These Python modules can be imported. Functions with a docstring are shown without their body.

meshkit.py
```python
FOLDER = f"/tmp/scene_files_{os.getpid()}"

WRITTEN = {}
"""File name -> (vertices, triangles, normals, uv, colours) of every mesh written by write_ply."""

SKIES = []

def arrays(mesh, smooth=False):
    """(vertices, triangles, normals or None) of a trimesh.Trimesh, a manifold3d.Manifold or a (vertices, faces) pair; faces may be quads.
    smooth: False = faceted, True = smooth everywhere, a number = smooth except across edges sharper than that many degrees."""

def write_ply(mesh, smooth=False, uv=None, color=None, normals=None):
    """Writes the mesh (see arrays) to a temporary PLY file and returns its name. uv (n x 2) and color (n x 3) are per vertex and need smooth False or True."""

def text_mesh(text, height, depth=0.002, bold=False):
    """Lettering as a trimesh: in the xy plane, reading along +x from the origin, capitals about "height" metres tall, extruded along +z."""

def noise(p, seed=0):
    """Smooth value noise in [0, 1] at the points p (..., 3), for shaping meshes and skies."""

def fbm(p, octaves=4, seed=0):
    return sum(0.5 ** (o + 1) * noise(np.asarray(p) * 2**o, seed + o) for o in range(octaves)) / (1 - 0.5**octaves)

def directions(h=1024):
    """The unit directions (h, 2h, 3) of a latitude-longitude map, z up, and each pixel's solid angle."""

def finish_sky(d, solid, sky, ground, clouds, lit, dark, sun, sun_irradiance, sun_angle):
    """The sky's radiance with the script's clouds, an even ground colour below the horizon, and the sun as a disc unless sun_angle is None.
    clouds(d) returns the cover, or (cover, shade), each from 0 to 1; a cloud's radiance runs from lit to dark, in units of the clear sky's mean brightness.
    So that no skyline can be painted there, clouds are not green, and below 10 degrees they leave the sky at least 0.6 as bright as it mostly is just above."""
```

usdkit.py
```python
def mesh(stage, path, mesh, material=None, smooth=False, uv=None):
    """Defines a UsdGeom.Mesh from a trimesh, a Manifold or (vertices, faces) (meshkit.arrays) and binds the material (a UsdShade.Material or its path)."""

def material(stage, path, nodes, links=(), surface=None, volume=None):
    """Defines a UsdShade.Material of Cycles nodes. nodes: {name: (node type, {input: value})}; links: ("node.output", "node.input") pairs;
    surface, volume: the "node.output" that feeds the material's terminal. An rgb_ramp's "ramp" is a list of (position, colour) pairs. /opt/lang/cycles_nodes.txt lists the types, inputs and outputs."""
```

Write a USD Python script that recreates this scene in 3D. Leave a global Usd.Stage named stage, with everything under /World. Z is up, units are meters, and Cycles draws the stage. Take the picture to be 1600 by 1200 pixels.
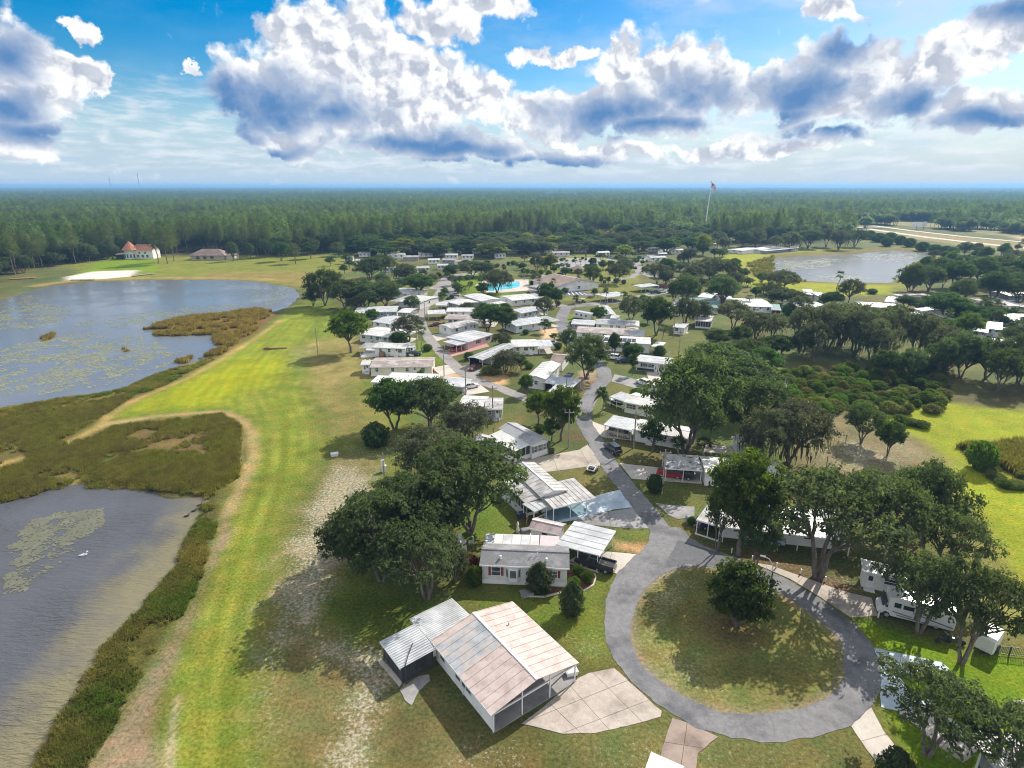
import math, random, numpy as np, trimesh, usdkit, meshkit, shapely, shapely.affinity
from shapely.geometry import Polygon, LineString, Point, MultiPolygon
from pxr import Usd, UsdGeom, UsdLux, UsdShade, Gf, Sdf, Vt
stage = Usd.Stage.CreateInMemory()
UsdGeom.SetStageUpAxis(stage, UsdGeom.Tokens.z); UsdGeom.SetStageMetersPerUnit(stage, 1.0)
UsdGeom.Xform.Define(stage, '/World'); UsdGeom.Scope.Define(stage, '/World/Looks')
# ---------------------------------------------------------------- camera
CAM_H, FPX = 50.0, 920.0                       # drone height in metres, focal length in photo pixels (1600 wide)
PITCH = math.atan2(310.0, FPX)
cam = UsdGeom.Camera.Define(stage, '/World/camera')
cam.AddTranslateOp().Set(Gf.Vec3d(0, 0, CAM_H)); cam.AddRotateXOp().Set(90.0 - math.degrees(PITCH))
cam.CreateHorizontalApertureAttr(36.0); cam.CreateVerticalApertureAttr(27.0)
cam.CreateFocalLengthAttr(36.0 * FPX / 1600.0); cam.CreateClippingRangeAttr(Gf.Vec2f(1.0, 90000.0))
cam.CreateExposureAttr(1.35)
# ---------------------------------------------------------------- sun
SUN_AZ, SUN_EL = math.radians(42.0), math.radians(37.0)
sun = UsdLux.DistantLight.Define(stage, '/World/sun')
sun.CreateIntensityAttr(0.70); sun.CreateAngleAttr(0.53); sun.CreateNormalizeAttr(True)
sun.CreateColorAttr(Gf.Vec3f(1.0, 0.93, 0.82))
sun.AddRotateZOp().Set(-math.degrees(SUN_AZ)); sun.AddRotateXOp().Set(-(90.0 - math.degrees(SUN_EL)))

def ray(px, py):
    x, y = (px - 800) / FPX, -(py - 600) / FPX
    return np.array([x, math.cos(PITCH) + y * math.sin(PITCH), -math.sin(PITCH) + y * math.cos(PITCH)])
def G(px, py, z=0.0):
    """The point at height z that lies in the direction of the photograph's pixel."""
    d = ray(px, py); s = (CAM_H - z) / -d[2]
    return np.array([d[0] * s, d[1] * s, z])
def G2(pts, z=0.0): return np.array([G(a, b, z)[:2] for a, b in pts])
def azel(px, py):
    d = ray(px, py); d = d / np.linalg.norm(d)
    return math.atan2(d[0], d[1]), math.asin(d[2])
def hgt(bx, by, ty):
    """Height of an upright thing whose foot is at pixel (bx, by) and whose top is at row ty."""
    b = G(bx, by); lo, hi = 0.0, 80.0
    for _ in range(40):
        z = (lo + hi) / 2; r = b + [0, 0, z] - np.array([0, 0, CAM_H])
        d = r[1] * math.cos(PITCH) - r[2] * math.sin(PITCH); u = r[1] * math.sin(PITCH) + r[2] * math.cos(PITCH)
        if 600 - FPX * u / d > ty: lo = z
        else: hi = z
    return lo
def depth(p):
    return p[1] * math.cos(PITCH) + (CAM_H - p[2]) * math.sin(PITCH)

# ---------------------------------------------------------------- helpers
LK = '/World/Looks/'
def material(name, nodes, links=(), surface=None, volume=None): return usdkit.material(stage, LK + name, nodes, links, surface, volume)
USED = {}
def numbered(name, under='/World'):
    k = USED.get((under, name), 0); USED[(under, name)] = k + 1
    return name if k == 0 else '%s_%03d' % (name, k)
def tag(p, label=None, cat=None, group=None, kind=None):
    p = p.GetPrim() if hasattr(p, 'GetPrim') else p
    for k, v in (('label', label), ('category', cat), ('group', group), ('kind', kind)):
        if v: p.SetCustomDataByKey(k, v)
    return p
def thing(name, label, cat, loc=(0, 0, 0), rz=0.0, scale=None, group=None):
    x = UsdGeom.Xform.Define(stage, '/World/' + numbered(name))
    x.AddTranslateOp().Set(Gf.Vec3d(*map(float, loc)))
    if rz: x.AddRotateZOp().Set(math.degrees(rz))
    if scale is not None: x.AddScaleOp().Set(Gf.Vec3f(*map(float, scale)))
    return tag(x, label, cat, group)
def part(parent, name, mesh, mat, smooth=False, label=None, kind=None):
    base = str(parent.GetPath()) if parent is not None else '/World'
    m = usdkit.mesh(stage, base + '/' + numbered(name, base), mesh.tri() if isinstance(mesh, MB) else mesh, mat, smooth)
    return tag(m, label, kind=kind)
class MB:
    """Collects faces of one mesh."""
    def __init__(s): s.v, s.f, s.n = [], [], 0
    def add(s, v, f):
        v = np.asarray(v, float); f = np.asarray(f, int)
        if f.shape[1] == 4: f = np.vstack([f[:, [0, 1, 2]], f[:, [0, 2, 3]]])
        s.v.append(v); s.f.append(f + s.n); s.n += len(v); return s
    def tri(s): return (np.vstack(s.v), np.vstack(s.f))
    def hexa(s, b, t):      # 4 bottom and 4 top points
        return s.add(np.vstack([b, t]), [[3, 2, 1, 0], [4, 5, 6, 7], [0, 1, 5, 4], [1, 2, 6, 5], [2, 3, 7, 6], [3, 0, 4, 7]])
    def box(s, x0, x1, y0, y1, z0, z1, W=None):
        b = np.array([[x0, y0, z0], [x1, y0, z0], [x1, y1, z0], [x0, y1, z0]], float); t = b.copy(); t[:, 2] = z1
        if W is not None: b, t = W(b), W(t)
        return s.hexa(b, t)
    def tube(s, p0, p1, r0, r1=None, n=6, cap=True):
        p0, p1 = np.asarray(p0, float), np.asarray(p1, float); r1 = r0 if r1 is None else r1
        d = p1 - p0; L = np.linalg.norm(d); d = d / max(L, 1e-9)
        a = np.cross(d, [0, 0, 1.0] if abs(d[2]) < .9 else [1.0, 0, 0]); a /= np.linalg.norm(a); b = np.cross(d, a)
        th = np.arange(n) * 2 * np.pi / n; c = np.cos(th)[:, None] * a + np.sin(th)[:, None] * b
        i = np.arange(n); j = (i + 1) % n
        s.add(np.vstack([p0 + c * r0, p1 + c * r1]), np.c_[i, j, j + n, i + n])
        if cap:
            s.add(np.vstack([p1 + c * r1, p1[None]]), np.c_[i, j, np.full(n, n)]); s.add(np.vstack([p0 + c * r0, p0[None]]), np.c_[j, i, np.full(n, n)])
        return s
    def path(s, pts, rs, n=6):
        for k in range(len(pts) - 1): s.tube(pts[k], pts[k + 1], rs[k], rs[k + 1], n, k == len(pts) - 2)
        return s
    def poly(s, poly, z0, z1=None):
        """A flat polygon at z1 with a skirt down to z0."""
        for g in getattr(poly, 'geoms', [poly]):
            if g.is_empty or g.area < 1e-4: continue
            m = trimesh.creation.extrude_polygon(g, (z1 if z1 is not None else z0 + .01) - z0, engine='earcut'); v = np.array(m.vertices); v[:, 2] += z0
            s.add(v, m.faces)
        return s
def frame(A, B, C, z=0.0):
    """Rectangle from three pixels seen at height z: returns W(u,v,z local)->world, L, Wd."""
    a, b, c = G(*A, z), G(*B, z), G(*C, z); L = np.linalg.norm((b - a)[:2]); u = (b - a) / L; v = np.array([-u[1], u[0], 0]); w = float((c - a) @ v)
    if w < 0: v, w = -v, -w
    a = np.array([a[0], a[1], 0.0])
    return (lambda p: a + np.asarray(p)[..., 0:1] * u + np.asarray(p)[..., 1:2] * v + np.asarray(p)[..., 2:3] * np.array([0, 0, 1.0])), L, w
def fr0(x, y, rz):
    c, s_ = math.cos(rz), math.sin(rz)
    return lambda p: np.stack([x + np.asarray(p)[..., 0] * c - np.asarray(p)[..., 1] * s_, y + np.asarray(p)[..., 0] * s_ + np.asarray(p)[..., 1] * c, np.asarray(p)[..., 2]], -1)
# ---------------------------------------------------------------- sky: physical sky, cumulus laid out by azimuth and elevation
N, Lk = {}, []
def nd(name, kind, **inp): N[name] = (kind, inp); return name
def lk(a, b): Lk.append((a, b))
nd('tc', 'texture_coordinate'); nd('sep', 'separate_xyz'); lk('tc.generated', 'sep.vector')
nd('az', 'math', math_type='arctan2'); lk('sep.x', 'az.value1'); lk('sep.y', 'az.value2')
nd('el', 'math', math_type='arcsine'); lk('sep.z', 'el.value1')
nd('uv', 'combine_xyz'); lk('az.value', 'uv.x'); lk('el.value', 'uv.y')
def noise(name, scale, detail, rough, loc=(0, 0, 0), sc=(1, 1, 1), src='uv.vector', dist=0.0):
    nd(name + 'm', 'mapping', mapping_type='point', location=loc, scale=sc); lk(src, name + 'm.vector')
    nd(name, 'noise_texture', dimensions='3D', type='fBM', scale=scale, detail=detail, roughness=rough, distortion=dist); lk(name + 'm.vector', name + '.vector')
    return name + '.fac'
def mth(name, op, a, b=None, c=None):
    nd(name, 'math', math_type=op)
    for k, x in (('value1', a), ('value2', b), ('value3', c)):
        if x is None: continue
        if isinstance(x, str): lk(x, name + '.' + k)
        else: N[name][1][k] = x
    return name + '.value'
def mr(name, v, a, b, c=0.0, d=1.0, t='smoothstep'):
    nd(name, 'map_range', range_type=t, from_min=a, from_max=b, to_min=c, to_max=d, clamp=True); lk(v, name + '.value'); return name + '.result'
def blobs(pre, lst, extra=None, src='uvw.vector'):
    """Union of soft ellipses given in photo pixels (cx, cy, rx, ry)."""
    out = extra
    for i, (cx, cy, rx, ry) in enumerate(lst):
        a, e = azel(cx, cy); ra = (azel(cx + rx, cy)[0] - azel(cx - rx, cy)[0]) / 2; re = (azel(cx, cy - ry)[1] - azel(cx, cy + ry)[1]) / 2
        m = nd('%sm%d' % (pre, i), 'mapping', mapping_type='point', scale=(1 / ra, 1 / re, 0.0), location=(-a / ra, -e / re, 0.0)); lk(src, m + '.vector')
        g = nd('%sg%d' % (pre, i), 'gradient_texture', gradient_type='spherical'); lk(m + '.vector', g + '.vector')
        out = g + '.fac' if out is None else mth('%sx%d' % (pre, i), 'maximum', out, g + '.fac')
    return out
# warp so that no ellipse shows
nd('wn', 'noise_texture', dimensions='3D', scale=9.0, detail=7.0, roughness=0.6); lk('uv.vector', 'wn.vector')
nd('ws', 'mapping', mapping_type='point', scale=(0.17, 0.11, 0.0), location=(-0.085, -0.055, 0.0)); lk('wn.color', 'ws.vector')
nd('uvw0', 'mix', mix_type='add', fac=1.0); lk('uv.vector', 'uvw0.color1'); lk('ws.vector', 'uvw0.color2')
nd('uvw', 'mapping', mapping_type='point'); lk('uvw0.color', 'uvw.vector')
BODY = [(430,130,150,95), (540,80,150,115), (640,135,150,95), (480,50,110,70), (720,150,120,62), (680,30,90,55), (745,10,100,34), (600,185,190,45),
        (40,110,125,95), (95,105,75,55), (20,205,105,60), (150,40,34,32), (155,125,26,24), (275,103,14,14), (440,216,74,34),
        (880,180,140,52), (975,110,75,85), (1050,115,85,72), (1110,140,100,60), (1000,175,160,55), (1190,150,90,55),
        (1300,110,95,82), (1345,95,65,62), (1260,150,95,55), (1400,130,90,70), (1455,105,70,75), (1310,172,190,42), (1510,70,90,60), (1580,25,95,62), (1530,170,150,46),
        (1310,8,70,22), (860,85,70,18), (700,228,200,26), (900,240,180,22), (1180,225,220,20), (500,200,40,16)]
BASE = [(425,165,230,75), (345,155,110,75), (520,175,140,50), (655,222,190,36), (730,232,140,26), (955,178,170,46), (1000,198,210,28), (1262,152,140,72), (1330,80,100,62), (1235,176,130,32),
        (1575,10,140,48), (1310,196,200,24), (1540,194,180,28), (860,256,200,24), (445,238,110,24), (770,252,220,22), (20,85,100,60), (25,165,100,40), (60,198,130,30), (1075,145,110,56), (1430,164,110,40)]
body = blobs('b', BODY)
nd('wn2', 'noise_texture', dimensions='3D', scale=7.0, detail=2.0, roughness=0.5); lk('uv.vector', 'wn2.vector')
nd('ws2', 'mapping', mapping_type='point', scale=(0.12, 0.06, 0.0), location=(-0.06, -0.03, 0.0)); lk('wn2.color', 'ws2.vector')
nd('uvd', 'mix', mix_type='add', fac=1.0); lk('uv.vector', 'uvd.color1'); lk('ws2.vector', 'uvd.color2')
base = blobs('d', BASE, src='uvd.color')
nd('vm', 'mapping', mapping_type='point', scale=(1.0, 1.15, 1.0)); lk('uvw.vector', 'vm.vector')
nd('v1', 'voronoi_texture', dimensions='3D', feature='f1', scale=26.0, smoothness=0.35, randomness=1.0); lk('vm.vector', 'v1.vector')
nd('v2', 'voronoi_texture', dimensions='3D', feature='f1', scale=62.0, smoothness=0.3, randomness=1.0); lk('vm.vector', 'v2.vector')
puff = mth('pf', 'multiply_add', 'v2.distance', -0.30, mth('pf0', 'multiply_add', 'v1.distance', -0.62, 0.48))
fa0 = noise('fa', 26.0, 9.0, 0.54, dist=0.2)
fa = mth('fap', 'multiply_add', puff, 0.55, fa0)
nd('vmb', 'mapping', mapping_type='point', scale=(1.0, 1.15, 1.0), location=(0.010, 0.012, 0.0)); lk('uvw.vector', 'vmb.vector')
nd('v1b', 'voronoi_texture', dimensions='3D', feature='f1', scale=26.0, smoothness=0.35, randomness=1.0); lk('vmb.vector', 'v1b.vector')
nd('v2b', 'voronoi_texture', dimensions='3D', feature='f1', scale=62.0, smoothness=0.3, randomness=1.0); lk('vmb.vector', 'v2b.vector')
fb0 = noise('fb', 26.0, 9.0, 0.54, loc=(0.011, 0.012, 0.0), dist=0.2)
fb = mth('fbp', 'multiply_add', mth('pfb', 'multiply_add', 'v2b.distance', -0.30, mth('pfb0', 'multiply_add', 'v1b.distance', -0.62, 0.48)), 0.55, fb0)
fc = noise('fc', 9.0, 4.0, 0.5)
nd('vo', 'mapping', mapping_type='point', scale=(1, 1.25, 1), location=(0.3, 0.2, 0.5)); lk('uvw.vector', 'vo.vector')
# unseen clouds beyond the frame: own noise, cover raised to add fill light
far_ = mr('far', noise('fe', 3.2, 6.0, 0.55, loc=(4.0, 2.0, 0), sc=(1, 1.6, 1)), 0.38, 0.57)
outm = mr('outm', mth('aaz', 'absolute', 'az.value'), 0.80, 1.0); hi = mr('hi', 'el.value', 0.30, 0.42); outm = mth('outx', 'maximum', outm, hi)
body = mth('bod', 'maximum', body, mth('faro', 'multiply', mth('farx', 'multiply', far_, outm), mr('up', 'el.value', 0.0, 0.1)))
dens = mth('de1', 'multiply_add', fa, 0.85, mth('de0', 'multiply_add', body, 1.15, -0.52))
cover = mr('cov', dens, 0.02, 0.34)
# low band of distant small clouds over the horizon
bn = noise('bn', 30.0, 8.0, 0.58, sc=(0.55, 2.6, 1), loc=(1.3, 0.7, 0))
band = mth('bd', 'multiply', mr('bnr', bn, 0.42, 0.66), mth('bb', 'multiply', mr('be1', 'el.value', 0.005, 0.03), mr('be2', 'el.value', 0.16, 0.09)))
haze = mr('hz', 'el.value', 0.17, 0.0, t='smootherstep')
ve = noise('ve', 6.0, 7.0, 0.6, sc=(1.0, 3.0, 1), loc=(0.4, 0.2, 0))
veil = mth('vl', 'multiply', mr('ver', ve, 0.40, 0.72), mr('vaz', 'az.value', -0.35, 0.6, 0.10, 1.0))
# cloud colour
relief = mr('rel', mth('rl', 'subtract', fa, fb), -0.11, 0.11, 0.0, 1.0, 'linear')
thick = mr('thk', dens, 0.15, 0.85, 0.0, 1.0, 'linear')
dk = mth('dk1', 'multiply_add', base, 1.15, mth('dk0', 'multiply_add', fa, 1.0, -0.62))
dk = mr('dk2', dk, -0.15, 1.0, 0.0, 1.0, 'linear')
lit = mth('li', 'multiply_add', relief, 0.62, mth('lj', 'multiply_add', thick, -0.26, 0.52))
nd('litr', 'rgb_ramp', ramp=[(0.0, (0.34, 0.41, 0.54)), (0.3, (0.50, 0.55, 0.65)), (0.55, (0.72, 0.75, 0.82)), (0.8, (0.95, 0.96, 0.97)), (1.0, (1.12, 1.11, 1.08))]); lk(lit, 'litr.fac')
nd('ccol0', 'mix', mix_type='mix', color2=(0.34, 0.45, 0.64)); lk('litr.color', 'ccol0.color1'); lk(mr('dka', dk, 0.05, 0.70, 0.0, 0.85), 'ccol0.fac')
nd('ccol', 'mix', mix_type='mix', color2=(0.09, 0.24, 0.51)); lk('ccol0.color', 'ccol.color1'); lk(mr('dkb', dk, 0.42, 1.05, 0.0, 0.95), 'ccol.fac')
CL = 3.15
nd('cc2', 'mix', mix_type='multiply', fac=1.0, color2=(CL, CL, CL)); lk('ccol.color', 'cc2.color1')
nd('sky', 'sky_texture', sky_type='single_scattering', sun_disc=False, sun_elevation=SUN_EL, sun_rotation=SUN_AZ, altitude=60.0, air_density=1.0, aerosol_density=0.6, ozone_density=2.0)
nd('skc', 'hsv', hue=0.5, saturation=1.8, value=0.37, fac=1.0); lk('sky.color', 'skc.color')
def over(name, under, col, fac):
    nd(name, 'mix', mix_type='mix')
    lk(under, name + '.color1'); lk(fac, name + '.fac')
    if isinstance(col, str): lk(col, name + '.color2')
    else: N[name][1]['color2'] = col
    return name + '.color'
s_ = over('o1', 'skc.color', (0.66 * CL, 0.76 * CL, 0.86 * CL), mth('vl2', 'multiply', veil, 0.62))
s_ = over('o2', s_, (0.50 * CL, 0.655 * CL, 0.82 * CL), mth('hz2', 'multiply', haze, 0.88))
s_ = over('o3', s_, (0.86 * CL, 0.90 * CL, 0.96 * CL), mth('bd2', 'multiply', band, 0.62))
s_ = over('o4', s_, 'cc2.color', cover)
nd('bg', 'background_shader', strength=0.13); lk(s_, 'bg.color')
sky_mat = material('sky', N, Lk, surface='bg.background')
dome = UsdLux.DomeLight.Define(stage, '/World/sky'); dome.CreateIntensityAttr(1.0)
UsdShade.MaterialBindingAPI.Apply(dome.GetPrim()).Bind(sky_mat)
tag(dome, kind='structure')
# ---------------------------------------------------------------- materials
def simple(name, col, rough=0.6, **kw): return material(name, {'p': ('principled_bsdf', dict(base_color=col, roughness=rough, **kw))}, surface='p.BSDF')
def noisy(name, c1, c2, scale=1.0, rough=0.8, detail=4.0, lo=0.35, hi=0.65, c3=None, s3=0.12, bump=0.0, spec=0.3, metal=0.0, stretch=(1, 1, 1), cracks=0.0):
    """Two tones mixed by noise in object space, with a third, larger stain."""
    n = {'g': ('texture_coordinate', {}), 'm': ('mapping', {'mapping_type': 'point', 'scale': stretch}),
         'n': ('noise_texture', {'scale': scale, 'detail': detail, 'roughness': 0.6}), 'r': ('rgb_ramp', {'ramp': [(lo, c1), (hi, c2)]}),
         'p': ('principled_bsdf', {'roughness': rough, 'specular_ior_level': spec, 'metallic': metal})}
    l = [('g.object', 'm.vector'), ('m.vector', 'n.vector'), ('n.fac', 'r.fac')]
    out = 'r.color'
    if c3 is not None:
        n['n3'] = ('noise_texture', {'scale': s3, 'detail': 5.0, 'roughness': 0.65}); n['r3'] = ('rgb_ramp', {'ramp': [(0.48, (0, 0, 0)), (0.66, (1, 1, 1))]})
        n['x3'] = ('mix', {'mix_type': 'mix', 'color2': c3}); l += [('g.object', 'n3.vector'), ('n3.fac', 'r3.fac'), ('r3.color', 'x3.fac'), (out, 'x3.color1')]; out = 'x3.color'
    if cracks:
        n['k1'] = ('noise_texture', {'scale': 0.8, 'detail': 3.0}); n['km'] = ('mix', {'mix_type': 'add', 'fac': 0.9}); n['kv'] = ('voronoi_texture', {'dimensions': '3D', 'feature': 'distance_to_edge', 'scale': 0.32}); n['kr'] = ('rgb_ramp', {'ramp': [(0.0, (1, 1, 1)), (0.006, (0.6, 0.6, 0.6)), (0.016, (0, 0, 0))]}); n['kf'] = ('math', {'math_type': 'multiply', 'value2': cracks}); n['kx'] = ('mix', {'mix_type': 'multiply', 'color2': (0.45, 0.44, 0.42)})
        n['k5'] = ('noise_texture', {'scale': 14.0, 'detail': 2.0}); n['k6'] = ('rgb_ramp', {'ramp': [(0.3, (0.82, 0.82, 0.82)), (0.7, (1.18, 1.18, 1.18))]}); n['k7'] = ('mix', {'mix_type': 'multiply', 'fac': 1.0})
        l += [('g.object', 'k1.vector'), ('g.object', 'km.color1'), ('k1.color', 'km.color2'), ('km.color', 'kv.vector'), ('kv.distance', 'kr.fac'), ('kr.color', 'kf.value1'), ('kf.value', 'kx.fac'), (out, 'kx.color1'), ('g.object', 'k5.vector'), ('k5.fac', 'k6.fac'), ('kx.color', 'k7.color1'), ('k6.color', 'k7.color2')]; out = 'k7.color'
    l.append((out, 'p.base_color'))
    if bump: n['b'] = ('bump', {'strength': bump, 'distance': 0.1}); l += [('n.fac', 'b.height'), ('b.normal', 'p.normal')]
    return material(name, n, l, surface='p.BSDF')

# ---------------------------------------------------------------- ground: one sheet, its soil and grass zones given as a colour per vertex
def axis(fine, step, far, grow):
    a = [0.0]; s = step
    while a[-1] < far:
        if a[-1] > fine: s *= grow
        a.append(a[-1] + s)
    return np.array(a)
gx = axis(95, 0.5, 16000, 1.022); gx = np.r_[-gx[:0:-1], gx]
gy = 24 + axis(85, 0.45, 900, 1.0075); gy = np.r_[-60, -20, 0, 12, gy, gy[-1] * 1.05 ** np.arange(1, 90)]; gy = gy[gy < 40000]
X, Y = np.meshgrid(gx, gy); GP = np.c_[X.ravel(), Y.ravel()]
def fb2(s, seed, o=4): return meshkit.fbm(np.c_[GP / s, np.zeros(len(GP))], o, seed) - 0.5
n_big, n_mid, n_sml = fb2(22, 1), fb2(5, 2), fb2(1.4, 3, 3)
def zone(poly, soft, edge=1.0):
    """0..1 cover of a polygon (photo pixels) with a ragged soft edge."""
    p = poly if isinstance(poly, (Polygon, MultiPolygon)) else Polygon(G2(poly)).buffer(0)
    x0, y0, x1, y1 = p.bounds; m = soft + 4 * edge
    k = np.nonzero((GP[:, 0] > x0 - m) & (GP[:, 0] < x1 + m) & (GP[:, 1] > y0 - m) & (GP[:, 1] < y1 + m))[0]
    w = np.zeros(len(GP))
    if len(k) == 0: return w
    pts = shapely.points(GP[k]); d = shapely.distance(p.boundary, pts); d = np.where(shapely.contains_xy(p, GP[k, 0], GP[k, 1]), d, -d)
    d = d + edge * (3.0 * n_mid[k] + 1.5 * n_sml[k]); t = np.clip(d / soft * 0.5 + 0.5, 0, 1); w[k] = t * t * (3 - 2 * t); return w
def band(px, width, soft=1.0, edge=0.5): return zone(LineString(G2(px)).buffer(width / 2), soft, edge)
COL = np.tile(np.array([0.105, 0.118, 0.036]), (len(GP), 1)); SAND = np.zeros(len(GP)); ROUGH = np.zeros(len(GP)); Z = np.zeros(len(GP))
COL *= (1 + 0.7 * n_big + 0.5 * n_mid)[:, None]
COL[:, 0] *= 1 + 0.9 * fb2(13, 8)
def paint(w, c, var=0.5, a=1.0):
    c = np.asarray(c)[None] * (1 + var * (1.1 * n_mid + 0.7 * n_sml + 0.5 * n_big))[:, None]
    COL[:] = COL * (1 - (w * a)[:, None]) + np.clip(c, 0.004, 1) * (w * a)[:, None]
LIME, GRASS, OLIVE, TAN, BROWN, SANDC, DARK = (0.165, 0.205, 0.022), (0.125, 0.165, 0.022), (0.105, 0.11, 0.038), (0.33, 0.25, 0.115), (0.135, 0.10, 0.036), (0.44, 0.40, 0.34), (0.045, 0.05, 0.018)
LAKE_U = [(-900, 470), (-300, 452), (0, 470), (45, 456), (80, 446), (150, 440), (230, 437), (350, 437), (400, 440), (430, 445), (455, 450), (463, 462), (452, 474), (425, 486), (385, 484), (340, 490), (285, 494), (225, 512), (245, 524), (300, 520), (332, 524), (338, 540), (318, 556), (290, 566), (262, 573), (235, 584), (215, 600), (180, 607), (100, 616), (0, 632), (-200, 660), (-900, 760)]
LAKE_L = [(-300, 840), (0, 781), (50, 766), (110, 758), (150, 756), (215, 757), (240, 772), (262, 780), (300, 776), (320, 778), (312, 800), (296, 835), (264, 900), (217, 950), (162, 1010), (108, 1090), (62, 1180), (40, 1230), (-40, 1330), (-300, 1400)]
POND = [(1198, 410), (1215, 403), (1260, 400), (1330, 397), (1400, 391), (1460, 396), (1445, 403), (1418, 412), (1412, 430), (1388, 440), (1330, 441), (1262, 438), (1212, 427)]
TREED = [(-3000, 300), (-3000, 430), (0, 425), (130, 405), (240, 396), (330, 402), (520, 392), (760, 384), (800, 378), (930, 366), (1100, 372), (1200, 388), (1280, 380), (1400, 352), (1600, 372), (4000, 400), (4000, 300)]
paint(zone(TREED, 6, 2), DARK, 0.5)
paint((GP[:, 1] > 900) * 1.0, (0.05, 0.062, 0.022), 0.4)
# left: meadow between the lakes and the homes
paint(zone([(470, 470), (430, 500), (395, 530), (300, 588), (235, 615), (165, 650), (175, 668), (345, 645), (392, 662), (400, 700), (365, 770), (330, 850), (300, 960), (250, 1070), (210, 1230), (600, 1260), (640, 1000), (560, 900), (620, 760), (640, 640), (560, 560), (540, 500), (520, 470)], 4, 1.2), GRASS, 0.5)
paint(zone([(475, 478), (420, 505), (360, 545), (290, 590), (180, 645), (340, 640), (400, 662), (412, 720), (372, 800), (338, 880), (300, 1000), (272, 1100), (250, 1230), (400, 1230), (402, 1050), (425, 900), (450, 780), (495, 640), (470, 560), (490, 500)], 7, 1.8), LIME, 0.5)
paint(zone([(380, 560), (300, 590), (210, 640), (330, 632), (420, 600), (450, 560)], 7, 1.5), (0.255, 0.285, 0.010), 0.35)
paint(zone([(455, 790), (520, 700), (600, 720), (600, 830), (520, 900), (500, 960), (620, 1010), (700, 1130), (720, 1230), (415, 1230), (405, 1100), (400, 1010), (420, 900)], 4, 2.2), (0.155, 0.135, 0.055), 0.6, 0.85)
paint(zone([(500, 560), (560, 600), (600, 650), (560, 690), (500, 680), (480, 600)], 6, 2.5), (0.20, 0.165, 0.06), 0.5, 0.7)
paint(zone([(460, 540), (560, 520), (600, 590), (520, 600)], 5, 2.0), (0.27, 0.21, 0.085), 0.5, 0.6)
paint(zone([(90, 412), (260, 402), (420, 398), (560, 400), (520, 440), (440, 452), (330, 436), (180, 440)], 6, 2), (0.165, 0.185, 0.03), 0.4)
paint(zone([(170, 402), (235, 404), (248, 424), (120, 428)], 4, 1), (0.145, 0.23, 0.012), 0.3)
paint(zone([(320, 425), (520, 425), (470, 452), (430, 440), (330, 437)], 5, 1.5), (0.21, 0.165, 0.05), 0.5, 0.8)
paint(band([(60, 446), (120, 438), (240, 434), (420, 436)], 7, 3, 1.2), (0.27, 0.205, 0.075), 0.4)
paint(zone([(103, 432), (150, 424), (215, 422), (205, 432), (160, 436), (105, 438)], 1.5, 0.3), (0.60, 0.57, 0.52), 0.1)
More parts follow.
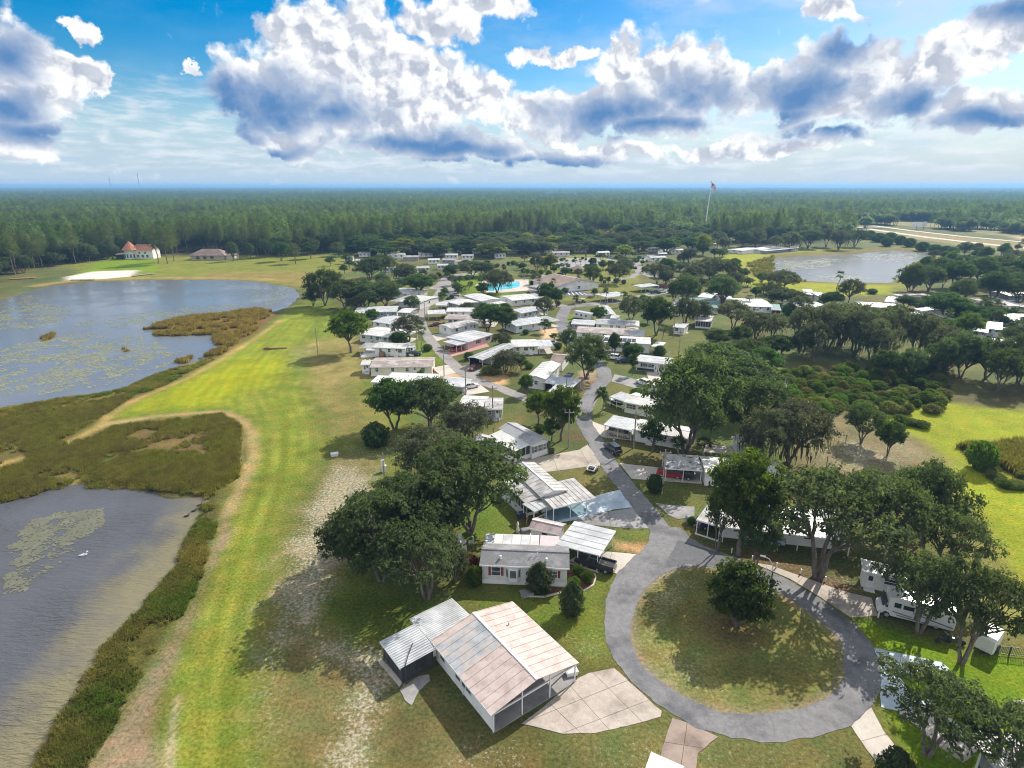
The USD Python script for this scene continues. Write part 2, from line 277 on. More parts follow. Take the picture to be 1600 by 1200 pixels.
# marsh
MARSH = [(-900, 760), (0, 632), (100, 616), (190, 606), (250, 582), (330, 545), (340, 520), (222, 514), (285, 493), (400, 480), (440, 488), (400, 522), (300, 585), (225, 618), (165, 652), (155, 665), (345, 646), (375, 660), (385, 690), (372, 740), (330, 775), (215, 760), (110, 760), (0, 782), (-900, 900)]
paint(zone(MARSH, 2, 1.0), BROWN, 0.7)
paint(zone([(240, 525), (330, 490), (420, 482), (405, 510), (330, 560), (345, 530)], 3, 1.5), (0.16, 0.095, 0.03), 0.5)
paint(zone([(0, 665), (150, 640), (160, 660), (60, 700), (-400, 760), (-400, 690)], 5, 2), (0.085, 0.095, 0.016), 0.5)
paint(zone([(150, 700), (340, 720), (330, 780), (215, 760), (120, 760)], 4, 2), (0.07, 0.085, 0.018), 0.6)
paint(band([(-60, 650), (60, 632), (150, 617), (215, 605), (300, 572)], 6, 3, 1.5), (0.16, 0.17, 0.02), 0.5)
paint(band([(0, 725), (90, 700), (155, 668), (170, 650), (205, 628), (300, 588), (390, 535), (440, 500)], 2.0, 1.2, 0.3), (0.30, 0.24, 0.075), 0.3)
paint(band([(0, 780), (60, 765), (150, 752)], 4, 2, 1), (0.24, 0.2, 0.06), 0.4)
paint(band([(165, 662), (250, 650), (340, 643), (375, 652), (396, 680), (396, 720), (378, 760), (358, 800)], 2.2, 1.0, 0.4), (0.30, 0.235, 0.10), 0.4)
paint(band([(372, 665), (374, 700), (368, 750)], 0.7, 0.6, 0.1), (0.33, 0.28, 0.14), 0.3)
# bank of the lower lake: reeds, then bare soil, then grass
BANK = [(320, 780), (345, 790), (330, 850), (300, 930), (255, 1000), (205, 1080), (165, 1150), (120, 1230), (30, 1240), (62, 1180), (108, 1090), (162, 1010), (217, 950), (264, 900), (296, 835)]
paint(zone(BANK, 1.0, 0.6), (0.085, 0.085, 0.018), 0.9)
paint(zone([(352, 800), (335, 850), (300, 935), (262, 1000), (215, 1075), (170, 1150), (130, 1230), (240, 1230), (250, 1110), (272, 1040), (300, 980), (330, 900), (362, 830)], 1.2, 0.8), (0.21, 0.17, 0.10), 0.5)
paint(band([(262, 1230), (270, 1130), (278, 1090)], 0.5, 0.5, 0.15), (0.36, 0.31, 0.2), 0.3)
for k, o in enumerate((0, 14, 30, 46)):
    paint(band([(290 + o, 1230), (305 + o, 1080), (335 + o, 940), (372 + o, 830), (400 + o, 740), (405 + o * .8, 660), (380 + o * .6, 610)], 0.7, 1.2, 0.3), (0.10, 0.135, 0.012) if k % 2 else (0.25, 0.24, 0.05), 0.3, 0.55)
for k, o in enumerate((0, 22, 44, 66)):
    paint(band([(260 + o, 640), (330 + o, 590), (420 + o * .6, 525), (470 + o * .4, 485)], 0.8, 1.5, 0.3), (0.16, 0.21, 0.008), 0.2, 0.4)
# right: meadow with a marshy hollow, dry slope
paint(zone([(1350, 625), (1380, 618), (1470, 628), (1560, 640), (1700, 650), (2300, 760), (2300, 1300), (1640, 1060), (1560, 900), (1500, 760), (1440, 690), (1360, 650)], 3, 1.0), (0.225, 0.265, 0.012), 0.4)
paint(zone([(1500, 700), (1530, 690), (1600, 690), (1800, 720), (2000, 860), (1700, 790), (1590, 745), (1520, 722)], 2, 0.8), (0.13, 0.10, 0.03), 0.7)
paint(zone([(1480, 625), (1700, 640), (2300, 700), (2300, 640), (1600, 605), (1500, 610)], 3, 1), (0.085, 0.085, 0.035), 0.5)
paint(zone([(1225, 690), (1290, 640), (1345, 650), (1440, 690), (1480, 720), (1440, 760), (1340, 770), (1240, 760)], 4, 1.4), (0.17, 0.15, 0.07), 0.6)
paint(zone([(1180, 600), (1260, 560), (1400, 590), (1480, 620), (1370, 620), (1340, 645), (1270, 645), (1200, 640)], 4, 2), (0.09, 0.08, 0.03), 0.6)
paint(zone([(1500, 780), (1560, 850), (1620, 960), (1800, 1100), (1640, 1060), (1540, 960), (1480, 860)], 3, 1.2), (0.20, 0.19, 0.055), 0.4, 0.8)
paint(zone([(1340, 965), (1480, 1010), (1700, 1040), (1900, 1300), (1500, 1300), (1390, 1140), (1375, 1060)], 1.5, 0.4), (0.125, 0.205, 0.008), 0.25)
# pond margin
paint(zone([(1120, 400), (1210, 392), (1330, 388), (1440, 385), (1480, 395), (1420, 440), (1390, 460), (1300, 462), (1220, 462), (1150, 440)], 6, 2.5), (0.235, 0.26, 0.012), 0.35)
paint(zone([(1170, 410), (1215, 396), (1330, 389), (1380, 385), (1470, 392), (1430, 430), (1400, 446), (1220, 440), (1165, 430)], 5, 3.0), (0.14, 0.13, 0.035), 0.6)
paint(zone([(1350, 358), (1430, 362), (1600, 380), (2000, 410), (2000, 420), (1520, 386), (1360, 364)], 5, 2), (0.22, 0.19, 0.075), 0.4)
paint(zone([(1570, 368), (1640, 368), (1800, 385), (1640, 385)], 4, 2), (0.45, 0.33, 0.2), 0.2)
paint(zone([(860, 352), (930, 350), (960, 366), (880, 368)], 6, 4), (0.17, 0.14, 0.06), 0.4)
# village lawns
for q, c in (([(830, 400), (960, 396), (1000, 410), (1000, 470), (860, 470)], (0.16, 0.17, 0.035)), ([(700, 430), (800, 428), (800, 470), (720, 462)], (0.125, 0.19, 0.015)), ([(720, 468), (800, 462), (800, 478), (730, 476)], (0.09, 0.15, 0.015)),
             ([(675, 560), (720, 540), (700, 565), (690, 578)], (0.13, 0.18, 0.02)), ([(590, 540), (660, 530), (680, 560), (600, 560)], (0.12, 0.18, 0.02)), ([(880, 490), (930, 495), (940, 505), (885, 512)], (0.14, 0.19, 0.02)),
             ([(1020, 515), (1100, 520), (1090, 560), (1020, 560)], (0.115, 0.13, 0.035)), ([(760, 772), (800, 790), (800, 830), (720, 860), (700, 800)], (0.10, 0.155, 0.02)), ([(500, 930), (640, 930), (700, 980), (620, 1010), (540, 1010)], (0.075, 0.105, 0.016)),
             ([(870, 880), (970, 895), (945, 940), (940, 1040), (870, 1000), (720, 940), (700, 860), (760, 930)], (0.105, 0.14, 0.02)), ([(850, 735), (930, 728), (968, 766), (910, 775)], (0.13, 0.125, 0.04)), ([(940, 690), (1060, 700), (1050, 730), (980, 728)], (0.125, 0.125, 0.04)),
             ([(990, 750), (1090, 750), (1090, 790), (1030, 790)], (0.09, 0.105, 0.025)), ([(960, 830), (1010, 830), (1010, 850), (960, 845)], (0.125, 0.155, 0.03))):
    paint(zone(q, 2.5, 0.7), c, 0.4)
for q, c in (([(960, 845), (1012, 850), (1005, 865), (962, 858)], (0.42, 0.27, 0.13)), ([(740, 590), (790, 582), (795, 600), (770, 606)], (0.46, 0.31, 0.15)), ([(1120, 880), (1180, 862), (1290, 900), (1350, 930), (1330, 945), (1200, 882)], (0.13, 0.095, 0.04)),
             ([(905, 580), (930, 576), (935, 600), (905, 612)], (0.33, 0.26, 0.17)), ([(845, 515), (875, 512), (870, 528), (848, 530)], (0.55, 0.40, 0.24)), ([(685, 585), (720, 582), (722, 590), (690, 592)], (0.5, 0.36, 0.22))):
    paint(zone(q, 1.2, 0.5), c, 0.35)
ISLAND = [(987, 977), (985, 998), (991, 1017), (1005, 1040), (1030, 1063), (1055, 1082), (1080, 1095), (1125, 1112), (1170, 1118), (1215, 1114), (1260, 1104), (1290, 1092), (1310, 1076), (1320, 1055), (1320, 1035), (1316, 1005), (1300, 984), (1277, 966), (1234, 935), (1192, 911), (1160, 898), (1125, 887), (1098, 884), (1075, 885), (1055, 889), (1037, 897), (1018, 911), (1002, 927), (992, 950)]
paint(zone(ISLAND, 1.5, 0.3), (0.145, 0.15, 0.042), 0.6)
paint(band(ISLAND + ISLAND[:1], 1.2, 0.8, 0.2), (0.24, 0.2, 0.13), 0.3, 0.8)
for x, y in ((1140, 980), (1065, 700), (595, 690), (690, 880), (1280, 905), (1190, 860), (930, 600), (900, 680), (850, 640)): paint(zone(Point(*G(x, y)[:2]).buffer(3.0), 3, 1), (0.12, 0.08, 0.04), 0.4, 0.7)
# mowing stripes along the strip
sl = LineString(G2([(250, 1300), (268, 1150), (300, 1000), (335, 880), (372, 800), (400, 720), (412, 660), (400, 620), (430, 560), (480, 500)])); kk = np.nonzero((GP[:, 0] > -110) & (GP[:, 0] < 5) & (GP[:, 1] < 260))[0]
sd_ = shapely.distance(sl, shapely.points(GP[kk])); wv = (0.07 * np.sin(sd_ * 2 * np.pi / 2.7 + 5 * n_big[kk]) + 0.05 * np.sin(sd_ * 2 * np.pi / 7.1)) * (1 + 2.5 * n_mid[kk]); COL[kk] *= (1 + wv * np.clip(1.3 - sd_ / 22, 0, 1) * np.clip((COL[kk, 1] - COL[kk, 2] * 3) * 12, 0, 1))[:, None]
# bare white sand showing through
SAND = np.maximum.reduce([0.95 * zone([(455, 800), (520, 720), (600, 740), (600, 800), (540, 870), (480, 960), (470, 1000), (400, 1040), (430, 900)], 5, 2.2), 0.95 * zone([(490, 1000), (600, 1010), (640, 1060), (600, 1120), (560, 1230), (510, 1230), (540, 1080)], 4, 2.2), 1.0 * zone([(455, 890), (520, 800), (530, 860), (490, 985), (455, 985)], 3, 1.5),
    0.75 * zone([(400, 1010), (480, 900), (440, 1100), (400, 1200)], 4, 2), 0.6 * zone([(1240, 700), (1300, 680), (1440, 690), (1430, 730), (1340, 765)], 4, 2), 0.9 * zone([(1300, 700), (1330, 690), (1410, 720), (1330, 725)], 2.5, 1.5),
    0.65 * zone([(1000, 930), (1050, 900), (1110, 905), (1060, 960), (1010, 1000)], 2.5, 1.2), 0.6 * zone([(1010, 1010), (1090, 1030), (1150, 1100), (1060, 1080)], 2.5, 1.2), 0.5 * zone([(1170, 1080), (1260, 1070), (1250, 1100), (1150, 1112)], 2, 1), 0.55 * zone([(870, 985), (930, 1000), (940, 1040), (890, 1010)], 2, 1),
    0.35 * zone([(1000, 1130), (1350, 1150), (1350, 1230), (900, 1230), (850, 1160)], 3, 2), 0.45 * zone([(720, 1140), (850, 1150), (850, 1230), (700, 1230)], 3, 2), 0.5 * zone([(560, 670), (640, 680), (640, 720), (540, 720)], 3, 2), 0.55 * zone([(445, 545), (500, 540), (480, 590), (440, 575)], 3, 2), 0.8 * zone([(325, 800), (345, 820), (325, 850), (315, 840)], 1, .5), 0.5 * zone([(1200, 870), (1350, 910), (1340, 940), (1210, 885)], 2, 1)])
cr_ = np.random.default_rng(12); CLEAR = []
for k in range(80): y = cr_.uniform(600, 3600); x = cr_.uniform(-.9, .9) * y; CLEAR.append(shapely.affinity.scale(Point(x, y).buffer(1.0, 8), cr_.uniform(14, 60) * (y / 900) ** .6, cr_.uniform(22, 75) * (y / 900)))
for k in range(60): y = cr_.uniform(700, 2300); x = cr_.uniform(-.9, .9) * y; CLEAR.append(shapely.affinity.scale(Point(x, y).buffer(1.0, 8), cr_.uniform(14, 50) * (y / 900) ** .6, cr_.uniform(20, 60) * (y / 900)))
paint(zone(shapely.union_all(CLEAR), 6, 1), (0.20, 0.19, 0.075), 0.5)
# hollows of the lakes
lake_w = np.maximum.reduce([zone(LAKE_U, 3, 0.7), zone(LAKE_L, 1.6, 0.25), zone(POND, 4, 2.0)])
lake_d = np.maximum.reduce([zone(Polygon(G2(LAKE_U)).buffer(-4), 10, 1), zone(Polygon(G2(LAKE_L)).buffer(-2.5), 6, .5), zone(Polygon(G2(POND)).buffer(-4), 8, 1)])
paint(lake_w, (0.17, 0.15, 0.08), 0.35); paint(lake_d, (0.05, 0.055, 0.065), 0.3); paint(zone([(40, 1230), (70, 1170), (230, 935), (262, 895), (170, 935), (90, 1010), (20, 1110), (-60, 1230)], 4, 1.5) * lake_w, (0.34, 0.30, 0.16), 0.3)
Z -= 0.62 * lake_w + 1.6 * lake_d
Z += (0.10 * n_mid + 0.06 * n_sml) * (np.maximum.reduce([zone(MARSH, 3), zone(BANK, 1)]) * 2.5 + 0.4 * SAND)
Z += 0.35 * np.clip((lake_w - 0.02) * 8, 0, 1) * 0
Z[GP[:, 1] > 500] += 0
def grid_mesh(path, mat):
    ny, nx = X.shape; i = np.arange(ny * nx).reshape(ny, nx); q = np.stack([i[:-1, :-1], i[:-1, 1:], i[1:, 1:], i[1:, :-1]], -1).reshape(-1, 4)
    m = UsdGeom.Mesh.Define(stage, path)
    m.CreatePointsAttr(Vt.Vec3fArray.FromNumpy(np.c_[GP, Z].astype(np.float32))); m.CreateFaceVertexCountsAttr(Vt.IntArray.FromNumpy(np.full(len(q), 4, np.int32))); m.CreateFaceVertexIndicesAttr(Vt.IntArray.FromNumpy(q.astype(np.int32).ravel())); m.CreateSubdivisionSchemeAttr('none')
    pv = UsdGeom.PrimvarsAPI(m)
    pv.CreatePrimvar('zonecol', Sdf.ValueTypeNames.Color3fArray, 'vertex').Set(Vt.Vec3fArray.FromNumpy(np.clip(COL, 0.004, 0.8).astype(np.float32)))
    pv.CreatePrimvar('sand', Sdf.ValueTypeNames.Color3fArray, 'vertex').Set(Vt.Vec3fArray.FromNumpy(np.c_[SAND, SAND, SAND].astype(np.float32)))
    UsdShade.MaterialBindingAPI.Apply(m.GetPrim()).Bind(mat); return m
ground_mat = material('ground', {
    'z': ('attribute', {'attribute': 'zonecol'}), 's': ('attribute', {'attribute': 'sand'}), 'geo': ('geometry', {}),
    'n1': ('noise_texture', {'scale': 2.6, 'detail': 6.0, 'roughness': 0.72}), 'r1': ('rgb_ramp', {'ramp': [(0.30, (0.42, 0.45, 0.45)), (0.5, (0.98, 0.98, 0.98)), (0.70, (1.6, 1.5, 1.45))]}),
    'x1': ('mix', {'mix_type': 'multiply', 'fac': 1.0}),
    'n2': ('noise_texture', {'scale': 0.35, 'detail': 5.0, 'roughness': 0.6}), 'r2': ('rgb_ramp', {'ramp': [(0.35, (0.85, 0.98, 0.95)), (0.65, (1.2, 1.0, 1.05))]}), 'x2': ('mix', {'mix_type': 'multiply', 'fac': 1.0}),
    'n3': ('noise_texture', {'scale': 2.4, 'detail': 7.0, 'roughness': 0.78}), 'a3': ('math', {'math_type': 'multiply_add', 'value2': 0.185, 'value3': -0.185}), 'b3': ('math', {'math_type': 'add'}), 'r3': ('rgb_ramp', {'ramp': [(0.43, (0, 0, 0)), (0.60, (1, 1, 1))]}),
    'm3': ('math', {'math_type': 'multiply', 'use_clamp': True}), 'sm': ('math', {'math_type': 'multiply', 'value2': 3.0, 'use_clamp': True}),
    'x3': ('mix', {'mix_type': 'mix', 'color2': SANDC}), 'b': ('bump', {'strength': 0.55, 'distance': 0.18}),
    'p': ('principled_bsdf', {'roughness': 0.95, 'specular_ior_level': 0.12})},
    [('geo.position', 'n1.vector'), ('n1.fac', 'r1.fac'), ('z.color', 'x1.color1'), ('r1.color', 'x1.color2'), ('geo.position', 'n2.vector'), ('n2.fac', 'r2.fac'), ('x1.color', 'x2.color1'), ('r2.color', 'x2.color2'),
     ('geo.position', 'n3.vector'), ('s.fac', 'a3.value1'), ('n3.fac', 'b3.value1'), ('a3.value', 'b3.value2'), ('b3.value', 'r3.fac'), ('s.fac', 'sm.value1'), ('r3.color', 'm3.value1'), ('sm.value', 'm3.value2'), ('m3.value', 'x3.fac'), ('x2.color', 'x3.color1'),
     ('x3.color', 'p.base_color'), ('n1.fac', 'b.height'), ('b.normal', 'p.normal')], surface='p.BSDF')
tag(grid_mesh('/World/ground', ground_mat), kind='structure')
def ground_z(x, y):
    i = np.clip(np.searchsorted(gx, x), 0, len(gx) - 1); j = np.clip(np.searchsorted(gy, y), 0, len(gy) - 1); return Z[j * len(gx) + i]
# ---------------------------------------------------------------- water
def water_mat(name, col, scale, dist, rough, strength, shallow=None):
    ex, el_ = {}, []
    if shallow:                                  # murkier, sandier water towards a straight bank (two pixels)
        q = G2(shallow[:2]); d = (q[1] - q[0]) / np.linalg.norm(q[1] - q[0]); n_ = np.array([d[1], -d[0]])
        ex = {'sx': ('separate_xyz', {}), 'ma': ('math', {'math_type': 'multiply', 'value2': float(n_[0])}), 'mb': ('math', {'math_type': 'multiply_add', 'value2': float(n_[1])}), 'sn': ('noise_texture', {'scale': 0.16, 'detail': 4.0}), 'sa': ('math', {'math_type': 'multiply_add', 'value2': 14.0}),
              'sr': ('map_range', {'range_type': 'smoothstep', 'from_min': float(n_ @ q[0]) - 11 + 7, 'from_max': float(n_ @ q[0]) - 2 + 7, 'to_min': 0.0, 'to_max': 1.0, 'clamp': True}), 'sc': ('mix', {'mix_type': 'mix', 'color1': col, 'color2': shallow[2]})}
        el_ = [('g.position', 'sx.vector'), ('sx.x', 'ma.value1'), ('sx.y', 'mb.value1'), ('ma.value', 'mb.value3'), ('g.position', 'sn.vector'), ('sn.fac', 'sa.value1'), ('mb.value', 'sa.value3'), ('sa.value', 'sr.value'), ('sr.result', 'sc.fac'), ('sc.color', 'a.base_color')]
    return material(name, {**ex, 'g': ('geometry', {}), 'm': ('mapping', {'mapping_type': 'point', 'scale': (0.45, 1.5, 1.0), 'rotation': (0, 0, 0.25)}),
        'n': ('noise_texture', {'scale': scale, 'detail': 4.0, 'roughness': 0.55}), 'w': ('noise_texture', {'scale': 0.05, 'detail': 2.0}), 'ws': ('map_range', {'range_type': 'smoothstep', 'from_min': 0.35, 'from_max': 0.65, 'to_min': 0.25 * strength, 'to_max': strength, 'clamp': True}),
        'b': ('bump', {'distance': dist}), 'a': ('principled_bsdf', {'base_color': col, 'roughness': rough, 'ior': 1.33, 'specular_ior_level': 0.8}), 't': ('transparent_bsdf', {'color': (0.75, 0.74, 0.62)}), 'fr': ('mix_closure', {'fac': 0.78})},
        [('g.position', 'm.vector'), ('m.vector', 'n.vector'), ('g.position', 'w.vector'), ('w.fac', 'ws.value'), ('ws.result', 'b.strength'), ('n.fac', 'b.height'), ('b.normal', 'a.normal'), ('t.BSDF', 'fr.closure1'), ('a.BSDF', 'fr.closure2')] + el_, surface='fr.closure')
def water(name, px, grow, mat):
    p = Polygon(G2(px)).buffer(grow); tag(part(None, name, MB().poly(p, -0.36, -0.34), mat), kind='structure')
water('lake_water', LAKE_U, 6, water_mat('lake_water_upper', (0.19, 0.205, 0.235), 1.1, 0.25, 0.06, 0.35))
water('lake_water', LAKE_L, 3, water_mat('lake_water_lower', (0.105, 0.108, 0.125), 1.5, 0.55, 0.05, 1.0, ((62, 1180), (264, 900), (0.23, 0.205, 0.12))))
water('pond_water', POND, 6, water_mat('pond_water', (0.34, 0.34, 0.335), 1.0, 0.25, 0.14, 0.35))
# ---------------------------------------------------------------- roads and drives
asphalt = noisy('asphalt', (0.15, 0.15, 0.16), (0.225, 0.22, 0.225), 1.3, 0.9, 6.0, 0.3, 0.7, (0.095, 0.098, 0.108), 0.16, 0.12, cracks=0.38)
asphalt_old = noisy('asphalt_old', (0.22, 0.205, 0.20), (0.31, 0.29, 0.28), 0.9, 0.9, 6.0, 0.3, 0.7, (0.18, 0.17, 0.175), 0.1, 0.1, cracks=0.38)
conc = noisy('concrete', (0.36, 0.31, 0.27), (0.47, 0.41, 0.36), 1.2, 0.85, 6.0, 0.3, 0.7, (0.25, 0.215, 0.19), 0.22, 0.1, cracks=0.25)
conc_pale = noisy('concrete_pale', (0.46, 0.42, 0.37), (0.56, 0.51, 0.46), 1.2, 0.85, 6.0, 0.3, 0.7, (0.38, 0.34, 0.30), 0.2, 0.1, cracks=0.25)
conc_blue = noisy('concrete_blue_paint', (0.42, 0.50, 0.58), (0.52, 0.60, 0.66), 0.9, 0.7, 6.0, 0.3, 0.7, (0.30, 0.37, 0.44), 0.2, 0.05)
conc_grey = noisy('concrete_grey', (0.24, 0.235, 0.235), (0.32, 0.31, 0.305), 1.0, 0.85, 6.0, 0.3, 0.7, (0.17, 0.165, 0.165), 0.18, 0.1)
paver_red = noisy('paver_red', (0.38, 0.20, 0.17), (0.48, 0.27, 0.22), 2.5, 0.85)
RING_OUT = [(944, 977), (946, 945), (954, 915), (968, 892), (988, 872), (1003, 860), (1013, 845), (1017, 830), (1060, 822), (1075, 838), (1100, 853), (1140, 868), (1172, 880), (1230, 905), (1285, 938), (1333, 974), (1362, 1004), (1376, 1040), (1376, 1072), (1360, 1106), (1330, 1135), (1285, 1150), (1240, 1158), (1190, 1160), (1140, 1152), (1090, 1138), (1045, 1112), (1010, 1085), (980, 1058), (958, 1028), (948, 1002)]
def smooth_poly(px, r=1.2): return Polygon(G2(px)).buffer(0).buffer(r).buffer(-2 * r).buffer(r)
isl = smooth_poly(ISLAND)
STREET = [(1040, 838), (1005, 792), (958, 735), (932, 692), (913, 662), (911, 645), (925, 615), (945, 592), (944, 578), (925, 562), (895, 535), (878, 512), (877, 496), (885, 480), (920, 476)]
LANE = [(911, 645), (870, 636), (830, 626), (785, 608), (752, 597), (721, 581), (690, 552), (671, 530), (660, 511), (657, 494), (665, 480), (684, 460), (692, 447)]
def strip(px, w): return LineString(G2(px)).buffer(w / 2, join_style=1).simplify(0.05)
def rough(p, amp=.12, step=.5):
    def ring(r):
        r = np.array(shapely.segmentize(r, step).coords); f = meshkit.fbm(np.c_[r * .9, np.zeros(len(r))], 3, 31) - .5; g = meshkit.fbm(np.c_[r * .9, np.ones(len(r)) * 7], 3, 32) - .5; return r + np.c_[f, g] * amp * 4
    return shapely.union_all([Polygon(ring(g.exterior), [ring(h) for h in g.interiors]).buffer(0) for g in getattr(p, 'geoms', [p])])
road = smooth_poly(RING_OUT).difference(isl).union(strip(STREET[:6], 3.5)).union(strip(STREET[5:10], 3.9)).union(strip(STREET[9:], 4.6))
road = rough(road); tag(part(None, 'road', MB().poly(road, -0.05, 0.035), asphalt), kind='structure')
tag(part(None, 'road_patch', MB().poly(rough(Polygon(G2([(1062, 846), (1100, 858), (1150, 876), (1166, 890), (1128, 884), (1098, 880), (1070, 880), (1040, 886), (1052, 866)])).buffer(.3).intersection(road.buffer(-.25)), .08), 0.036, 0.040), noisy('asphalt_patch', (0.095, 0.097, 0.108), (0.14, 0.14, 0.15), 1.3, 0.9, 6.0, 0.3, 0.7)), kind='structure')  # area of darker asphalt colour laid over the road at the junction
lane = rough(strip(LANE, 3.6)).difference(road.buffer(0.02))
tag(part(None, 'road', MB().poly(lane, -0.05, 0.035), asphalt_old), kind='structure')
far_roads = [([(684, 450), (693, 446), (698, 440), (703, 434), (715, 430), (735, 428)], 9), ([(698, 445), (705, 458), (716, 466), (745, 471), (800, 468), (830, 470), (876, 478)], 6), ([(918, 476), (960, 472), (1010, 462), (1055, 452)], 6), ([(1055, 437), (1020, 432), (1000, 425), (993, 412), (1008, 403), (1030, 394), (1052, 386)], 6), ([(993, 415), (950, 405), (880, 404), (830, 406)], 5), ([(1000, 425), (985, 434), (955, 438)], 4), ([(840, 470), (832, 452), (845, 430), (900, 440)], 4)]
fr_ = MB()
u_ = None
for q, w in far_roads:
    s_p = strip(q, w); u_ = s_p if u_ is None else u_.union(s_p)
u_ = rough(u_, .15, 1.0).difference(road.union(lane).buffer(0.02)); tag(part(None, 'road', MB().poly(u_, -0.05, 0.035), asphalt_old), kind='structure')
tag(part(None, 'highway', MB().poly(strip([(1340, 355), (1400, 364), (1450, 371), (1520, 379), (1640, 392)], 9), -0.05, 0.05), conc_pale), kind='structure')
tag(part(None, 'highway', MB().poly(strip([(1345, 350), (1420, 360), (1500, 369), (1640, 382)], 7), -0.05, 0.05), conc_pale), kind='structure')
tag(part(None, 'tennis_court', MB().poly(Polygon(G2([(862, 405), (930, 402), (950, 414), (876, 419)])), -0.05, 0.04), conc_grey), kind='structure')
TAKEN = road.union(lane)
def drive(name, px, mat, cuts=(), z=0.05, gap=0.022):
    """A paved area; each cut (two pixels) splits it into slabs that are parts of it."""
    global TAKEN
    p = rough(Polygon(G2(px)).buffer(0), .05).difference(TAKEN.buffer(0.03)); TAKEN = TAKEN.union(p)
    x = UsdGeom.Xform.Define(stage, '/World/' + numbered(name)); tag(x, kind='structure')
    pieces = p
    for a, b in cuts: 
        q = G2([a, b]); d = q[1] - q[0]; pieces = pieces.difference(LineString([q[0] - d * 0.02, q[1] + d * 0.02]).buffer(gap))
    for i, g in enumerate(getattr(pieces, 'geoms', [pieces])):
        if g.area > 0.3: part(x, 'concrete_slab', MB().poly(g, -0.08, z + 0.006 * ((i * 7) % 3)), mat)
    return x
drive('driveway', [(815, 1131), (862, 1095), (905, 1060), (920, 1052), (960, 1044), (1034, 1112), (1032, 1120), (990, 1132), (930, 1146), (880, 1147)], conc, [((838, 1080), (912, 1150)), ((880, 1060), (960, 1150)), ((925, 1050), (1010, 1135)), ((830, 1125), (990, 1060)), ((870, 1150), (1025, 1090))])
drive('driveway', [(1050, 1122), (1075, 1130), (1122, 1152), (1090, 1178), (1082, 1260), (1020, 1260), (1035, 1170)], noisy('concrete_brown', (0.26, 0.20, 0.17), (0.33, 0.26, 0.22), 1.0, 0.85, 6.0, .3, .7, (0.18, 0.135, 0.115), 0.3, .1), [((1040, 1160), (1100, 1170)), ((1075, 1120), (1055, 1260))])
drive('driveway', [(1325, 1128), (1360, 1105), (1380, 1142), (1410, 1180), (1440, 1230), (1400, 1230), (1350, 1165)], conc_pale, [((1340, 1160), (1395, 1145)), ((1370, 1200), (1430, 1180))])
drive('driveway', [(1366, 1012), (1400, 1020), (1470, 1035), (1482, 1045), (1487, 1066), (1440, 1055), (1400, 1050), (1420, 1080), (1450, 1100), (1425, 1112), (1400, 1110), (1376, 1105), (1372, 1060)], conc_blue, [((1410, 1010), (1400, 1075)), ((1450, 1020), (1445, 1075))])
drive('driveway', [(1172, 878), (1205, 884), (1250, 900), (1310, 922), (1362, 935), (1372, 962), (1330, 965), (1285, 935), (1235, 905)], conc, [((1200, 895), (1215, 880)), ((1245, 912), (1262, 895)), ((1290, 945), (1325, 915))])
drive('driveway', [(945, 862), (1010, 868), (1000, 880), (980, 903), (940, 888), (905, 884), (890, 876), (935, 850)], conc_pale, [((960, 850), (945, 900))])
drive('driveway', [(780, 722), (835, 716), (905, 703), (918, 695), (944, 728), (930, 728), (852, 738), (800, 740)], noisy('concrete_tan', (0.35, 0.31, 0.26), (0.44, 0.39, 0.33), 1.0, .85, 6., .3, .7, (0.27, .23, .19), .2, .1), [((860, 705), (875, 745)), ((905, 700), (925, 735))])
drive('driveway', [(865, 800), (870, 790), (970, 765), (994, 792), (960, 796), (900, 812), (862, 818), (842, 815)], conc_blue, [((900, 780), (915, 815))])
drive('driveway', [(896, 812), (930, 803), (994, 793), (1010, 815), (1013, 826), (990, 826), (940, 822), (905, 818)], conc_grey, [((950, 795), (955, 830))])
drive('driveway', [(968, 724), (985, 726), (1040, 732), (1100, 735), (1097, 756), (1040, 752), (987, 748)], conc_pale, [((1005, 720), (1015, 760)), ((1060, 720), (1065, 765))])
drive('driveway', [(921, 657), (940, 664), (990, 672), (988, 688), (945, 684), (934, 680)], conc_pale, [((945, 655), (950, 690))])
drive('driveway', [(1024, 786), (1050, 790), (1085, 792), (1085, 806), (1060, 812), (1045, 805)], conc_grey)
drive('driveway', [(960, 585), (985, 590), (1012, 600), (1012, 610), (990, 606), (955, 596)], conc_grey)
drive('driveway', [(1010, 582), (1030, 580), (1050, 600), (1040, 606), (1016, 602)], conc_pale)
drive('driveway', [(880, 668), (1120, 690), (1180, 700), (1175, 712), (1100, 706)], conc_pale) if False else None
drive('driveway', [(1095, 694), (1150, 698), (1150, 712), (1100, 706)], conc_pale)
drive('driveway', [(722, 572), (738, 570), (752, 576), (748, 586), (736, 586)], conc_grey)
drive('driveway', [(692, 548), (715, 544), (760, 537), (765, 541), (722, 553), (704, 558)], paver_red)
drive('driveway', [(665, 525), (690, 521), (715, 524), (680, 534), (673, 532)], conc_pale)
drive('driveway', [(712, 589), (738, 592), (765, 612), (728, 618), (716, 600)], conc_pale)
drive('driveway', [(675, 575), (700, 570), (716, 582), (690, 588)], conc_pale)
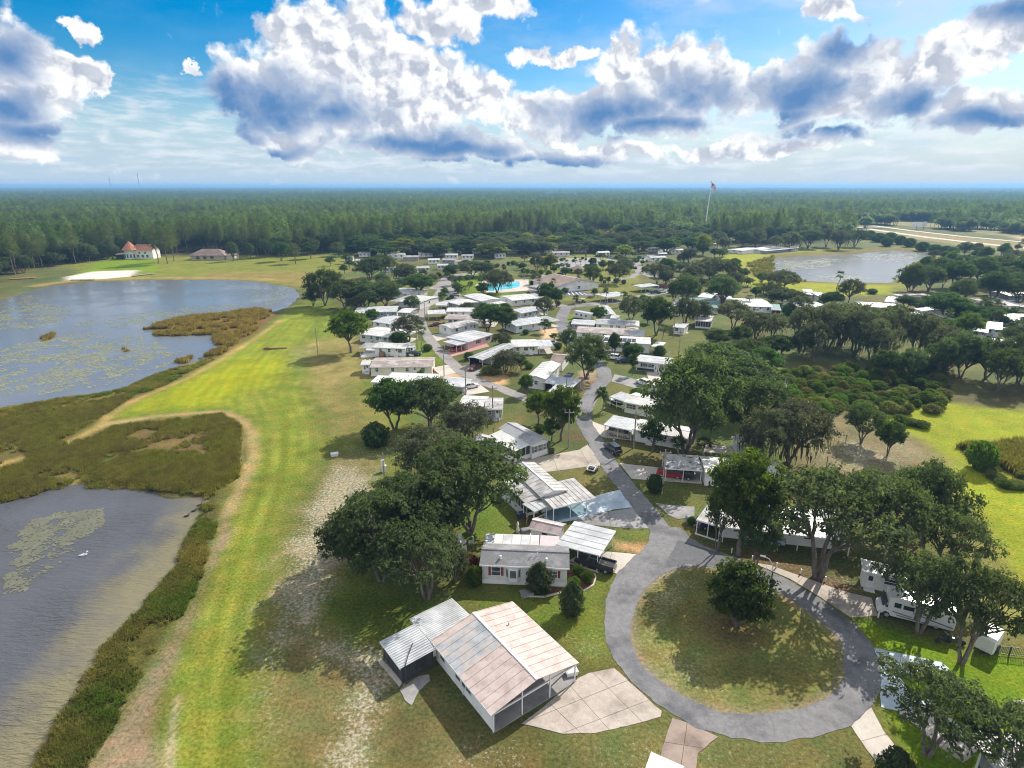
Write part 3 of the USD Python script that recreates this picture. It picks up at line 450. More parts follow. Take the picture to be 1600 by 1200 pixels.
# ---------------------------------------------------------------- foliage
def leaf_mat(name, dark, light, trans=0.35, tint=None, spread=0.22, world=None):
    n = {'geo': ('geometry', {}), 'oi': ('object_info', {}), 'tc': ('texture_coordinate', {}),
         'n': ('noise_texture', {'scale': 0.55, 'detail': 3.0, 'roughness': 0.6}), 'k': ('math', {'math_type': 'multiply_add', 'value2': 0.55, 'value3': -0.27}), 'a': ('math', {'math_type': 'add'}),
         'r': ('rgb_ramp', {'ramp': [(0.22, dark), (0.55, tuple((a + b) / 2 for a, b in zip(dark, light))), (0.85, light)]}),
         'h': ('hsv', {'saturation': 1.0, 'fac': 1.0}), 'hv': ('map_range', {'range_type': 'linear', 'from_min': 0, 'from_max': 1, 'to_min': 1 - spread, 'to_max': 1 + spread, 'clamp': True}), 'hh': ('map_range', {'range_type': 'linear', 'from_min': 0, 'from_max': 1, 'to_min': 0.488, 'to_max': 0.512, 'clamp': True}),
         'd': ('principled_bsdf', {'roughness': 0.62, 'specular_ior_level': 0.25}), 't': ('translucent_bsdf', {}), 'tm': ('mix', {'mix_type': 'multiply', 'fac': 1.0, 'color2': (1.65, 1.85, 0.8)}), 'm': ('mix_closure', {'fac': min(.55, trans + .13)})}
    l = [('tc.object', 'n.vector'), ('geo.random_per_island', 'k.value1'), ('n.fac', 'a.value1'), ('k.value', 'a.value2'), ('a.value', 'r.fac'), ('r.color', 'h.color'), ('oi.random', 'hv.value'), ('hv.result', 'h.value'), ('oi.random', 'hh.value'), ('hh.result', 'h.hue'),
         ('h.color', 'd.base_color'), ('h.color', 'tm.color1'), ('tm.color', 't.color'), ('d.BSDF', 'm.closure1'), ('t.BSDF', 'm.closure2')]
    if world:
        n['wn'] = ('noise_texture', {'scale': 0.09, 'detail': 5.0, 'roughness': 0.6}); n['wr'] = ('rgb_ramp', {'ramp': [(0.38, (0, 0, 0)), (0.56, (0.85, 0.85, 0.85))]}); n['wx'] = ('mix', {'mix_type': 'mix', 'color2': world})
        l = [e for e in l if e[0] != 'r.color'] + [('geo.position', 'wn.vector'), ('wn.fac', 'wr.fac'), ('wr.color', 'wx.fac'), ('r.color', 'wx.color1'), ('wx.color', 'h.color')]
    return material(name, n, l, surface='m.closure')
LEAF = dict(farpine=leaf_mat('leaf_far_pine', (0.105, 0.14, 0.058), (0.30, 0.35, 0.14), 0.4, spread=0.3), faroak=leaf_mat('leaf_far_oak', (0.105, 0.135, 0.065), (0.27, 0.32, 0.15), 0.4, spread=0.35), rust=leaf_mat('leaf_rust_reed', (0.20, 0.14, 0.05), (0.38, 0.28, 0.12), 0.35, spread=0.3), isle=leaf_mat('leaf_island', (0.058, 0.092, 0.020), (0.175, 0.230, 0.045), 0.4), olive=leaf_mat('leaf_olive', (0.076, 0.098, 0.050), (0.200, 0.240, 0.118)),oak=leaf_mat('leaf_oak', (0.064, 0.090, 0.042), (0.185, 0.232, 0.100)), deep=leaf_mat('leaf_deep', (0.060, 0.082, 0.036), (0.175, 0.215, 0.080)), bright=leaf_mat('leaf_bright', (0.068, 0.111, 0.014), (0.230, 0.306, 0.034), 0.4),
            grey=leaf_mat('leaf_grey', (0.085, 0.093, 0.061), (0.212, 0.221, 0.145), 0.3), yellow=leaf_mat('leaf_yellow', (0.145, 0.162, 0.017), (0.408, 0.374, 0.034), 0.4), pine=leaf_mat('leaf_pine', (0.095, 0.120, 0.046), (0.29, 0.325, 0.115), 0.3, spread=0.3),
            palm=leaf_mat('leaf_palm', (0.060, 0.093, 0.024), (0.170, 0.212, 0.060), 0.3), bush=leaf_mat('leaf_bush', (0.045, 0.082, 0.020), (0.155, 0.225, 0.045), 0.35), scrub=leaf_mat('leaf_scrub', (0.11, 0.112, 0.035), (0.25, 0.245, 0.085), 0.35, spread=0.35), crimson=leaf_mat('leaf_crimson', (0.170, 0.020, 0.034), (0.442, 0.051, 0.085), 0.3),
            reed=leaf_mat('leaf_reed', (0.14, 0.115, 0.042), (0.33, 0.27, 0.11), 0.35, spread=0.3, world=(0.15, 0.14, 0.03)), reedg=leaf_mat('leaf_reed_green', (0.085, 0.119, 0.020), (0.238, 0.289, 0.051), 0.35, spread=0.35, world=(0.21, 0.16, 0.06)), pad=leaf_mat('leaf_lily', (0.25, 0.26, 0.19), (0.42, 0.42, 0.34), 0.15, spread=0.3))
BARK = noisy('bark', (0.085, 0.07, 0.058), (0.17, 0.145, 0.125), 3.0, 0.95, bump=0.3, stretch=(1, 1, 0.3)); BARKP = noisy('bark_pine', (0.12, 0.085, 0.065), (0.22, 0.165, 0.13), 2.0, 0.95, stretch=(1, 1, 0.3))
PALMBARK = noisy('bark_palm', (0.20, 0.175, 0.145), (0.31, 0.275, 0.235), 4.0, 0.95, stretch=(0.5, 0.5, 3))
def quads(c, nrm, size, rng, asp=0.55):
    """Leaf-shaped faces at the points c, facing about nrm."""
    k = len(c); r = rng.normal(size=(k, 3)); n = nrm + 0.75 * r / np.linalg.norm(r, axis=1, keepdims=True); n /= np.linalg.norm(n, axis=1, keepdims=True) + 1e-9
    t = np.cross(n, rng.normal(size=(k, 3))); t /= np.linalg.norm(t, axis=1, keepdims=True) + 1e-9; b = np.cross(n, t)
    s = (size * rng.uniform(0.65, 1.35, k))[:, None]; bend = n * s * 0.18
    v = np.stack([c - t * s * .5 - bend, c + b * s * asp * .5, c + t * s * .5 - bend, c - b * s * asp * .5], 1).reshape(-1, 3)
    i = np.arange(k)[:, None] * 4; return v, np.concatenate([i + [[0, 1, 2]], i + [[0, 2, 3]]])
def limb(mb, p0, p1, r0, r1, rng, sag=0.0, n=5, seg=4):
    p0, p1 = np.asarray(p0, float), np.asarray(p1, float); L = np.linalg.norm(p1 - p0); ts = np.linspace(0, 1, seg + 1)
    pts = [p0 + (p1 - p0) * t + np.array([*(rng.normal(size=2) * 0.05 * L * math.sin(math.pi * t)), sag * L * math.sin(math.pi * t)]) for t in ts]
    mb.path(pts, [r0 + (r1 - r0) * t for t in ts], n)
def broad(seed, R=5.0, H=9.0, base=2.6, lobes=22, clumps=24, leaves=16, size=0.5, flat=0.72, lobe_r=0.34, forks=2, low=0.35, moss=0, top=1.0, trunk_r=0.25):
    rng = np.random.default_rng(seed); tr, cr = MB(), MB(); cz = base + (H - base) * 0.42
    dirs = []; g = math.pi * (3 - math.sqrt(5))
    for k in range(lobes):
        z = 1 - (k + 0.5) / lobes * (1.25 + low); a = k * g + rng.uniform(-.5, .5); rr = math.sqrt(max(0, 1 - z * z)); dirs.append((rr * math.cos(a), rr * math.sin(a), z))
    dirs = np.array(dirs); irr = rng.uniform(0.62, 1.0, lobes) * (1 + 0.22 * np.sin(2 * np.arctan2(dirs[:, 1], dirs[:, 0]) + seed))
    up = np.where(dirs[:, 2] > 0, (H - cz) * top, (cz - base) * 1.0)
    cen = np.c_[dirs[:, 0] * R * irr * (1 - lobe_r * .8), dirs[:, 1] * R * irr * (1 - lobe_r * .8), cz + dirs[:, 2] * up * (1 - lobe_r * .7) * rng.uniform(0.85, 1.05, lobes)]
    fk = [np.array([0, 0, base * 0.55])]
    for q in range(forks):
        a = 2 * math.pi * q / forks + seed; e = np.array([math.cos(a) * R * .16, math.sin(a) * R * .16, base * (1.0 + .15 * rng.uniform())]); limb(tr, [math.cos(a) * .12, math.sin(a) * .12, -0.3], e, trunk_r * (1.25 if forks == 1 else 1.0), trunk_r * .62, rng, n=7, seg=4); fk.append(e)
    for k in range(lobes):
        f = fk[1 + int(np.argmin([np.linalg.norm((cen[k] - e)[:2]) for e in fk[1:]]))]; limb(tr, f - [0, 0, .2], cen[k] * [.92, .92, 1] - [0, 0, .25], trunk_r * .42, 0.045, rng, sag=0.08, n=4, seg=3)
    for k in range(lobes):
        lr = R * lobe_r * rng.uniform(0.7, 1.2); d = rng.normal(size=(clumps, 3)); d[:, 2] = np.abs(d[:, 2]) * 0.9 + d[:, 2] * 0.35; d /= np.linalg.norm(d, axis=1, keepdims=True)
        cc = cen[k] + d * [lr, lr, lr * flat] * rng.uniform(0.55, 1.05, (clumps, 1))
        p = np.repeat(cc, leaves, 0) + rng.normal(size=(clumps * leaves, 3)) * size * [.62, .62, .42]; dn = np.repeat(d, leaves, 0) * .8 + [0, 0, .45]
        cr.add(*quads(p, dn, size, rng))
        if moss and rng.uniform() < .8:
            m = moss; q = cen[k] + rng.normal(size=(m, 3)) * [lr * .6, lr * .6, lr * .3] - [0, 0, lr * .4]; w = rng.uniform(.06, .14, m)[:, None]; ln = rng.uniform(.6, 1.8, m)[:, None]; a = rng.uniform(0, 6.3, m); s_ = np.c_[np.cos(a), np.sin(a), 0 * a]
            v = np.stack([q - s_ * w, q + s_ * w, q + s_ * w * .3 - [0, 0, 1] * ln, q - s_ * w * .3 - [0, 0, 1] * ln], 1).reshape(-1, 3); i = np.arange(m)[:, None] * 4; cr.add(v, np.concatenate([i + [[0, 1, 2]], i + [[0, 2, 3]]]))
    return tr, cr
def pine(seed, H=16.0, R=2.3, crown=0.5, tufts=46, leaves=26, size=0.55):
    rng = np.random.default_rng(seed); tr, cr = MB(), MB(); lean = rng.normal(size=2) * .35
    tip = np.array([lean[0], lean[1], H * .96]); limb(tr, [0, 0, -.3], tip, 0.21, 0.05, rng, n=6, seg=4)
    for k in range(tufts):
        t = 1 - crown * (k / tufts) ** 0.85; a = k * 2.4 + rng.uniform(-.4, .4); r = R * min(1, 0.25 + 1.5 * (1 - t) / crown) * rng.uniform(.35, 1.0) * (0.75 if t < 1 - crown * .8 else 1); p = np.array([lean[0] * t + r * math.cos(a), lean[1] * t + r * math.sin(a), H * t + rng.uniform(-.2, .5)])
        limb(tr, [lean[0] * t, lean[1] * t, H * t - r * .25], p, .05, .02, rng, n=3, seg=1)
        q = p + rng.normal(size=(leaves, 3)) * [.5, .5, .34]; cr.add(*quads(q, (q - p) + [0, 0, .5], size, rng, .3))
    return tr, cr
def palm(seed, H=7.0, fronds=26, L=1.9, feather=False):
    rng = np.random.default_rng(seed); tr, cr = MB(), MB(); limb(tr, [0, 0, -.3], [rng.normal() * .2, rng.normal() * .2, H], .2, .15, rng, n=7, seg=4); tip = np.array([0, 0, H])
    for k in range(fronds):
        a = k * 2.4; e = rng.uniform(-.55, 1.25) if not feather else rng.uniform(-.2, 1.2); d = np.array([math.cos(a) * math.cos(e), math.sin(a) * math.cos(e), math.sin(e)]); s = np.array([-math.sin(a), math.cos(a), 0])
        if feather:
            pts = [tip + d * L * t - np.array([0, 0, 1]) * L * .55 * t * t for t in np.linspace(0, 1, 9)]
            for i in range(1, 9):
                for sg in (-1, 1):
                    m = pts[i]; w = .5 * L * math.sin(math.pi * min(.95, .2 + i / 10)) * .55; o = s * sg * w + (pts[i] - pts[i - 1]) * 1.1 - np.array([0, 0, w * .35]); v = np.array([pts[i - 1], m, m + o, pts[i - 1] + o * .9]); cr.add(v, [[0, 1, 2], [0, 2, 3]])
        else:
            c = tip + d * L * .5 * rng.uniform(.8, 1.1)
            for j in range(7):
                b = (j - 3) * .42; dd = d * math.cos(b) + s * math.sin(b); w = np.cross(dd, np.cross(d, s)) * .11; en = c + dd * L * .62 - np.array([0, 0, .16 * L * abs(1.2 - e)]); v = np.array([c - w, c + w, en + w * .3, en - w * .3]); cr.add(v, [[0, 1, 2], [0, 2, 3]])
    return tr, cr
def bush(seed, R=1.5, H=2.4, n=2600, size=0.26, cone=0.0):
    rng = np.random.default_rng(seed); tr, cr = MB(), MB()
    for k in range(4): limb(tr, [rng.normal() * .1, rng.normal() * .1, -.15], [rng.normal() * R * .3, rng.normal() * R * .3, H * .6], .05, .02, rng, n=4, seg=2)
    d = rng.normal(size=(n, 3)); d /= np.linalg.norm(d, axis=1, keepdims=True); az = np.arctan2(d[:, 1], d[:, 0]); bump = 1 + .16 * np.sin(az * 3 + seed) * np.cos(d[:, 2] * 4) + .12 * np.sin(az * 7 + d[:, 2] * 9 + seed) + .10 * np.sin(az * 13 - d[:, 2] * 15)
    r = bump * (1 - .45 * rng.uniform(size=n) ** 2); tz = d[:, 2] * .5 + .5; sh = 1 - cone * tz ** 1.4
    p = np.c_[d[:, 0] * R * r * sh, d[:, 1] * R * r * sh, H * (.5 + .5 * d[:, 2] * (.85 + .15 * r))]; cr.add(*quads(p, d + [0, 0, .3], size, rng)); return tr, cr
KIND = {}
def kind(key, cls, meshes, leaf, bark, R, H):
    p = stage.CreateClassPrim('/World/' + cls); UsdGeom.Xform.Define(stage, p.GetPath()); p.SetSpecifier(Sdf.SpecifierClass)
    usdkit.mesh(stage, '/World/%s/trunk' % cls, meshes[0].tri(), bark, 40); usdkit.mesh(stage, '/World/%s/crown' % cls, meshes[1].tri(), leaf); v = np.vstack(meshes[1].v)
    KIND[key] = (cls, float(np.percentile(np.hypot(v[:, 0], v[:, 1]), 97)), float(np.percentile(v[:, 2], 99.6)))
kind('oakA', 'wide_oak_kind', broad(1, 6.0, 9.0, 1.9, 32, 20, 12, .42, lobe_r=.30), LEAF['oak'], BARK, 6, 9)
kind('oakB', 'wide_oak_kind_b', broad(2, 6.5, 9.5, 2.2, 30, 21, 12, .44, lobe_r=.30, forks=3), LEAF['deep'], BARK, 6, 9)
kind('oakC', 'open_oak_kind', broad(3, 6.5, 9.0, 2.8, 24, 22, 13, .40, lobe_r=.28, forks=2, low=.1), LEAF['grey'], BARK, 6, 9)
kind('oakD', 'open_oak_kind_b', broad(4, 6.5, 8.5, 3.0, 30, 16, 11, .40, lobe_r=.235, forks=3, low=-.05), LEAF['olive'], BARK, 6, 9)
kind('moss', 'mossy_oak_kind', broad(5, 6.0, 9.0, 2.4, 22, 20, 13, .40, moss=26, forks=3), LEAF['grey'], BARK, 6, 9)
kind('brightA', 'bright_tree_kind', broad(6, 4.5, 9.0, 2.4, 22, 22, 14, .42, lobe_r=.36, forks=1), LEAF['bright'], BARK, 5, 9)
kind('brightB', 'bright_tree_kind_b', broad(7, 5.0, 8.0, 2.0, 20, 24, 14, .42, lobe_r=.36), LEAF['bush'], BARK, 5, 8)
kind('yellow', 'yellow_tree_kind', broad(8, 4.5, 8.5, 2.0, 22, 22, 14, .40, lobe_r=.36), LEAF['yellow'], BARK, 5, 8)
kind('bushtree', 'bushy_tree_kind', broad(19, 3.6, 6.2, 0.7, 30, 20, 14, .36, lobe_r=.32, forks=3, low=.55, trunk_r=.16), LEAF['isle'], BARK, 4, 6)
kind('small', 'small_tree_kind', broad(9, 2.5, 5.0, 1.4, 12, 18, 12, .30, lobe_r=.4, forks=1, trunk_r=.14), LEAF['bush'], BARK, 3, 5)
kind('pine', 'tall_pine_kind', pine(10), LEAF['pine'], BARKP, 2.3, 16)
kind('pineB', 'tall_pine_kind_b', pine(11, 17.0, 2.8, .62, 60), LEAF['pine'], BARKP, 2.8, 17)
kind('palm', 'fan_palm_kind', palm(12), LEAF['palm'], PALMBARK, 2, 8)
kind('date', 'feather_palm_kind', palm(13, 3.0, 34, 2.6, True), LEAF['palm'], PALMBARK, 2.5, 4)
kind('bush', 'round_shrub_kind', bush(14), LEAF['bush'], BARK, 1.5, 2.4)
kind('cone', 'cedar_shrub_kind', bush(15, 1.4, 3.4, 3600, .24, .45), LEAF['deep'], BARK, 1.4, 3.4)
kind('scrub', 'scrub_bush_kind', bush(16, 2.2, 2.4, 1500, .42), LEAF['scrub'], BARK, 2, 2.4)
kind('sbush', 'loose_shrub_kind', bush(17, 2.0, 2.6, 1500, .40), LEAF['bright'], BARK, 2, 2.6)
kind('crimson', 'crimson_shrub_kind', bush(18, 1.2, 1.8, 1200, .24), LEAF['crimson'], BARK, 1.2, 1.8)
CAT = dict(palm='palm', date='palm', bush='shrub', cone='shrub', scrub='shrub', sbush='shrub', crimson='shrub')
NAME = dict(oakA='oak_tree', oakB='oak_tree', oakC='oak_tree', oakD='oak_tree', moss='mossy_oak_tree', brightA='broadleaf_tree', brightB='broadleaf_tree', yellow='yellowing_tree', small='young_tree', bushtree='bushy_tree', pine='pine_tree', pineB='pine_tree', palm='fan_palm', date='feather_palm', bush='round_shrub', cone='cedar_shrub', scrub='scrub_bush', sbush='loose_shrub', crimson='crimson_shrub')
def plant(k, loc, sxy, sz, rz, label, group=None):
    x = thing(NAME[k], label, CAT.get(k, 'tree'), loc, rz, (sxy, sxy, sz), group); x.GetReferences().AddInternalReference('/World/' + KIND[k][0]); x.SetInstanceable(True); return x
TREES_XY = []
trng = random.Random(5)
def T(k, bx, by, w, top, label, group=None):
    """A tree of kind k: foot at the pixel, crown w pixels wide, top at the given row of the photograph."""
    p = G(bx, by); p[2] = 0.0; H = hgt(bx, by, top); Wm = w * depth(p + [0, 0, H * .6]) / FPX; cls, R, h = KIND[k]; TREES_XY.append((p[0], p[1], Wm / 2))
    plant(k, p, Wm / 2 / R, H / h, trng.uniform(0, 6.28), label, group)
# ---------------------------------------------------------------- building materials
R_WHITE = noisy('roof_white_metal', (0.50, 0.50, 0.485), (0.66, 0.66, 0.645), 0.5, 0.45, 5, .3, .7, (0.48, 0.45, 0.42), 0.35, spec=.5)
R_PALE = noisy('roof_pale_metal', (0.38, 0.40, 0.42), (0.56, 0.57, 0.585), 0.7, 0.45, 6, .35, .65, (0.36, 0.36, 0.37), 0.3, spec=.5)
R_GREY = noisy('roof_grey_metal', (0.30, 0.31, 0.32), (0.42, 0.43, 0.44), 0.8, 0.5, 6, .35, .65, (0.24, 0.22, 0.21), 0.3, spec=.45)
R_SHING = noisy('roof_grey_shingle', (0.14, 0.14, 0.15), (0.24, 0.24, 0.25), 6.0, 0.9, 6, .3, .7, (0.30, 0.30, 0.31), 0.5, bump=.2)
R_PALESH = noisy('roof_light_shingle', (0.30, 0.31, 0.33), (0.40, 0.41, 0.42), 6.0, 0.9, 6, .3, .7, (0.25, 0.25, 0.26), 0.5, bump=.2)
R_BROWN = noisy('roof_brown_shingle', (0.17, 0.12, 0.10), (0.26, 0.19, 0.16), 3.0, 0.9, 6, .3, .7, (0.30, 0.24, 0.21), 0.2)
R_MAUVE = noisy('roof_mauve', (0.34, 0.27, 0.27), (0.46, 0.37, 0.37), 1.5, 0.8, 6, .3, .7, (0.27, 0.22, 0.22), 0.6)
R_RUST = noisy('roof_rust_stained', (0.22, 0.17, 0.16), (0.36, 0.30, 0.28), 0.9, 0.7, 6, .35, .65, (0.46, 0.42, 0.39), 0.35, stretch=(1, 3, 1))
R_PINK = noisy('roof_pink_stained', (0.44, 0.355, 0.325), (0.54, 0.455, 0.425), 0.7, 0.6, 6, .35, .65, (0.38, 0.30, 0.275), 0.9, spec=.4)
R_STAIN = noisy('roof_leaf_stained', (0.50, 0.50, 0.49), (0.62, 0.62, 0.61), 0.6, 0.5, 5, .3, .7, (0.10, 0.07, 0.06), 0.9, spec=.45)
R_GRIME = noisy('roof_grimy_panel', (0.27, 0.29, 0.31), (0.42, 0.43, 0.45), 0.8, 0.55, 6, .35, .65, (0.50, 0.42, 0.38), 0.45)
R_WORN = noisy('roof_worn_grey', (0.24, 0.235, 0.235), (0.46, 0.45, 0.44), 0.5, 0.7, 7, .35, .65, (0.56, 0.54, 0.53), 0.35, stretch=(1, 2.5, 1))
R_TEAL = noisy('roof_teal', (0.10, 0.20, 0.20), (0.16, 0.27, 0.26), 1.0, 0.5); R_RED = noisy('roof_terracotta', (0.33, 0.13, 0.075), (0.45, 0.20, 0.12), 2.0, 0.8); R_PINKA = noisy('roof_pink_awning', (0.55, 0.40, 0.42), (0.66, 0.50, 0.51), 1.0, .7)
W_WHITE = noisy('wall_white_siding', (0.62, 0.62, 0.61), (0.72, 0.72, 0.71), 0.8, 0.6, 5, .3, .7, (0.55, 0.54, 0.51), 0.4); W_GREY = noisy('wall_grey_siding', (0.48, 0.47, 0.47), (0.57, 0.56, 0.56), 0.8, 0.6); W_CREAM = noisy('wall_cream_siding', (0.60, 0.57, 0.42), (0.68, 0.65, 0.50), 0.8, 0.6)
W_PINK = noisy('wall_pink', (0.60, 0.40, 0.44), (0.68, 0.48, 0.51), 0.8, 0.6); W_BLUE = noisy('wall_blue_grey', (0.20, 0.30, 0.36), (0.27, 0.37, 0.43), 0.8, 0.6); W_DARK = noisy('screen_dark', (0.022, 0.024, 0.028), (0.045, 0.047, 0.05), 1.2, 0.5); W_TEALP = noisy('wall_pale_green', (0.46, 0.52, 0.49), (0.55, 0.60, 0.57), .8, .6); W_SLATE = noisy('wall_slate', (0.19, 0.20, 0.21), (0.26, 0.27, 0.28), .8, .6)
TRIM = simple('trim_white', (0.64, 0.64, 0.63), 0.45); DARKM = simple('dark_metal', (0.03, 0.03, 0.032), 0.5); SHUT_R = simple('shutter_maroon', (0.17, 0.02, 0.035), 0.5); SHUT_B = simple('shutter_black', (0.02, 0.02, 0.023), 0.5)
PANE = material('window_pane', {'n': ('noise_texture', {'scale': 0.6}), 'r': ('rgb_ramp', {'ramp': [(0.35, (0.02, 0.025, 0.03)), (0.65, (0.10, 0.12, 0.13))]}), 'p': ('principled_bsdf', {'roughness': 0.06, 'specular_ior_level': 0.8})}, [('n.fac', 'r.fac'), ('r.color', 'p.base_color')], surface='p.BSDF')
SOLAR = simple('solar_cell', (0.012, 0.016, 0.03), 0.12, specular_ior_level=0.7); WOODM = noisy('wood', (0.20, 0.12, 0.07), (0.32, 0.20, 0.12), 3.0, .8, stretch=(1, 6, 6)); REDWOOD = noisy('wood_red', (0.22, 0.07, 0.045), (0.32, 0.12, 0.075), 3.0, .8); STEEL = simple('steel', (0.45, 0.46, 0.47), 0.4, metallic=0.6); MULCH = noisy('mulch_red', (0.10, 0.035, 0.022), (0.18, 0.07, 0.045), 5.0, .95, bump=.5); POLE = noisy('pole_wood', (0.20, 0.17, 0.14), (0.32, 0.28, 0.24), 3.0, .9, stretch=(1, 1, .3))
brng = random.Random(9)
FOOT, SIMPLE = [], []
def face(v, f): return MB().add(np.array([v[i] for i in f], float), [list(range(len(f)))])
class Block:
    """One roofed volume of a building: a rectangle seen from three roof corner pixels at eave height."""
    def __init__(s, t, A, B, C, eave=2.6, rise=0.6, roof='gable', axis='u', oh=0.3, W=None, L=None, D=None):
        s.t, s.eave, s.rise, s.roof, s.oh = t, eave, rise, roof, oh
        if W is None: W, L, D = frame(A, B, C, eave)
        if axis == 'v': s.W = lambda p, W=W: W(np.asarray(p)[..., [1, 0, 2]]); s.L, s.D = D, L
        else: s.W, s.L, s.D = W, L, D
        q = s.W(np.array([[0, 0, 0], [s.L, 0, 0], [s.L, s.D, 0], [0, s.D, 0]], float)); q = q + (np.array(t.GetAttribute('xformOp:translate').Get()) if t is not None and t.GetAttribute('xformOp:translate') else 0); FOOT.append(Polygon(q[:, :2]).buffer(0))
    def h(s, v):
        if s.roof == 'gable': return s.eave + s.rise * (1 - abs(v - s.D / 2) / (s.D / 2))
        return s.eave + s.rise * v / s.D
    def slab(s, u0, u1, v0, v1, th=0.06, lift=0.0, mb=None):
        z0, z1 = s.h(v0) + lift, s.h(v1) + lift
        b = np.array([[u0, v0, z0], [u1, v0, z0], [u1, v1, z1], [u0, v1, z1]]); t = b + [0, 0, th]
        return (mb or MB()).hexa(s.W(b), s.W(t))
    def ribbed(s, u0, u1, v0, v1, ribs, lift=0.0, th=.07, rh=.05, w=.035, mb=None):
        """One sheet of roofing with raised seams at the given u: a single connected mesh."""
        top = [(u0, th)]
        for r in ribs: top += [(max(r - w, u0 + .004), th), (max(r - w, u0 + .004), th + rh), (min(r + w, u1 - .004), th + rh), (min(r + w, u1 - .004), th)]
        top.append((u1, th)); n = len(top); P = []
        for v in (v0, v1): P += [(u, v, s.h(v) + lift + z) for u, z in top] + [(u, v, s.h(v) + lift) for u, z in top]
        F = []
        for i in range(n - 1): F += [[i, i + 1, 2 * n + i + 1, 2 * n + i], [n + i + 1, n + i, 3 * n + i, 3 * n + i + 1], [n + i, n + i + 1, i + 1, i], [2 * n + i, 2 * n + i + 1, 3 * n + i + 1, 3 * n + i]]
        F += [[0, 2 * n, 3 * n, n], [n - 1, 2 * n - 1, 4 * n - 1, 3 * n - 1]]
        return (mb or MB()).add(s.W(np.array(P, float)), F)
    def roofing(s, mat, n=1, ribs=1, name='roof', mats=None, lift=0.0, rib_h=0.05, m=1):
        """n panels along the eaves on each slope; each panel carries its standing seams."""
        cuts = [(0, s.D / 2), (s.D / 2, s.D)] if s.roof == 'gable' else [(0, s.D)]
        cuts = [(a + (b - a) * k / m, a + (b - a) * (k + 1) / m) for a, b in cuts for k in range(m)]
        if n == 1:
            mb = MB()
            for a, b in cuts:
                s.ribbed(0, s.L, a, b, [s.L * (r + .5) / ribs for r in range(ribs if ribs > 1 else 0)], lift, .07, rib_h, mb=mb)
            part(s.t, name, mb, mat)
        else:
            for q, (a, b) in enumerate(cuts):
                for k in range(n):
                    u0, u1 = s.L * k / n, s.L * (k + 1) / n; mb = s.ribbed(u0 + .008, u1 - .008, a, b, [u0 + (u1 - u0) * (.06 if ribs == 1 else (r + .5) / ribs) for r in range(ribs)], lift + brng.uniform(0, .014), .07, rib_h)
                    mm = mats(q, k) if mats else mat
                    part(s.t, 'roof_panel', mb, mm)
        if s.roof == 'gable': part(s.t, 'ridge_cap', MB().box(0, s.L, s.D / 2 - .16, s.D / 2 + .16, s.eave + s.rise + .03 + lift, s.eave + s.rise + .125 + lift, s.W), mat if n == 1 else TRIM)
        f = MB()
        for v in (0, s.D): z = s.h(v); w = (-.05, -.004) if v == 0 else (s.D + .004, s.D + .05); f.box(0, s.L, w[0], w[1], z - .14 + lift, z + .065 + lift, s.W)
        part(s.t, 'fascia', f, TRIM)
        return s
    def walls(s, mat, u0=None, u1=None, v0=None, v1=None, skirt=None, z0=0.0, name='wall'):
        u0 = s.oh if u0 is None else u0; u1 = s.L - s.oh if u1 is None else u1; v0 = s.oh if v0 is None else v0; v1 = s.D - s.oh if v1 is None else v1
        s.b = (u0, u1, v0, v1); vs = [v0, s.D / 2, v1] if s.roof == 'gable' and v0 < s.D / 2 < v1 else [v0, v1]
        mb = MB()
        for a, b in zip(vs[:-1], vs[1:]):
            bt = np.array([[u0, a, z0], [u1, a, z0], [u1, b, z0], [u0, b, z0]]); tp = bt.copy(); tp[:, 2] = [s.h(a), s.h(a), s.h(b), s.h(b)]; tp[:, 2] -= .012; mb.hexa(s.W(bt), s.W(tp))
        part(s.t, name, mb, mat)
        if skirt: part(s.t, 'skirting', MB().box(u0 - .03, u1 + .03, v0 - .03, v1 + .03, 0, .62, s.W), skirt)
        return s
    def side(s, sd):
        u0, u1, v0, v1 = s.b
        if sd == 'a0': return lambda x, o, z: (u0 + x, v0 - o, z), u1 - u0
        if sd == 'a1': return lambda x, o, z: (u1 - x, v1 + o, z), u1 - u0
        if sd == 'e0': return lambda x, o, z: (u0 - o, v1 - x, z), v1 - v0
        return lambda x, o, z: (u1 + o, v0 + x, z), v1 - v0
    def panel(s, sd, x0, x1, o0, o1, z0, z1, mb=None):
        f, w = s.side(sd); b = np.array([f(x0, o0, z0), f(x1, o0, z0), f(x1, o1, z0), f(x0, o1, z0)]); t = b.copy(); t[:, 2] = z1; return (mb or MB()).hexa(s.W(b), s.W(t))
    def window(s, sd, t, w=1.0, h=1.1, sill=1.2, shut=None, pane=None, bars=0, fr=TRIM):
        f, wid = s.side(sd); c = t * wid if t <= 1 else t; x0, x1 = c - w / 2, c + w / 2; m = MB(); e = .08
        s.panel(sd, x0 - e, x1 + e, .0, .06, sill - e, sill, m); s.panel(sd, x0 - e, x1 + e, .0, .06, sill + h, sill + h + e, m); s.panel(sd, x0 - e, x0, .0, .055, sill, sill + h, m); s.panel(sd, x1, x1 + e, .0, .055, sill, sill + h, m)
        s.panel(sd, x0, x1, .0, .045, sill + h / 2 - .025, sill + h / 2 + .025, m)
        for k in range(bars): x = x0 + w * (k + 1) / (bars + 1); s.panel(sd, x - .03, x + .03, .0, .05, sill, sill + h, m)
        wn = part(s.t, 'window', m, fr); part(wn, 'pane', s.panel(sd, x0, x1, .002, .025, sill, sill + h), pane or PANE)
        if shut:
            for q in (x0 - .42, x1 + .1): part(s.t, 'shutter', s.panel(sd, q, q + .32, .003, .04, sill - .05, sill + h + .05), shut)
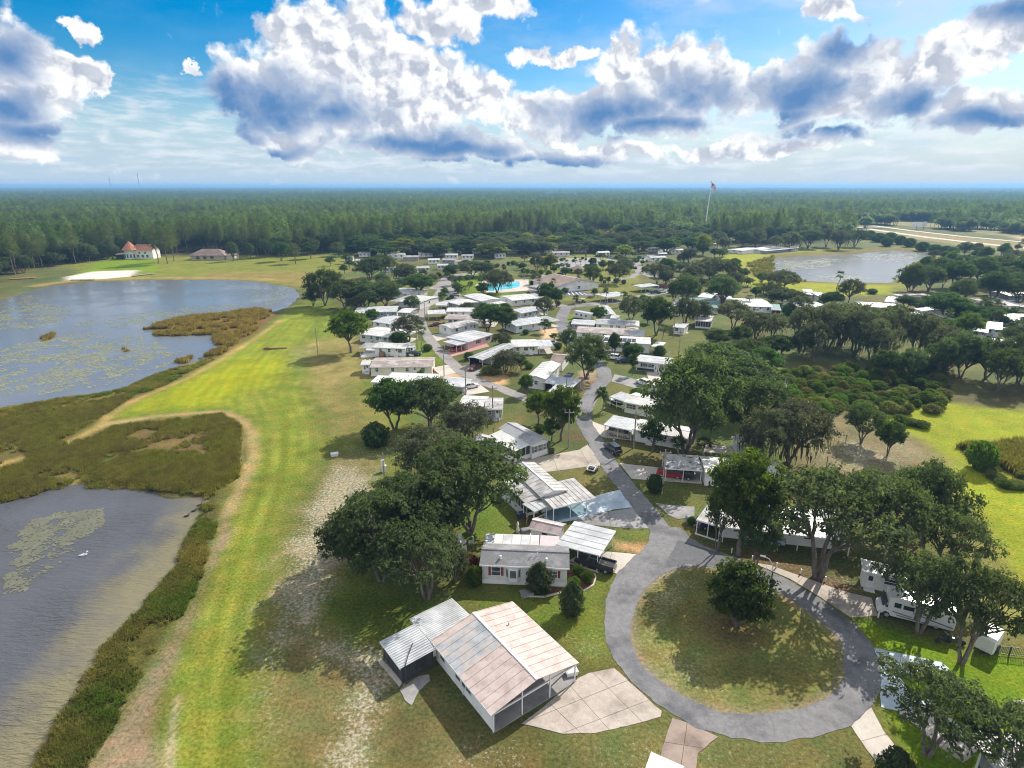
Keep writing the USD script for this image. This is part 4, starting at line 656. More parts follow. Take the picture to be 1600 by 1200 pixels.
    def door(s, sd, t, w=.9, h=2.0, z=0.55, mat=TRIM):
        f, wid = s.side(sd); c = t * wid; d = part(s.t, 'door', s.panel(sd, c - w / 2, c + w / 2, .0, .05, z, z + h), mat); part(d, 'pane', s.panel(sd, c - w * .28, c + w * .28, .052, .06, z + h * .55, z + h * .9), PANE)
        part(s.t, 'step', s.panel(sd, c - w * .7, c + w * .7, .06, .9, 0.0, z - .06), TRIM)
    def autowin(s, n=3, ne=1, shut=None, sill=1.25, door=True):
        for sd in ('a0', 'a1'):
            for k in range(n): s.window(sd, (k + .5) / n + brng.uniform(-.04, .04), brng.choice([.8, 1.0, 1.3]), 1.0, sill, shut if k % 2 == 0 else None)
        for sd in ('e0', 'e1'):
            for k in range(ne): s.window(sd, (k + .5) / ne, .9, 1.0, sill)
    def posts(s, pts, mat=TRIM, r=.06, z0=0.05):
        for u, v in pts: u, v = u * s.L, v * s.D; part(s.t, 'post', MB().box(u - r, u + r, v - r, v + r, z0, s.h(v), s.W), mat)
        return s
    def screen(s, mat=W_DARK, n=5, ne=3, kick=.45, sides=('a0', 'e0', 'e1'), inset=.25, zf=0.0, fr=TRIM):
        """A screened porch: dark mesh behind white uprights and a kick plate."""
        s.walls(mat, inset, s.L - inset, inset, s.D - inset, name='screen', z0=zf)
        for sd in sides:
            f, wid = s.side(sd); k = n if sd[0] == 'a' else ne
            for q in range(k + 1):
                x = wid * q / k; v = s.h(s.b[2] if sd == 'a0' else s.b[3]) if sd[0] == 'a' else min(s.h(s.b[2]), s.h(s.b[3])); part(s.t, 'upright', s.panel(sd, max(0, x - .05), min(wid, x + .05), .003, .06, zf, v - .02), fr)
            part(s.t, 'kick_plate', s.panel(sd, .06, wid - .06, .004, .045, zf, zf + kick), fr)
        return s
def home(label, px, name='mobile_home', cat='house', group=None):
    p = G(*px); return thing(name, label, cat, (0, 0, 0), group=group)
def simple_home(label, A, B, C, roof=R_WHITE, wall=W_WHITE, eave=2.6, rise=.5, kind_='gable', axis='u', n=3, ne=1, panels=4, ribs=2, skirt=True, name='mobile_home', shut=None):
    t = home(label, A, name); b = Block(t, A, B, C, eave, rise, kind_, axis); b.roofing(roof, panels, ribs); b.walls(wall, skirt=TRIM if skirt else None); b.autowin(n, ne, shut); b.door('a0', .72); SIMPLE.append((b, roof)); return b
def carport(t, A, B, C, mat=R_PALE, z=2.35, rise=.15, n=6, ribs=2, post=((.04, .06), (.5, .06), (.96, .06), (.96, .94), (.04, .94)), axis='u'):
    b = Block(t, A, B, C, z, rise, 'flat', axis, .1); b.roofing(mat, n, ribs); b.posts(post); return b
# ---------------------------------------------------------------- near homes
# big home at the bottom with the pink stained roof
t = home('large white home with pink stained gable roof nearest the camera by the slabbed driveway', (768, 1150), 'double_wide_home')
b = Block(t, (673.5, 1002), (768, 1119), (801, 941), 2.45, 1.1)
b.roofing(R_PINK, 12, 1, mats=lambda q, k: (R_GRIME if 1 <= k <= 5 and q == (0 if b.h(0) == b.eave else 1) else R_PINK))
b.walls(W_WHITE, .35, b.L - 3.0, .35, b.D - .5)
part(t, 'wall', MB().box(b.L - 2.99, b.L - .35, .36, .48, 0, 2.38, b.W), W_WHITE)
for x in (.18, .56, .68, .80): b.window('a0', x, 1.0, 1.0, 1.1)
for x in (.3, .62, .85): b.window('e1', x, .9, 1.1, 1.0, pane=None, bars=1)
b.door('e1', .46, z=.12); b.posts([(.985, .03), (.985, .34), (.985, .66), (.985, .97), (.86, .97)])
part(t, 'beam', MB().box(b.L - .32, b.L - .18, .1, b.D - .1, 2.12, 2.3, b.W), TRIM)
part(t, 'porch_slab', MB().box(b.L - 2.95, b.L - .1, .5, b.D - .1, 0.0, .11, b.W), conc_grey)
part(t, 'vent', MB().box(b.L - 2.6, b.L - 1.9, b.D * .3, b.D * .36, .112, .16, b.W), DARKM)
part(t, 'roof_vent', MB().tube(b.W(np.array([b.L * .3, b.D * .72, b.h(b.D * .72)])), b.W(np.array([b.L * .3, b.D * .72, b.h(b.D * .72) + .4])), .09), STEEL)
part(t, 'downpipe', MB().path([b.W(np.array([b.L * .52, -.02, 2.3])), b.W(np.array([b.L * .52, .1, 2.0])), b.W(np.array([b.L * .52, .28, 0.0]))], [.05] * 3), TRIM)
b2 = Block(t, (640.6, 966.7), (673.5, 1002), (709.6, 938), 2.35, -.12, 'flat'); b2.roofing(R_PALE, 4, 4); b2.walls(W_WHITE, .2, b2.L - .05, .2, b2.D - .2)
b3 = Block(t, (593.8, 1002.9), (625.7, 1045.4), (643.7, 973), 2.2, .12, 'flat'); b3.roofing(R_PALE, 7, 2, rib_h=.09); b3.screen(n=4, ne=4, fr=DARKM, kick=.3)
part(t, 'downpipe', MB().path([b3.W(np.array([b3.L * .55, b3.D * .62, 2.5])), b3.W(np.array([b3.L * .85, b3.D * .3, 2.62])), b3.W(np.array([b3.L + .05, b3.D * .12, 2.3])), b3.W(np.array([b3.L + .05, b3.D * .12, 0]))], [.055] * 4), DARKM)
drive('walkway', [(625, 1078), (652, 1058), (670, 1054), (672, 1064), (655, 1080), (643, 1102), (632, 1094)], conc_grey)
drive('walkway', [(590, 1032), (596, 1028), (628, 1066), (624, 1074)], conc_pale, [((604, 1050), (612, 1044))])
# grey roofed home with maroon shutters
t = home('pale grey home with maroon shutters and dark shingle roof beside the ring road', (754, 920), 'mobile_home')
b = Block(t, (749, 883), (890, 889), (756, 849), 3.0, .75); b.roofing(R_SHING, 1); b.walls(W_GREY, skirt=TRIM)
sd = 'a0'
b.window(sd, .165, 1.15, 1.25, 1.35, SHUT_R, bars=0); b.window(sd, .83, 1.2, 1.0, 1.35, SHUT_R, bars=1)
for x in (.165, .83): part(t, 'transom_vent', b.panel(sd, x * (b.L - .6) - .6, x * (b.L - .6) + .6, .003, .04, 2.68, 2.84), DARKM)
bw = .37 * (b.L - .6); f, _ = b.side(sd); bm = MB(); q = np.array([f(bw - 1.0, 0, .65), f(bw - .55, .5, .65), f(bw + .55, .5, .65), f(bw + 1.0, 0, .65)]); q2 = q.copy(); q2[:, 2] = 2.8; bm.hexa(b.W(q), b.W(q2)); bay = part(t, 'bay_window', bm, W_GREY)
part(bay, 'pane', b.panel(sd, bw - .4, bw + .4, .503, .53, 1.35, 2.45), PANE)
for sg in (-1, 1): q = np.array([f(bw + sg * .9, .125, 1.35), f(bw + sg * .68, .37, 1.35), f(bw + sg * .70, .39, 1.35), f(bw + sg * .92, .145, 1.35)]); q2 = q.copy(); q2[:, 2] = 2.45; part(bay, 'pane', MB().hexa(b.W(q), b.W(q2)), PANE)
b.window('e0', .5, .8, 1.0, 1.4); b.window('e1', .4, .8, 1.0, 1.4)
for x, y in ((.23, .22), (.745, .2), (.58, .33), (.64, .36)): u, v = x * b.L, y * b.D; part(t, 'roof_vent', MB().tube(b.W(np.array([u, v, b.h(v)])), b.W(np.array([u, v, b.h(v) + .5])), .16 if y < .3 else .06, n=8), TRIM)
b2 = Block(t, (755, 855), (842, 858), (759.7, 832.5), 3.05, -.2, 'flat'); b2.roofing(R_PALE, 6, 1, mats=lambda q, k: R_WHITE if k % 2 else R_PALE, m=1); b2.walls(W_WHITE, .2, b2.L - .2, .3, b2.D - .2)
t = home('grey ribbed carport over a black pickup beside the grey shingle home', (936, 889), 'carport', 'carport')
b = carport(t, (868.4, 852), (936, 872), (892, 813), R_PALE, 2.35, .25, 5, 1, axis='v', post=()); b.posts([(.05, .05), (.05, .5), (.05, .95), (.95, .05), (.95, .95)]); b.posts([(.97, .5)])
part(t, 'kerb', MB().box(.0, .14, 0, b.D, 0, .16, b.W), R_MAUVE)
t = home('mauve roofed garden shed between the grey home and the carport', (830, 840), 'garden_shed', 'shed'); b = Block(t, (826, 825), (875, 836), (837.5, 809), 2.3, .55); b.roofing(R_MAUVE, 6, 0); b.walls(W_GREY); b.window('a0', .5, .9, .8, 1.1); b.door('e0', .5, z=.1)
b = Block(t, (843, 852), (873, 854), (844, 838), 2.15, .1, 'flat'); b.roofing(R_PINKA, 1, name='awning'); b.posts([(.05, .05), (.95, .05)])
# worn corrugated home with blue carport
t = home('worn grey home with ridged roof and blue walled carport beside the pale blue drive', (845, 800), 'mobile_home')
b = Block(t, (797, 731), (846, 777), (832, 720), 3.05, .55); b.roofing(R_WORN, 10, 1); b.walls(W_WHITE, skirt=TRIM); b.autowin(2, 1)
b2 = Block(t, (864, 795), (931, 778), (834, 764), 2.6, .25, 'flat'); b2.roofing(R_WORN, 9, 1); b2.posts([(.03, .03), (.42, .03), (.8, .03), (.97, .5), (.97, .97)]); part(t, 'wall', MB().box(.1, b2.L * .55, b2.D * .55, b2.D * .6, 0, 2.55, b2.W), W_BLUE); part(t, 'porch_slab', MB().box(.1, b2.L * .9, .2, b2.D * .54, 0, .13, b2.W), noisy('slab_blue', (.12, .22, .28), (.2, .3, .36), .8))
b3 = Block(t, (822, 787), (786, 752), (840, 777), 2.4, .3, 'flat'); b3.roofing(R_WORN, 6, 1); b3.screen(n=8, ne=2, kick=.5, sides=('a0', 'e0', 'e1'), fr=TRIM)
b4 = Block(t, (834, 800), (856, 790), (819, 788), 2.3, .1, 'flat'); b4.roofing(R_PALE, 3, 1); b4.posts([(.05, .05), (.95, .05), (.05, .95)]); rl = MB()
for k in range(9): rl.box(b4.L * (.1 + k * .1) - .02, b4.L * (.1 + k * .1) + .02, .1, .14, .15, .95, b4.W)
rl.box(.1, b4.L - .1, .09, .15, .95, 1.02, b4.W); part(t, 'railing', rl, TRIM)
rp = frame((822, 801), (781, 764), (818, 803), 0); part(t, 'ramp', MB().box(0, rp[1], 0, 1.1, .0, .35, rp[0]), TRIM)
# home at the tip of the red marker: shingle gable with a white screened porch
t = home('home with light shingle roof and white flat roofed screened porch by the tan drive', (831, 716), 'mobile_home')
b = Block(t, (779, 669), (831, 697), (806, 661), 2.9, .7); b.roofing(R_PALESH, 1); b.walls(W_WHITE, skirt=TRIM)
e = 'e1'
for x in (.22, .52, .8): b.window(e, x, .75, 1.2, 1.2, SHUT_B if x != .52 else None)
b.window('a1', .3); b.window('a1', .7); b.door('a0', .8)
b2 = Block(t, (759.7, 682), (805.6, 705.6), (785, 673.4), 2.5, .35, 'flat'); b2.roofing(R_WHITE, 9, 0); b2.screen(n=9, ne=3, kick=.9)
for k in range(4): part(t, 'step', MB().box(b2.L + .1 + k * .32, b2.L + .42 + k * .32, .4, 1.9, 0, .62 - k * .16, b2.W), conc_grey)
t = home('small grey roofed shed half hidden left of the white screened porch', (748, 695), 'garden_shed', 'shed'); b = Block(t, (738, 686), (757, 692), (744, 675), 2.3, .4); b.roofing(R_PALE, 4, 1); b.walls(W_GREY); b.door('e1', .5, z=.1)
# right of the main drive
t = home('long white home with carport over a tan van under the huge oak', (990, 690), 'mobile_home')
b = Block(t, (988, 671), (1080, 687), (1000, 655), 2.6, .35, 'gable'); b.roofing(R_WHITE, 10, 1); b.walls(W_WHITE, skirt=TRIM); b.autowin(3, 1); b.door('a0', .3)
b2 = carport(t, (943, 664), (987.5, 673), (950, 648), R_PALE, 2.45, .1, 8, 1)
t = home('white home with leaf stained carport roof over a red car', (1100, 750), 'mobile_home')
b = carport(t, (1039, 732), (1099, 735.6), (1037, 710), R_STAIN, 2.5, .1, 8, 2)
b = Block(t, (1101, 738), (1232, 747), (1105, 714), 2.7, .45); b.roofing(R_WHITE, 10, 1); b.walls(W_WHITE, skirt=TRIM); b.autowin(4, 1); b.door('a0', .2); part(t, 'deck', MB().box(b.L + .1, b.L + 2.4, .6, b.D - .6, .0, .5, b.W), REDWOOD)
t = home('white gabled cottage shed behind the stained carport', (1157, 706), 'garden_shed', 'shed'); b = Block(t, (1155, 697), (1184, 697), (1160, 683), 2.2, .7, axis='v'); b.roofing(R_WHITE, 4, 1); b.walls(R_PALE); b.door('e0', .5, z=.1, mat=W_GREY)
t = home('cream home with white gable roof and boat carport beside the feather palm', (975, 640), 'mobile_home')
b = Block(t, (974, 628), (1024, 638), (985, 612), 2.6, .6); b.roofing(R_WHITE, 8, 2); b.walls(W_CREAM, skirt=TRIM); b.window('a0', .22, 2.2, 1.0, 1.2, bars=2); b.window('a0', .52, .8, .6, 1.5); b.window('e0', .5); b.window('a1', .4)
b2 = carport(t, (952, 620), (974, 627), (946, 606), R_PALE, 2.4, .2, 5, 2)
t = home('small white home with pale metal roof behind the parked white car', (994, 575), 'mobile_home'); b = Block(t, (992.5, 564), (1046, 570), (997.5, 554), 2.75, .35); b.roofing(R_PALE, 9, 1); b.walls(W_WHITE, skirt=TRIM); b.window('a0', .25, 1.0, .9, 1.3, SHUT_B); b.window('a0', .47, 1.6, .9, 1.3, bars=1); b.window('a0', .8); b.window('e0', .5); part(t, 'railing', b.panel('a0', .4, b.L * .55, .5, .56, .3, .95), SHUT_B)
t = home('white flat roofed garage under the huge oak beside the white car', (1016, 610), 'garage', 'garage'); b = Block(t, (1014, 599), (1047, 610), (1031, 588), 2.5, .12, 'flat'); b.roofing(R_WHITE, 6, 1); b.walls(R_PALE); part(t, 'garage_door', b.panel('e0', .4, b.D - 1.0, .0, .05, 0, 2.1), TRIM); b.window('a0', .6)
t = home('white home with solar panels on its roof behind the clipped shrubs', (945, 553), 'mobile_home'); b = Block(t, (941, 534), (1017, 538), (943, 524), 3.0, .45); b.roofing(R_WHITE, 8, 1); b.walls(W_WHITE, skirt=TRIM)
for x in (.1, .2, .36, .62, .8): b.window('a0', x, .9, 1.1, 1.3, SHUT_B if x == .36 else None)
for k in range(7): part(t, 'solar_panel', b.slab(b.L * (.04 + k * .095), b.L * (.04 + k * .095) + b.L * .08, b.D * .1, b.D * .42, .05, .16), SOLAR)
b.door('a0', .5); t2 = b2 = Block(t, (1017, 541), (1032, 543), (1018, 533), 2.4, .1, 'flat'); b2.roofing(R_WHITE, 2, 1); b2.posts([(.05, .05), (.95, .05), (.95, .95)])
for lab, A, B, C, rf, wl in (('pale brown roofed home in the row behind the big bend oak', (900, 519), (984, 523), (902, 510), R_RUST, W_WHITE), ('grey roofed white home furthest back in the row by the travel trailer', (930, 506), (978, 508), (933, 498), R_GREY, W_WHITE), ('pale green roofed open carport home with white car beside the junction', (892, 506), (929, 508), (896, 499), R_PALE, W_SLATE),
    ('white home seen end on with worn grey roof by the lone fan palm', (946, 493), (937, 480), (961, 490), R_GREY, W_WHITE), ('low white shed at the end of the worn grey roof', (953, 497), (966, 498), (954, 492), R_WHITE, W_WHITE),
    ('white home with long pale roof at the lane end behind the red marker', (806, 510), (860, 502), (800, 500), R_PALE, W_TEALP), ('cream home with white porch roof left of the tall pole', (800, 542), (842, 541), (806, 531), R_WHITE, W_CREAM), ('grey home behind the leaning tree trunk left of the junction', (815, 490), (845, 484), (810, 482), R_PALE, W_GREY), ('white flat home right beside the hall lawn', (800, 470), (842, 466), (800, 461), R_WHITE, W_WHITE)):
    simple_home(lab, A, B, C, rf, wl, n=3, panels=5, ribs=1)
t = home('brown gabled shed left of the big bend oak', (855, 570), 'garden_shed', 'shed'); b = Block(t, (858, 565), (880, 567), (854, 551), 2.6, 1.0, axis='u'); b.roofing(R_BROWN, 5, 0); b.walls(W_WHITE); b.window('e0', .5)
t = home('white metal home with lean to carport and blue tarpaulin left of the big bend oak', (830, 620), 'mobile_home')
b = Block(t, (822, 590), (848, 566), (845, 601), 2.9, .6); b.roofing(R_WHITE, 7, 1); b.walls(W_WHITE); b.autowin(2, 1)
b2 = Block(t, (846, 597), (896, 605), (854, 586), 2.3, .3, 'flat'); b2.roofing(R_PALE, 6, 2); b2.posts([(.03, .05), (.35, .05), (.68, .05), (.97, .05), (.97, .95)]); part(t, 'wall', MB().box(.2, b2.L * .6, b2.D * .3, b2.D * .34, 0, 2.2, b2.W), W_DARK); part(t, 'tarpaulin', b2.slab(b2.L * .42, b2.L * .62, b2.D * .95, b2.D * 1.5, .05, .1), simple('tarp_blue', (.02, .05, .16), .6))
t = home('pale corrugated shed behind the light green tree by the main drive', (860, 625), 'garden_shed', 'shed'); b = Block(t, (856, 612), (876, 615), (859, 600), 2.4, .2, 'flat'); b.roofing(R_PALE, 5, 2); b.walls(R_PALE); b.door('a0', .5, z=.1)
# ribbed white home under the wide open oak, dark carport, bottom homes
t = home('white ribbed roof home under the wide open oak with a grey car beneath its eave', (1150, 850), 'mobile_home')
b = Block(t, (1128, 824), (1335, 846), (1142, 784), 2.7, .7); b.roofing(R_WHITE, 18, 2); b.walls(W_WHITE, b.L * .02, b.L * .98, b.D * .22, b.D - .3); b.autowin(5, 1); b.posts([(x, .04) for x in (.02, .2, .4, .6, .8, .98)])
t = home('dark open carport with white posts at the road edge under the yellow green tree', (1110, 832), 'carport', 'carport'); b = Block(t, (1088, 812), (1126, 824), (1100, 788), 2.5, .1, 'flat'); b.roofing(R_GREY, 4, 2); b.posts([(.04, .04), (.5, .04), (.96, .04), (.04, .96), (.96, .96)]); part(t, 'wall', MB().box(.3, b.L - .3, b.D * .75, b.D * .8, 0, 2.4, b.W), W_DARK); part(t, 'kerb', MB().box(.0, b.L, .02, .16, 0, .2, b.W), TRIM)
t = home('white ribbed roof corner at the bottom edge beside the brown drive', (1020, 1200), 'carport', 'carport'); b = carport(t, (1017, 1176), (1069, 1199), (995, 1222), R_WHITE, 2.5, .1, 7, 2, post=((.04, .04), (.5, .04), (.96, .04), (.04, .96), (.96, .96)))
t = home('white ribbed roof home at the bottom right corner behind the sparse oaks', (1540, 1200), 'mobile_home'); b = Block(t, (1509, 1141), (1556, 1207), (1640, 1166), 2.6, .1, 'flat', axis='v'); b.roofing(R_WHITE, 9, 3, rib_h=.1); b.walls(W_SLATE, 1.0, b.L - .4, .9, b.D - .4); b.posts([(.02, .03), (.02, .5), (.3, .03), (.6, .03)])
t = home('white box shed partly hidden behind the motorhome', (1350, 915), 'garden_shed', 'shed'); b = Block(t, (1347, 892), (1418, 908), (1356, 878), 2.5, .2, 'flat'); b.roofing(R_WHITE, 5, 1); b.walls(W_WHITE); b.window('a0', .7, 1.4, .8, 1.2); b.door('a0', .2, z=.1)
drive('driveway', [(1392, 1085), (1422, 1082), (1455, 1096), (1500, 1135), (1532, 1170), (1506, 1192), (1470, 1168), (1430, 1132), (1404, 1114)], conc_pale, [((1420, 1130), (1450, 1090)), ((1470, 1170), (1500, 1130))])
# ---------------------------------------------------------------- homes of the lane on the left
for lab, A, B, C, rf, wl, kw in (
    ('cream home with brown stained roof and small windows at the meadow edge', (577, 574), (676, 573), (600, 559), R_RUST, W_CREAM, dict(n=4, panels=9)),
    ('small white box room left of the cream home', (563, 570), (578, 570), (566, 563), R_WHITE, W_WHITE, dict(n=1, panels=2)),
    ('white rounded home behind the white deck and dark car', (583, 543), (634, 545), (587, 535), R_WHITE, W_WHITE, dict(n=3, panels=5)),
    ('small white shed right of the white rounded home', (634, 543), (647, 543), (636, 537), R_WHITE, W_WHITE, dict(n=1, panels=2)),
    ('wide white roofed home with green tinted windows beside the bright lime tree', (560, 522), (607, 527), (582, 510), R_WHITE, W_TEALP, dict(n=4, panels=6)),
    ('white stepped roof home behind the wide white roofed home', (581, 502), (612, 507), (594, 490), R_PALE, W_WHITE, dict(n=2, panels=4)),
    ('long grey screened home with flat pale roof by the small palm', (571, 488), (620, 487), (573, 479), R_PALE, W_SLATE, dict(n=5, panels=5)),
    ('white carport room at the right end of the long grey screened home', (621, 488), (641, 489), (624, 481), R_WHITE, W_SLATE, dict(n=1, panels=2)),
    ('white home with pink forecourt in front of the round green tree', (622, 471), (656, 474), (636, 460), R_WHITE, W_WHITE, dict(n=2, panels=4)),
    ('pale home hidden behind the lakeside row of trees', (612, 457), (640, 460), (620, 448), R_PALE, W_WHITE, dict(n=2, panels=3)),
    ('white barn like building with blue white wall beside the pool lawn', (724, 462), (753, 471), (743, 456), R_WHITE, W_GREY, dict(n=3, panels=5, eave=3.2)),
    ('dark walled home with bright white roof below the barn', (700, 472), (719, 477), (722, 465), R_WHITE, W_SLATE, dict(n=2, panels=4)),
    ('long white home third from the barn along the lane', (697, 487), (754, 487), (699, 481), R_WHITE, W_WHITE, dict(n=5, panels=6)),
    ('long beige roofed home fourth from the barn along the lane', (694, 498), (753, 500), (697, 491), R_RUST, W_CREAM, dict(n=5, panels=6)),
    ('white home with grey drive and worn gable roof above the pink home', (705, 514), (749, 505), (692, 507), R_WORN, W_WHITE, dict(n=3, panels=6)),
    ('white flat roofed row home behind the bright green oak', (597, 598), (678, 601), (614, 583), R_WHITE, W_WHITE, dict(n=4, panels=8, kind_='flat', rise=.15)),
    ('grey walled white roofed end room at the meadow left of the bright green oak', (579, 597), (598, 598), (585, 587), R_WHITE, W_GREY, dict(n=1, panels=3, kind_='flat', rise=.1)),
    ('white home with bowed roof end behind the grey mossy tree', (716, 634), (756, 636), (722, 618), R_WHITE, W_WHITE, dict(n=2, panels=6)),
    ('grey roofed home hidden behind the marker above the round tree', (757, 640), (786, 640), (758, 622), R_WORN, W_SLATE, dict(n=2, panels=4))):
    simple_home(lab, A, B, C, rf, wl, ribs=1, **kw)
t = home('pale carport frame at the lane end of the white flat row', (700, 612), 'carport', 'carport'); b = carport(t, (679, 600), (724, 605), (688, 588), R_PALE, 2.4, .1, 5, 1); part(t, 'wall', MB().box(.3, b.L * .85, b.D * .5, b.D * .56, 0, 2.3, b.W), W_GREY)
t = home('pink walled home with white flat roof and red car carport', (731, 545), 'mobile_home'); b = Block(t, (731, 535), (771, 522), (713, 523), 2.6, .2, 'flat'); b.roofing(R_PALE, 7, 1, mats=lambda q, k: R_WHITE if k in (2, 3) else R_PALE); b.walls(W_PINK); b.window('a0', .42, 1.4, 1.0, 1.1, SHUT_B); b.window('a0', .82, 1.4, 1.0, 1.1, SHUT_B); b.window('e0', .5); carport(t, (714, 540), (731, 535.5), (698, 533), R_PALE, 2.4, .1, 4, 1)
t = home('long grey ribbed carport home sloping down to the lane', (753, 574), 'mobile_home'); b = Block(t, (753, 563), (808, 540), (735, 557), 2.7, .3, 'gable'); b.roofing(R_GREY, 10, 1); b.walls(W_GREY, b.L * .28, b.L - .3); b.autowin(3, 1); b.posts([(.03, .04), (.03, .96)]); part(t, 'wall', MB().box(.4, b.L * .27, b.D - .5, b.D - .4, 0, 2.6, b.W), W_DARK)
for lab, A, B, C in (('pale flat carport second below the barn by the lane', (668, 491), (697, 490), (672, 485)), ('small grey carport by the lane under the fork tree', (680, 477), (698, 477), (684, 472))): t = home(lab, A, 'carport', 'carport'); carport(t, A, B, C, R_PALE, 2.4, .1, 3, 1)
# ---------------------------------------------------------------- homes on the right
for lab, A, B, C, rf, wl, kw in (
    ('grey blue home with teal roof patch below the dark broad tree', (1062, 478), (1126, 481), (1076, 465), R_TEAL, W_TEALP, dict(n=4)), ('pale blue two roof home left of the teal roof', (1042, 482), (1066, 484), (1050, 467), R_PALE, W_TEALP, dict(n=2)), ('white roofed home behind the teal roof', (1090, 464), (1112, 466), (1094, 456), R_WHITE, W_WHITE, dict(n=2)), ('white low roof under the dark broad tree', (1124, 467), (1146, 467), (1128, 462), R_WHITE, W_WHITE, dict(n=2)),
    ('long white home with gabled entrance and dark windows beside the fan palm', (1142, 478), (1208, 480), (1148, 466), R_WHITE, W_WHITE, dict(n=6, panels=8)), ('pale roofed home left of the grey grove top', (1243, 480), (1281, 480), (1246, 471), R_STAIN, W_WHITE, dict(n=3)), ('grey roofed shed on the lime grass by the pond', (1278, 463), (1296, 463), (1282, 456), R_GREY, W_GREY, dict(n=1, panels=2)),
    ('small pinkish gabled cottage left of the grey shed by the pond', (1255, 460), (1271, 461), (1259, 452), R_PALE, W_PINK, dict(n=1, panels=2)), ('bright white flat roofed home above the grey grove', (1345, 479), (1392, 481), (1349, 472), R_WHITE, W_WHITE, dict(n=3)), ('white cottage with tan roof at the pond edge', (1394, 460), (1406, 463), (1405, 450), R_RUST, W_WHITE, dict(n=1, panels=2)),
    ('pale roofed low building before the white cottage', (1382, 471), (1403, 473), (1388, 463), R_PALE, W_WHITE, dict(n=1, panels=2)), ('white home behind the green palmlike tree', (1428, 482), (1440, 486), (1440, 474), R_PALE, W_WHITE, dict(n=1, panels=2)),
    ('white roofed building left of the twin white roofs', (1519, 517), (1544, 520), (1524, 509), R_WHITE, W_GREY, dict(n=2)), ('bright white gabled home of the twin white roofs', (1540, 513), (1566, 516), (1530, 500), R_WHITE, W_WHITE, dict(n=2)), ('large grey gable roofed home at the right edge', (1550, 493), (1597, 504), (1561, 480), R_GREY, W_WHITE, dict(n=3)), ('tan ribbed roof home at the right edge above the grey gable', (1556, 478), (1594, 478), (1560, 467), R_RUST, W_CREAM, dict(n=3)),
    ('white pavilion roof at the right edge below the wood', (1576, 462), (1614, 462), (1580, 455), R_WHITE, W_SLATE, dict(n=3)), ('white roof among the dark belt trees at the right', (1550, 537), (1592, 542), (1556, 529), R_WHITE, W_WHITE, dict(n=3)), ('narrow white roof above the dark belt trees', (1493, 530), (1532, 531), (1497, 523), R_WHITE, W_WHITE, dict(n=3)),
    ('white home on the lime meadow left of the dark tree by the pond', (1142, 390), (1161, 392), (1146, 384), R_WHITE, W_WHITE, dict(n=2, panels=3)), ('white home with dark garage opening at the far pond meadow', (1168, 389), (1188, 391), (1172, 381), R_WHITE, W_GREY, dict(n=2, panels=3))):
    simple_home(lab, A, B, C, rf, wl, ribs=1, **{'panels': 4, **kw})
t = home('grey home with dark solar sheets and triple window gable among the right trees', (1451, 508), 'mobile_home'); b = Block(t, (1420, 489), (1452, 500), (1440, 482), 2.8, .9); b.roofing(R_PALE, 5, 1); b.walls(W_GREY); [part(t, 'solar_panel', b.slab(b.L * (.45 + .13 * k), b.L * (.57 + .13 * k), b.D * .08, b.D * .45, .05, .14), SOLAR) for k in range(4)]; [b.window('e1', x, .7, 1.2, 1.1) for x in (.3, .5, .7)]
t = home('white screened porch house between the thin grey oaks', (1090, 512), 'mobile_home'); b = Block(t, (1086, 501), (1112, 503), (1090, 492), 2.7, .3, 'gable'); b.roofing(R_WHITE, 5, 1); b.screen(n=6, ne=3, kick=.6)
t = home('small pink and white shed on the open lawn', (1052, 520), 'garden_shed', 'shed'); b = Block(t, (1051, 511), (1070, 513), (1057, 504), 2.5, .3); b.roofing(R_PALE, 4, 1); b.walls(W_WHITE); b.window('a0', .3); b.door('e1', .5, z=.1, mat=W_PINK)
t = home('dark roofed carport with red car beside the long white gabled home', (1206, 489), 'carport', 'carport'); carport(t, (1205, 484), (1221, 485), (1208, 476), R_TEAL, 2.4, .2, 3, 1)
# carports, coolers and vents of the village homes
TREE_FREE = TAKEN.buffer(.3); AC = simple('cooler_grey', (.42, .43, .43), .5)
for k, (b, rf_) in enumerate(SIMPLE):
    t = b.t
    for u in ((.25, .7) if b.roof == 'gable' else (.4,)):
        v = b.D * (.3 if k % 2 else .68); q = b.W(np.array([b.L * u, v, b.h(v)])); part(t, 'roof_vent', MB().tube(q, q + [0, 0, .45], .12, n=6), TRIM)
    part(t, 'air_conditioner', MB().box(b.L * .4, b.L * .4 + .8, -.55, .2, .05, .75, b.W), AC)
    if b.L < 7: continue
    for u0, u1 in ((b.L + .05, b.L + 4.8), (-4.8, -.05)):
        r = Polygon(b.W(np.array([[u0, .2, 0], [u1, .2, 0], [u1, b.D - .2, 0], [u0, b.D - .2, 0]], float))[:, :2])
        if any(r.intersection(f_).area > .6 for f_ in FOOT) or r.intersection(TREE_FREE).area > 6: continue
        c_ = Block(t, 0, 0, 0, 2.3, .12, 'flat', W=(lambda p, W=b.W, u0=u0: W(np.asarray(p) + [u0, .2, 0])), L=u1 - u0, D=b.D - .4); c_.roofing([R_PALE, R_WHITE, R_GREY][k % 3], 3, 1); c_.posts([(.05, .05), (.95, .05), (.05, .95), (.95, .95)] if u0 > 0 else [(.05, .05), (.05, .95), (.95, .05), (.95, .95)]); part(t, 'carport_slab', MB().box(.1, c_.L - .1, .1, c_.D - .1, 0, .06, c_.W), conc_pale); break
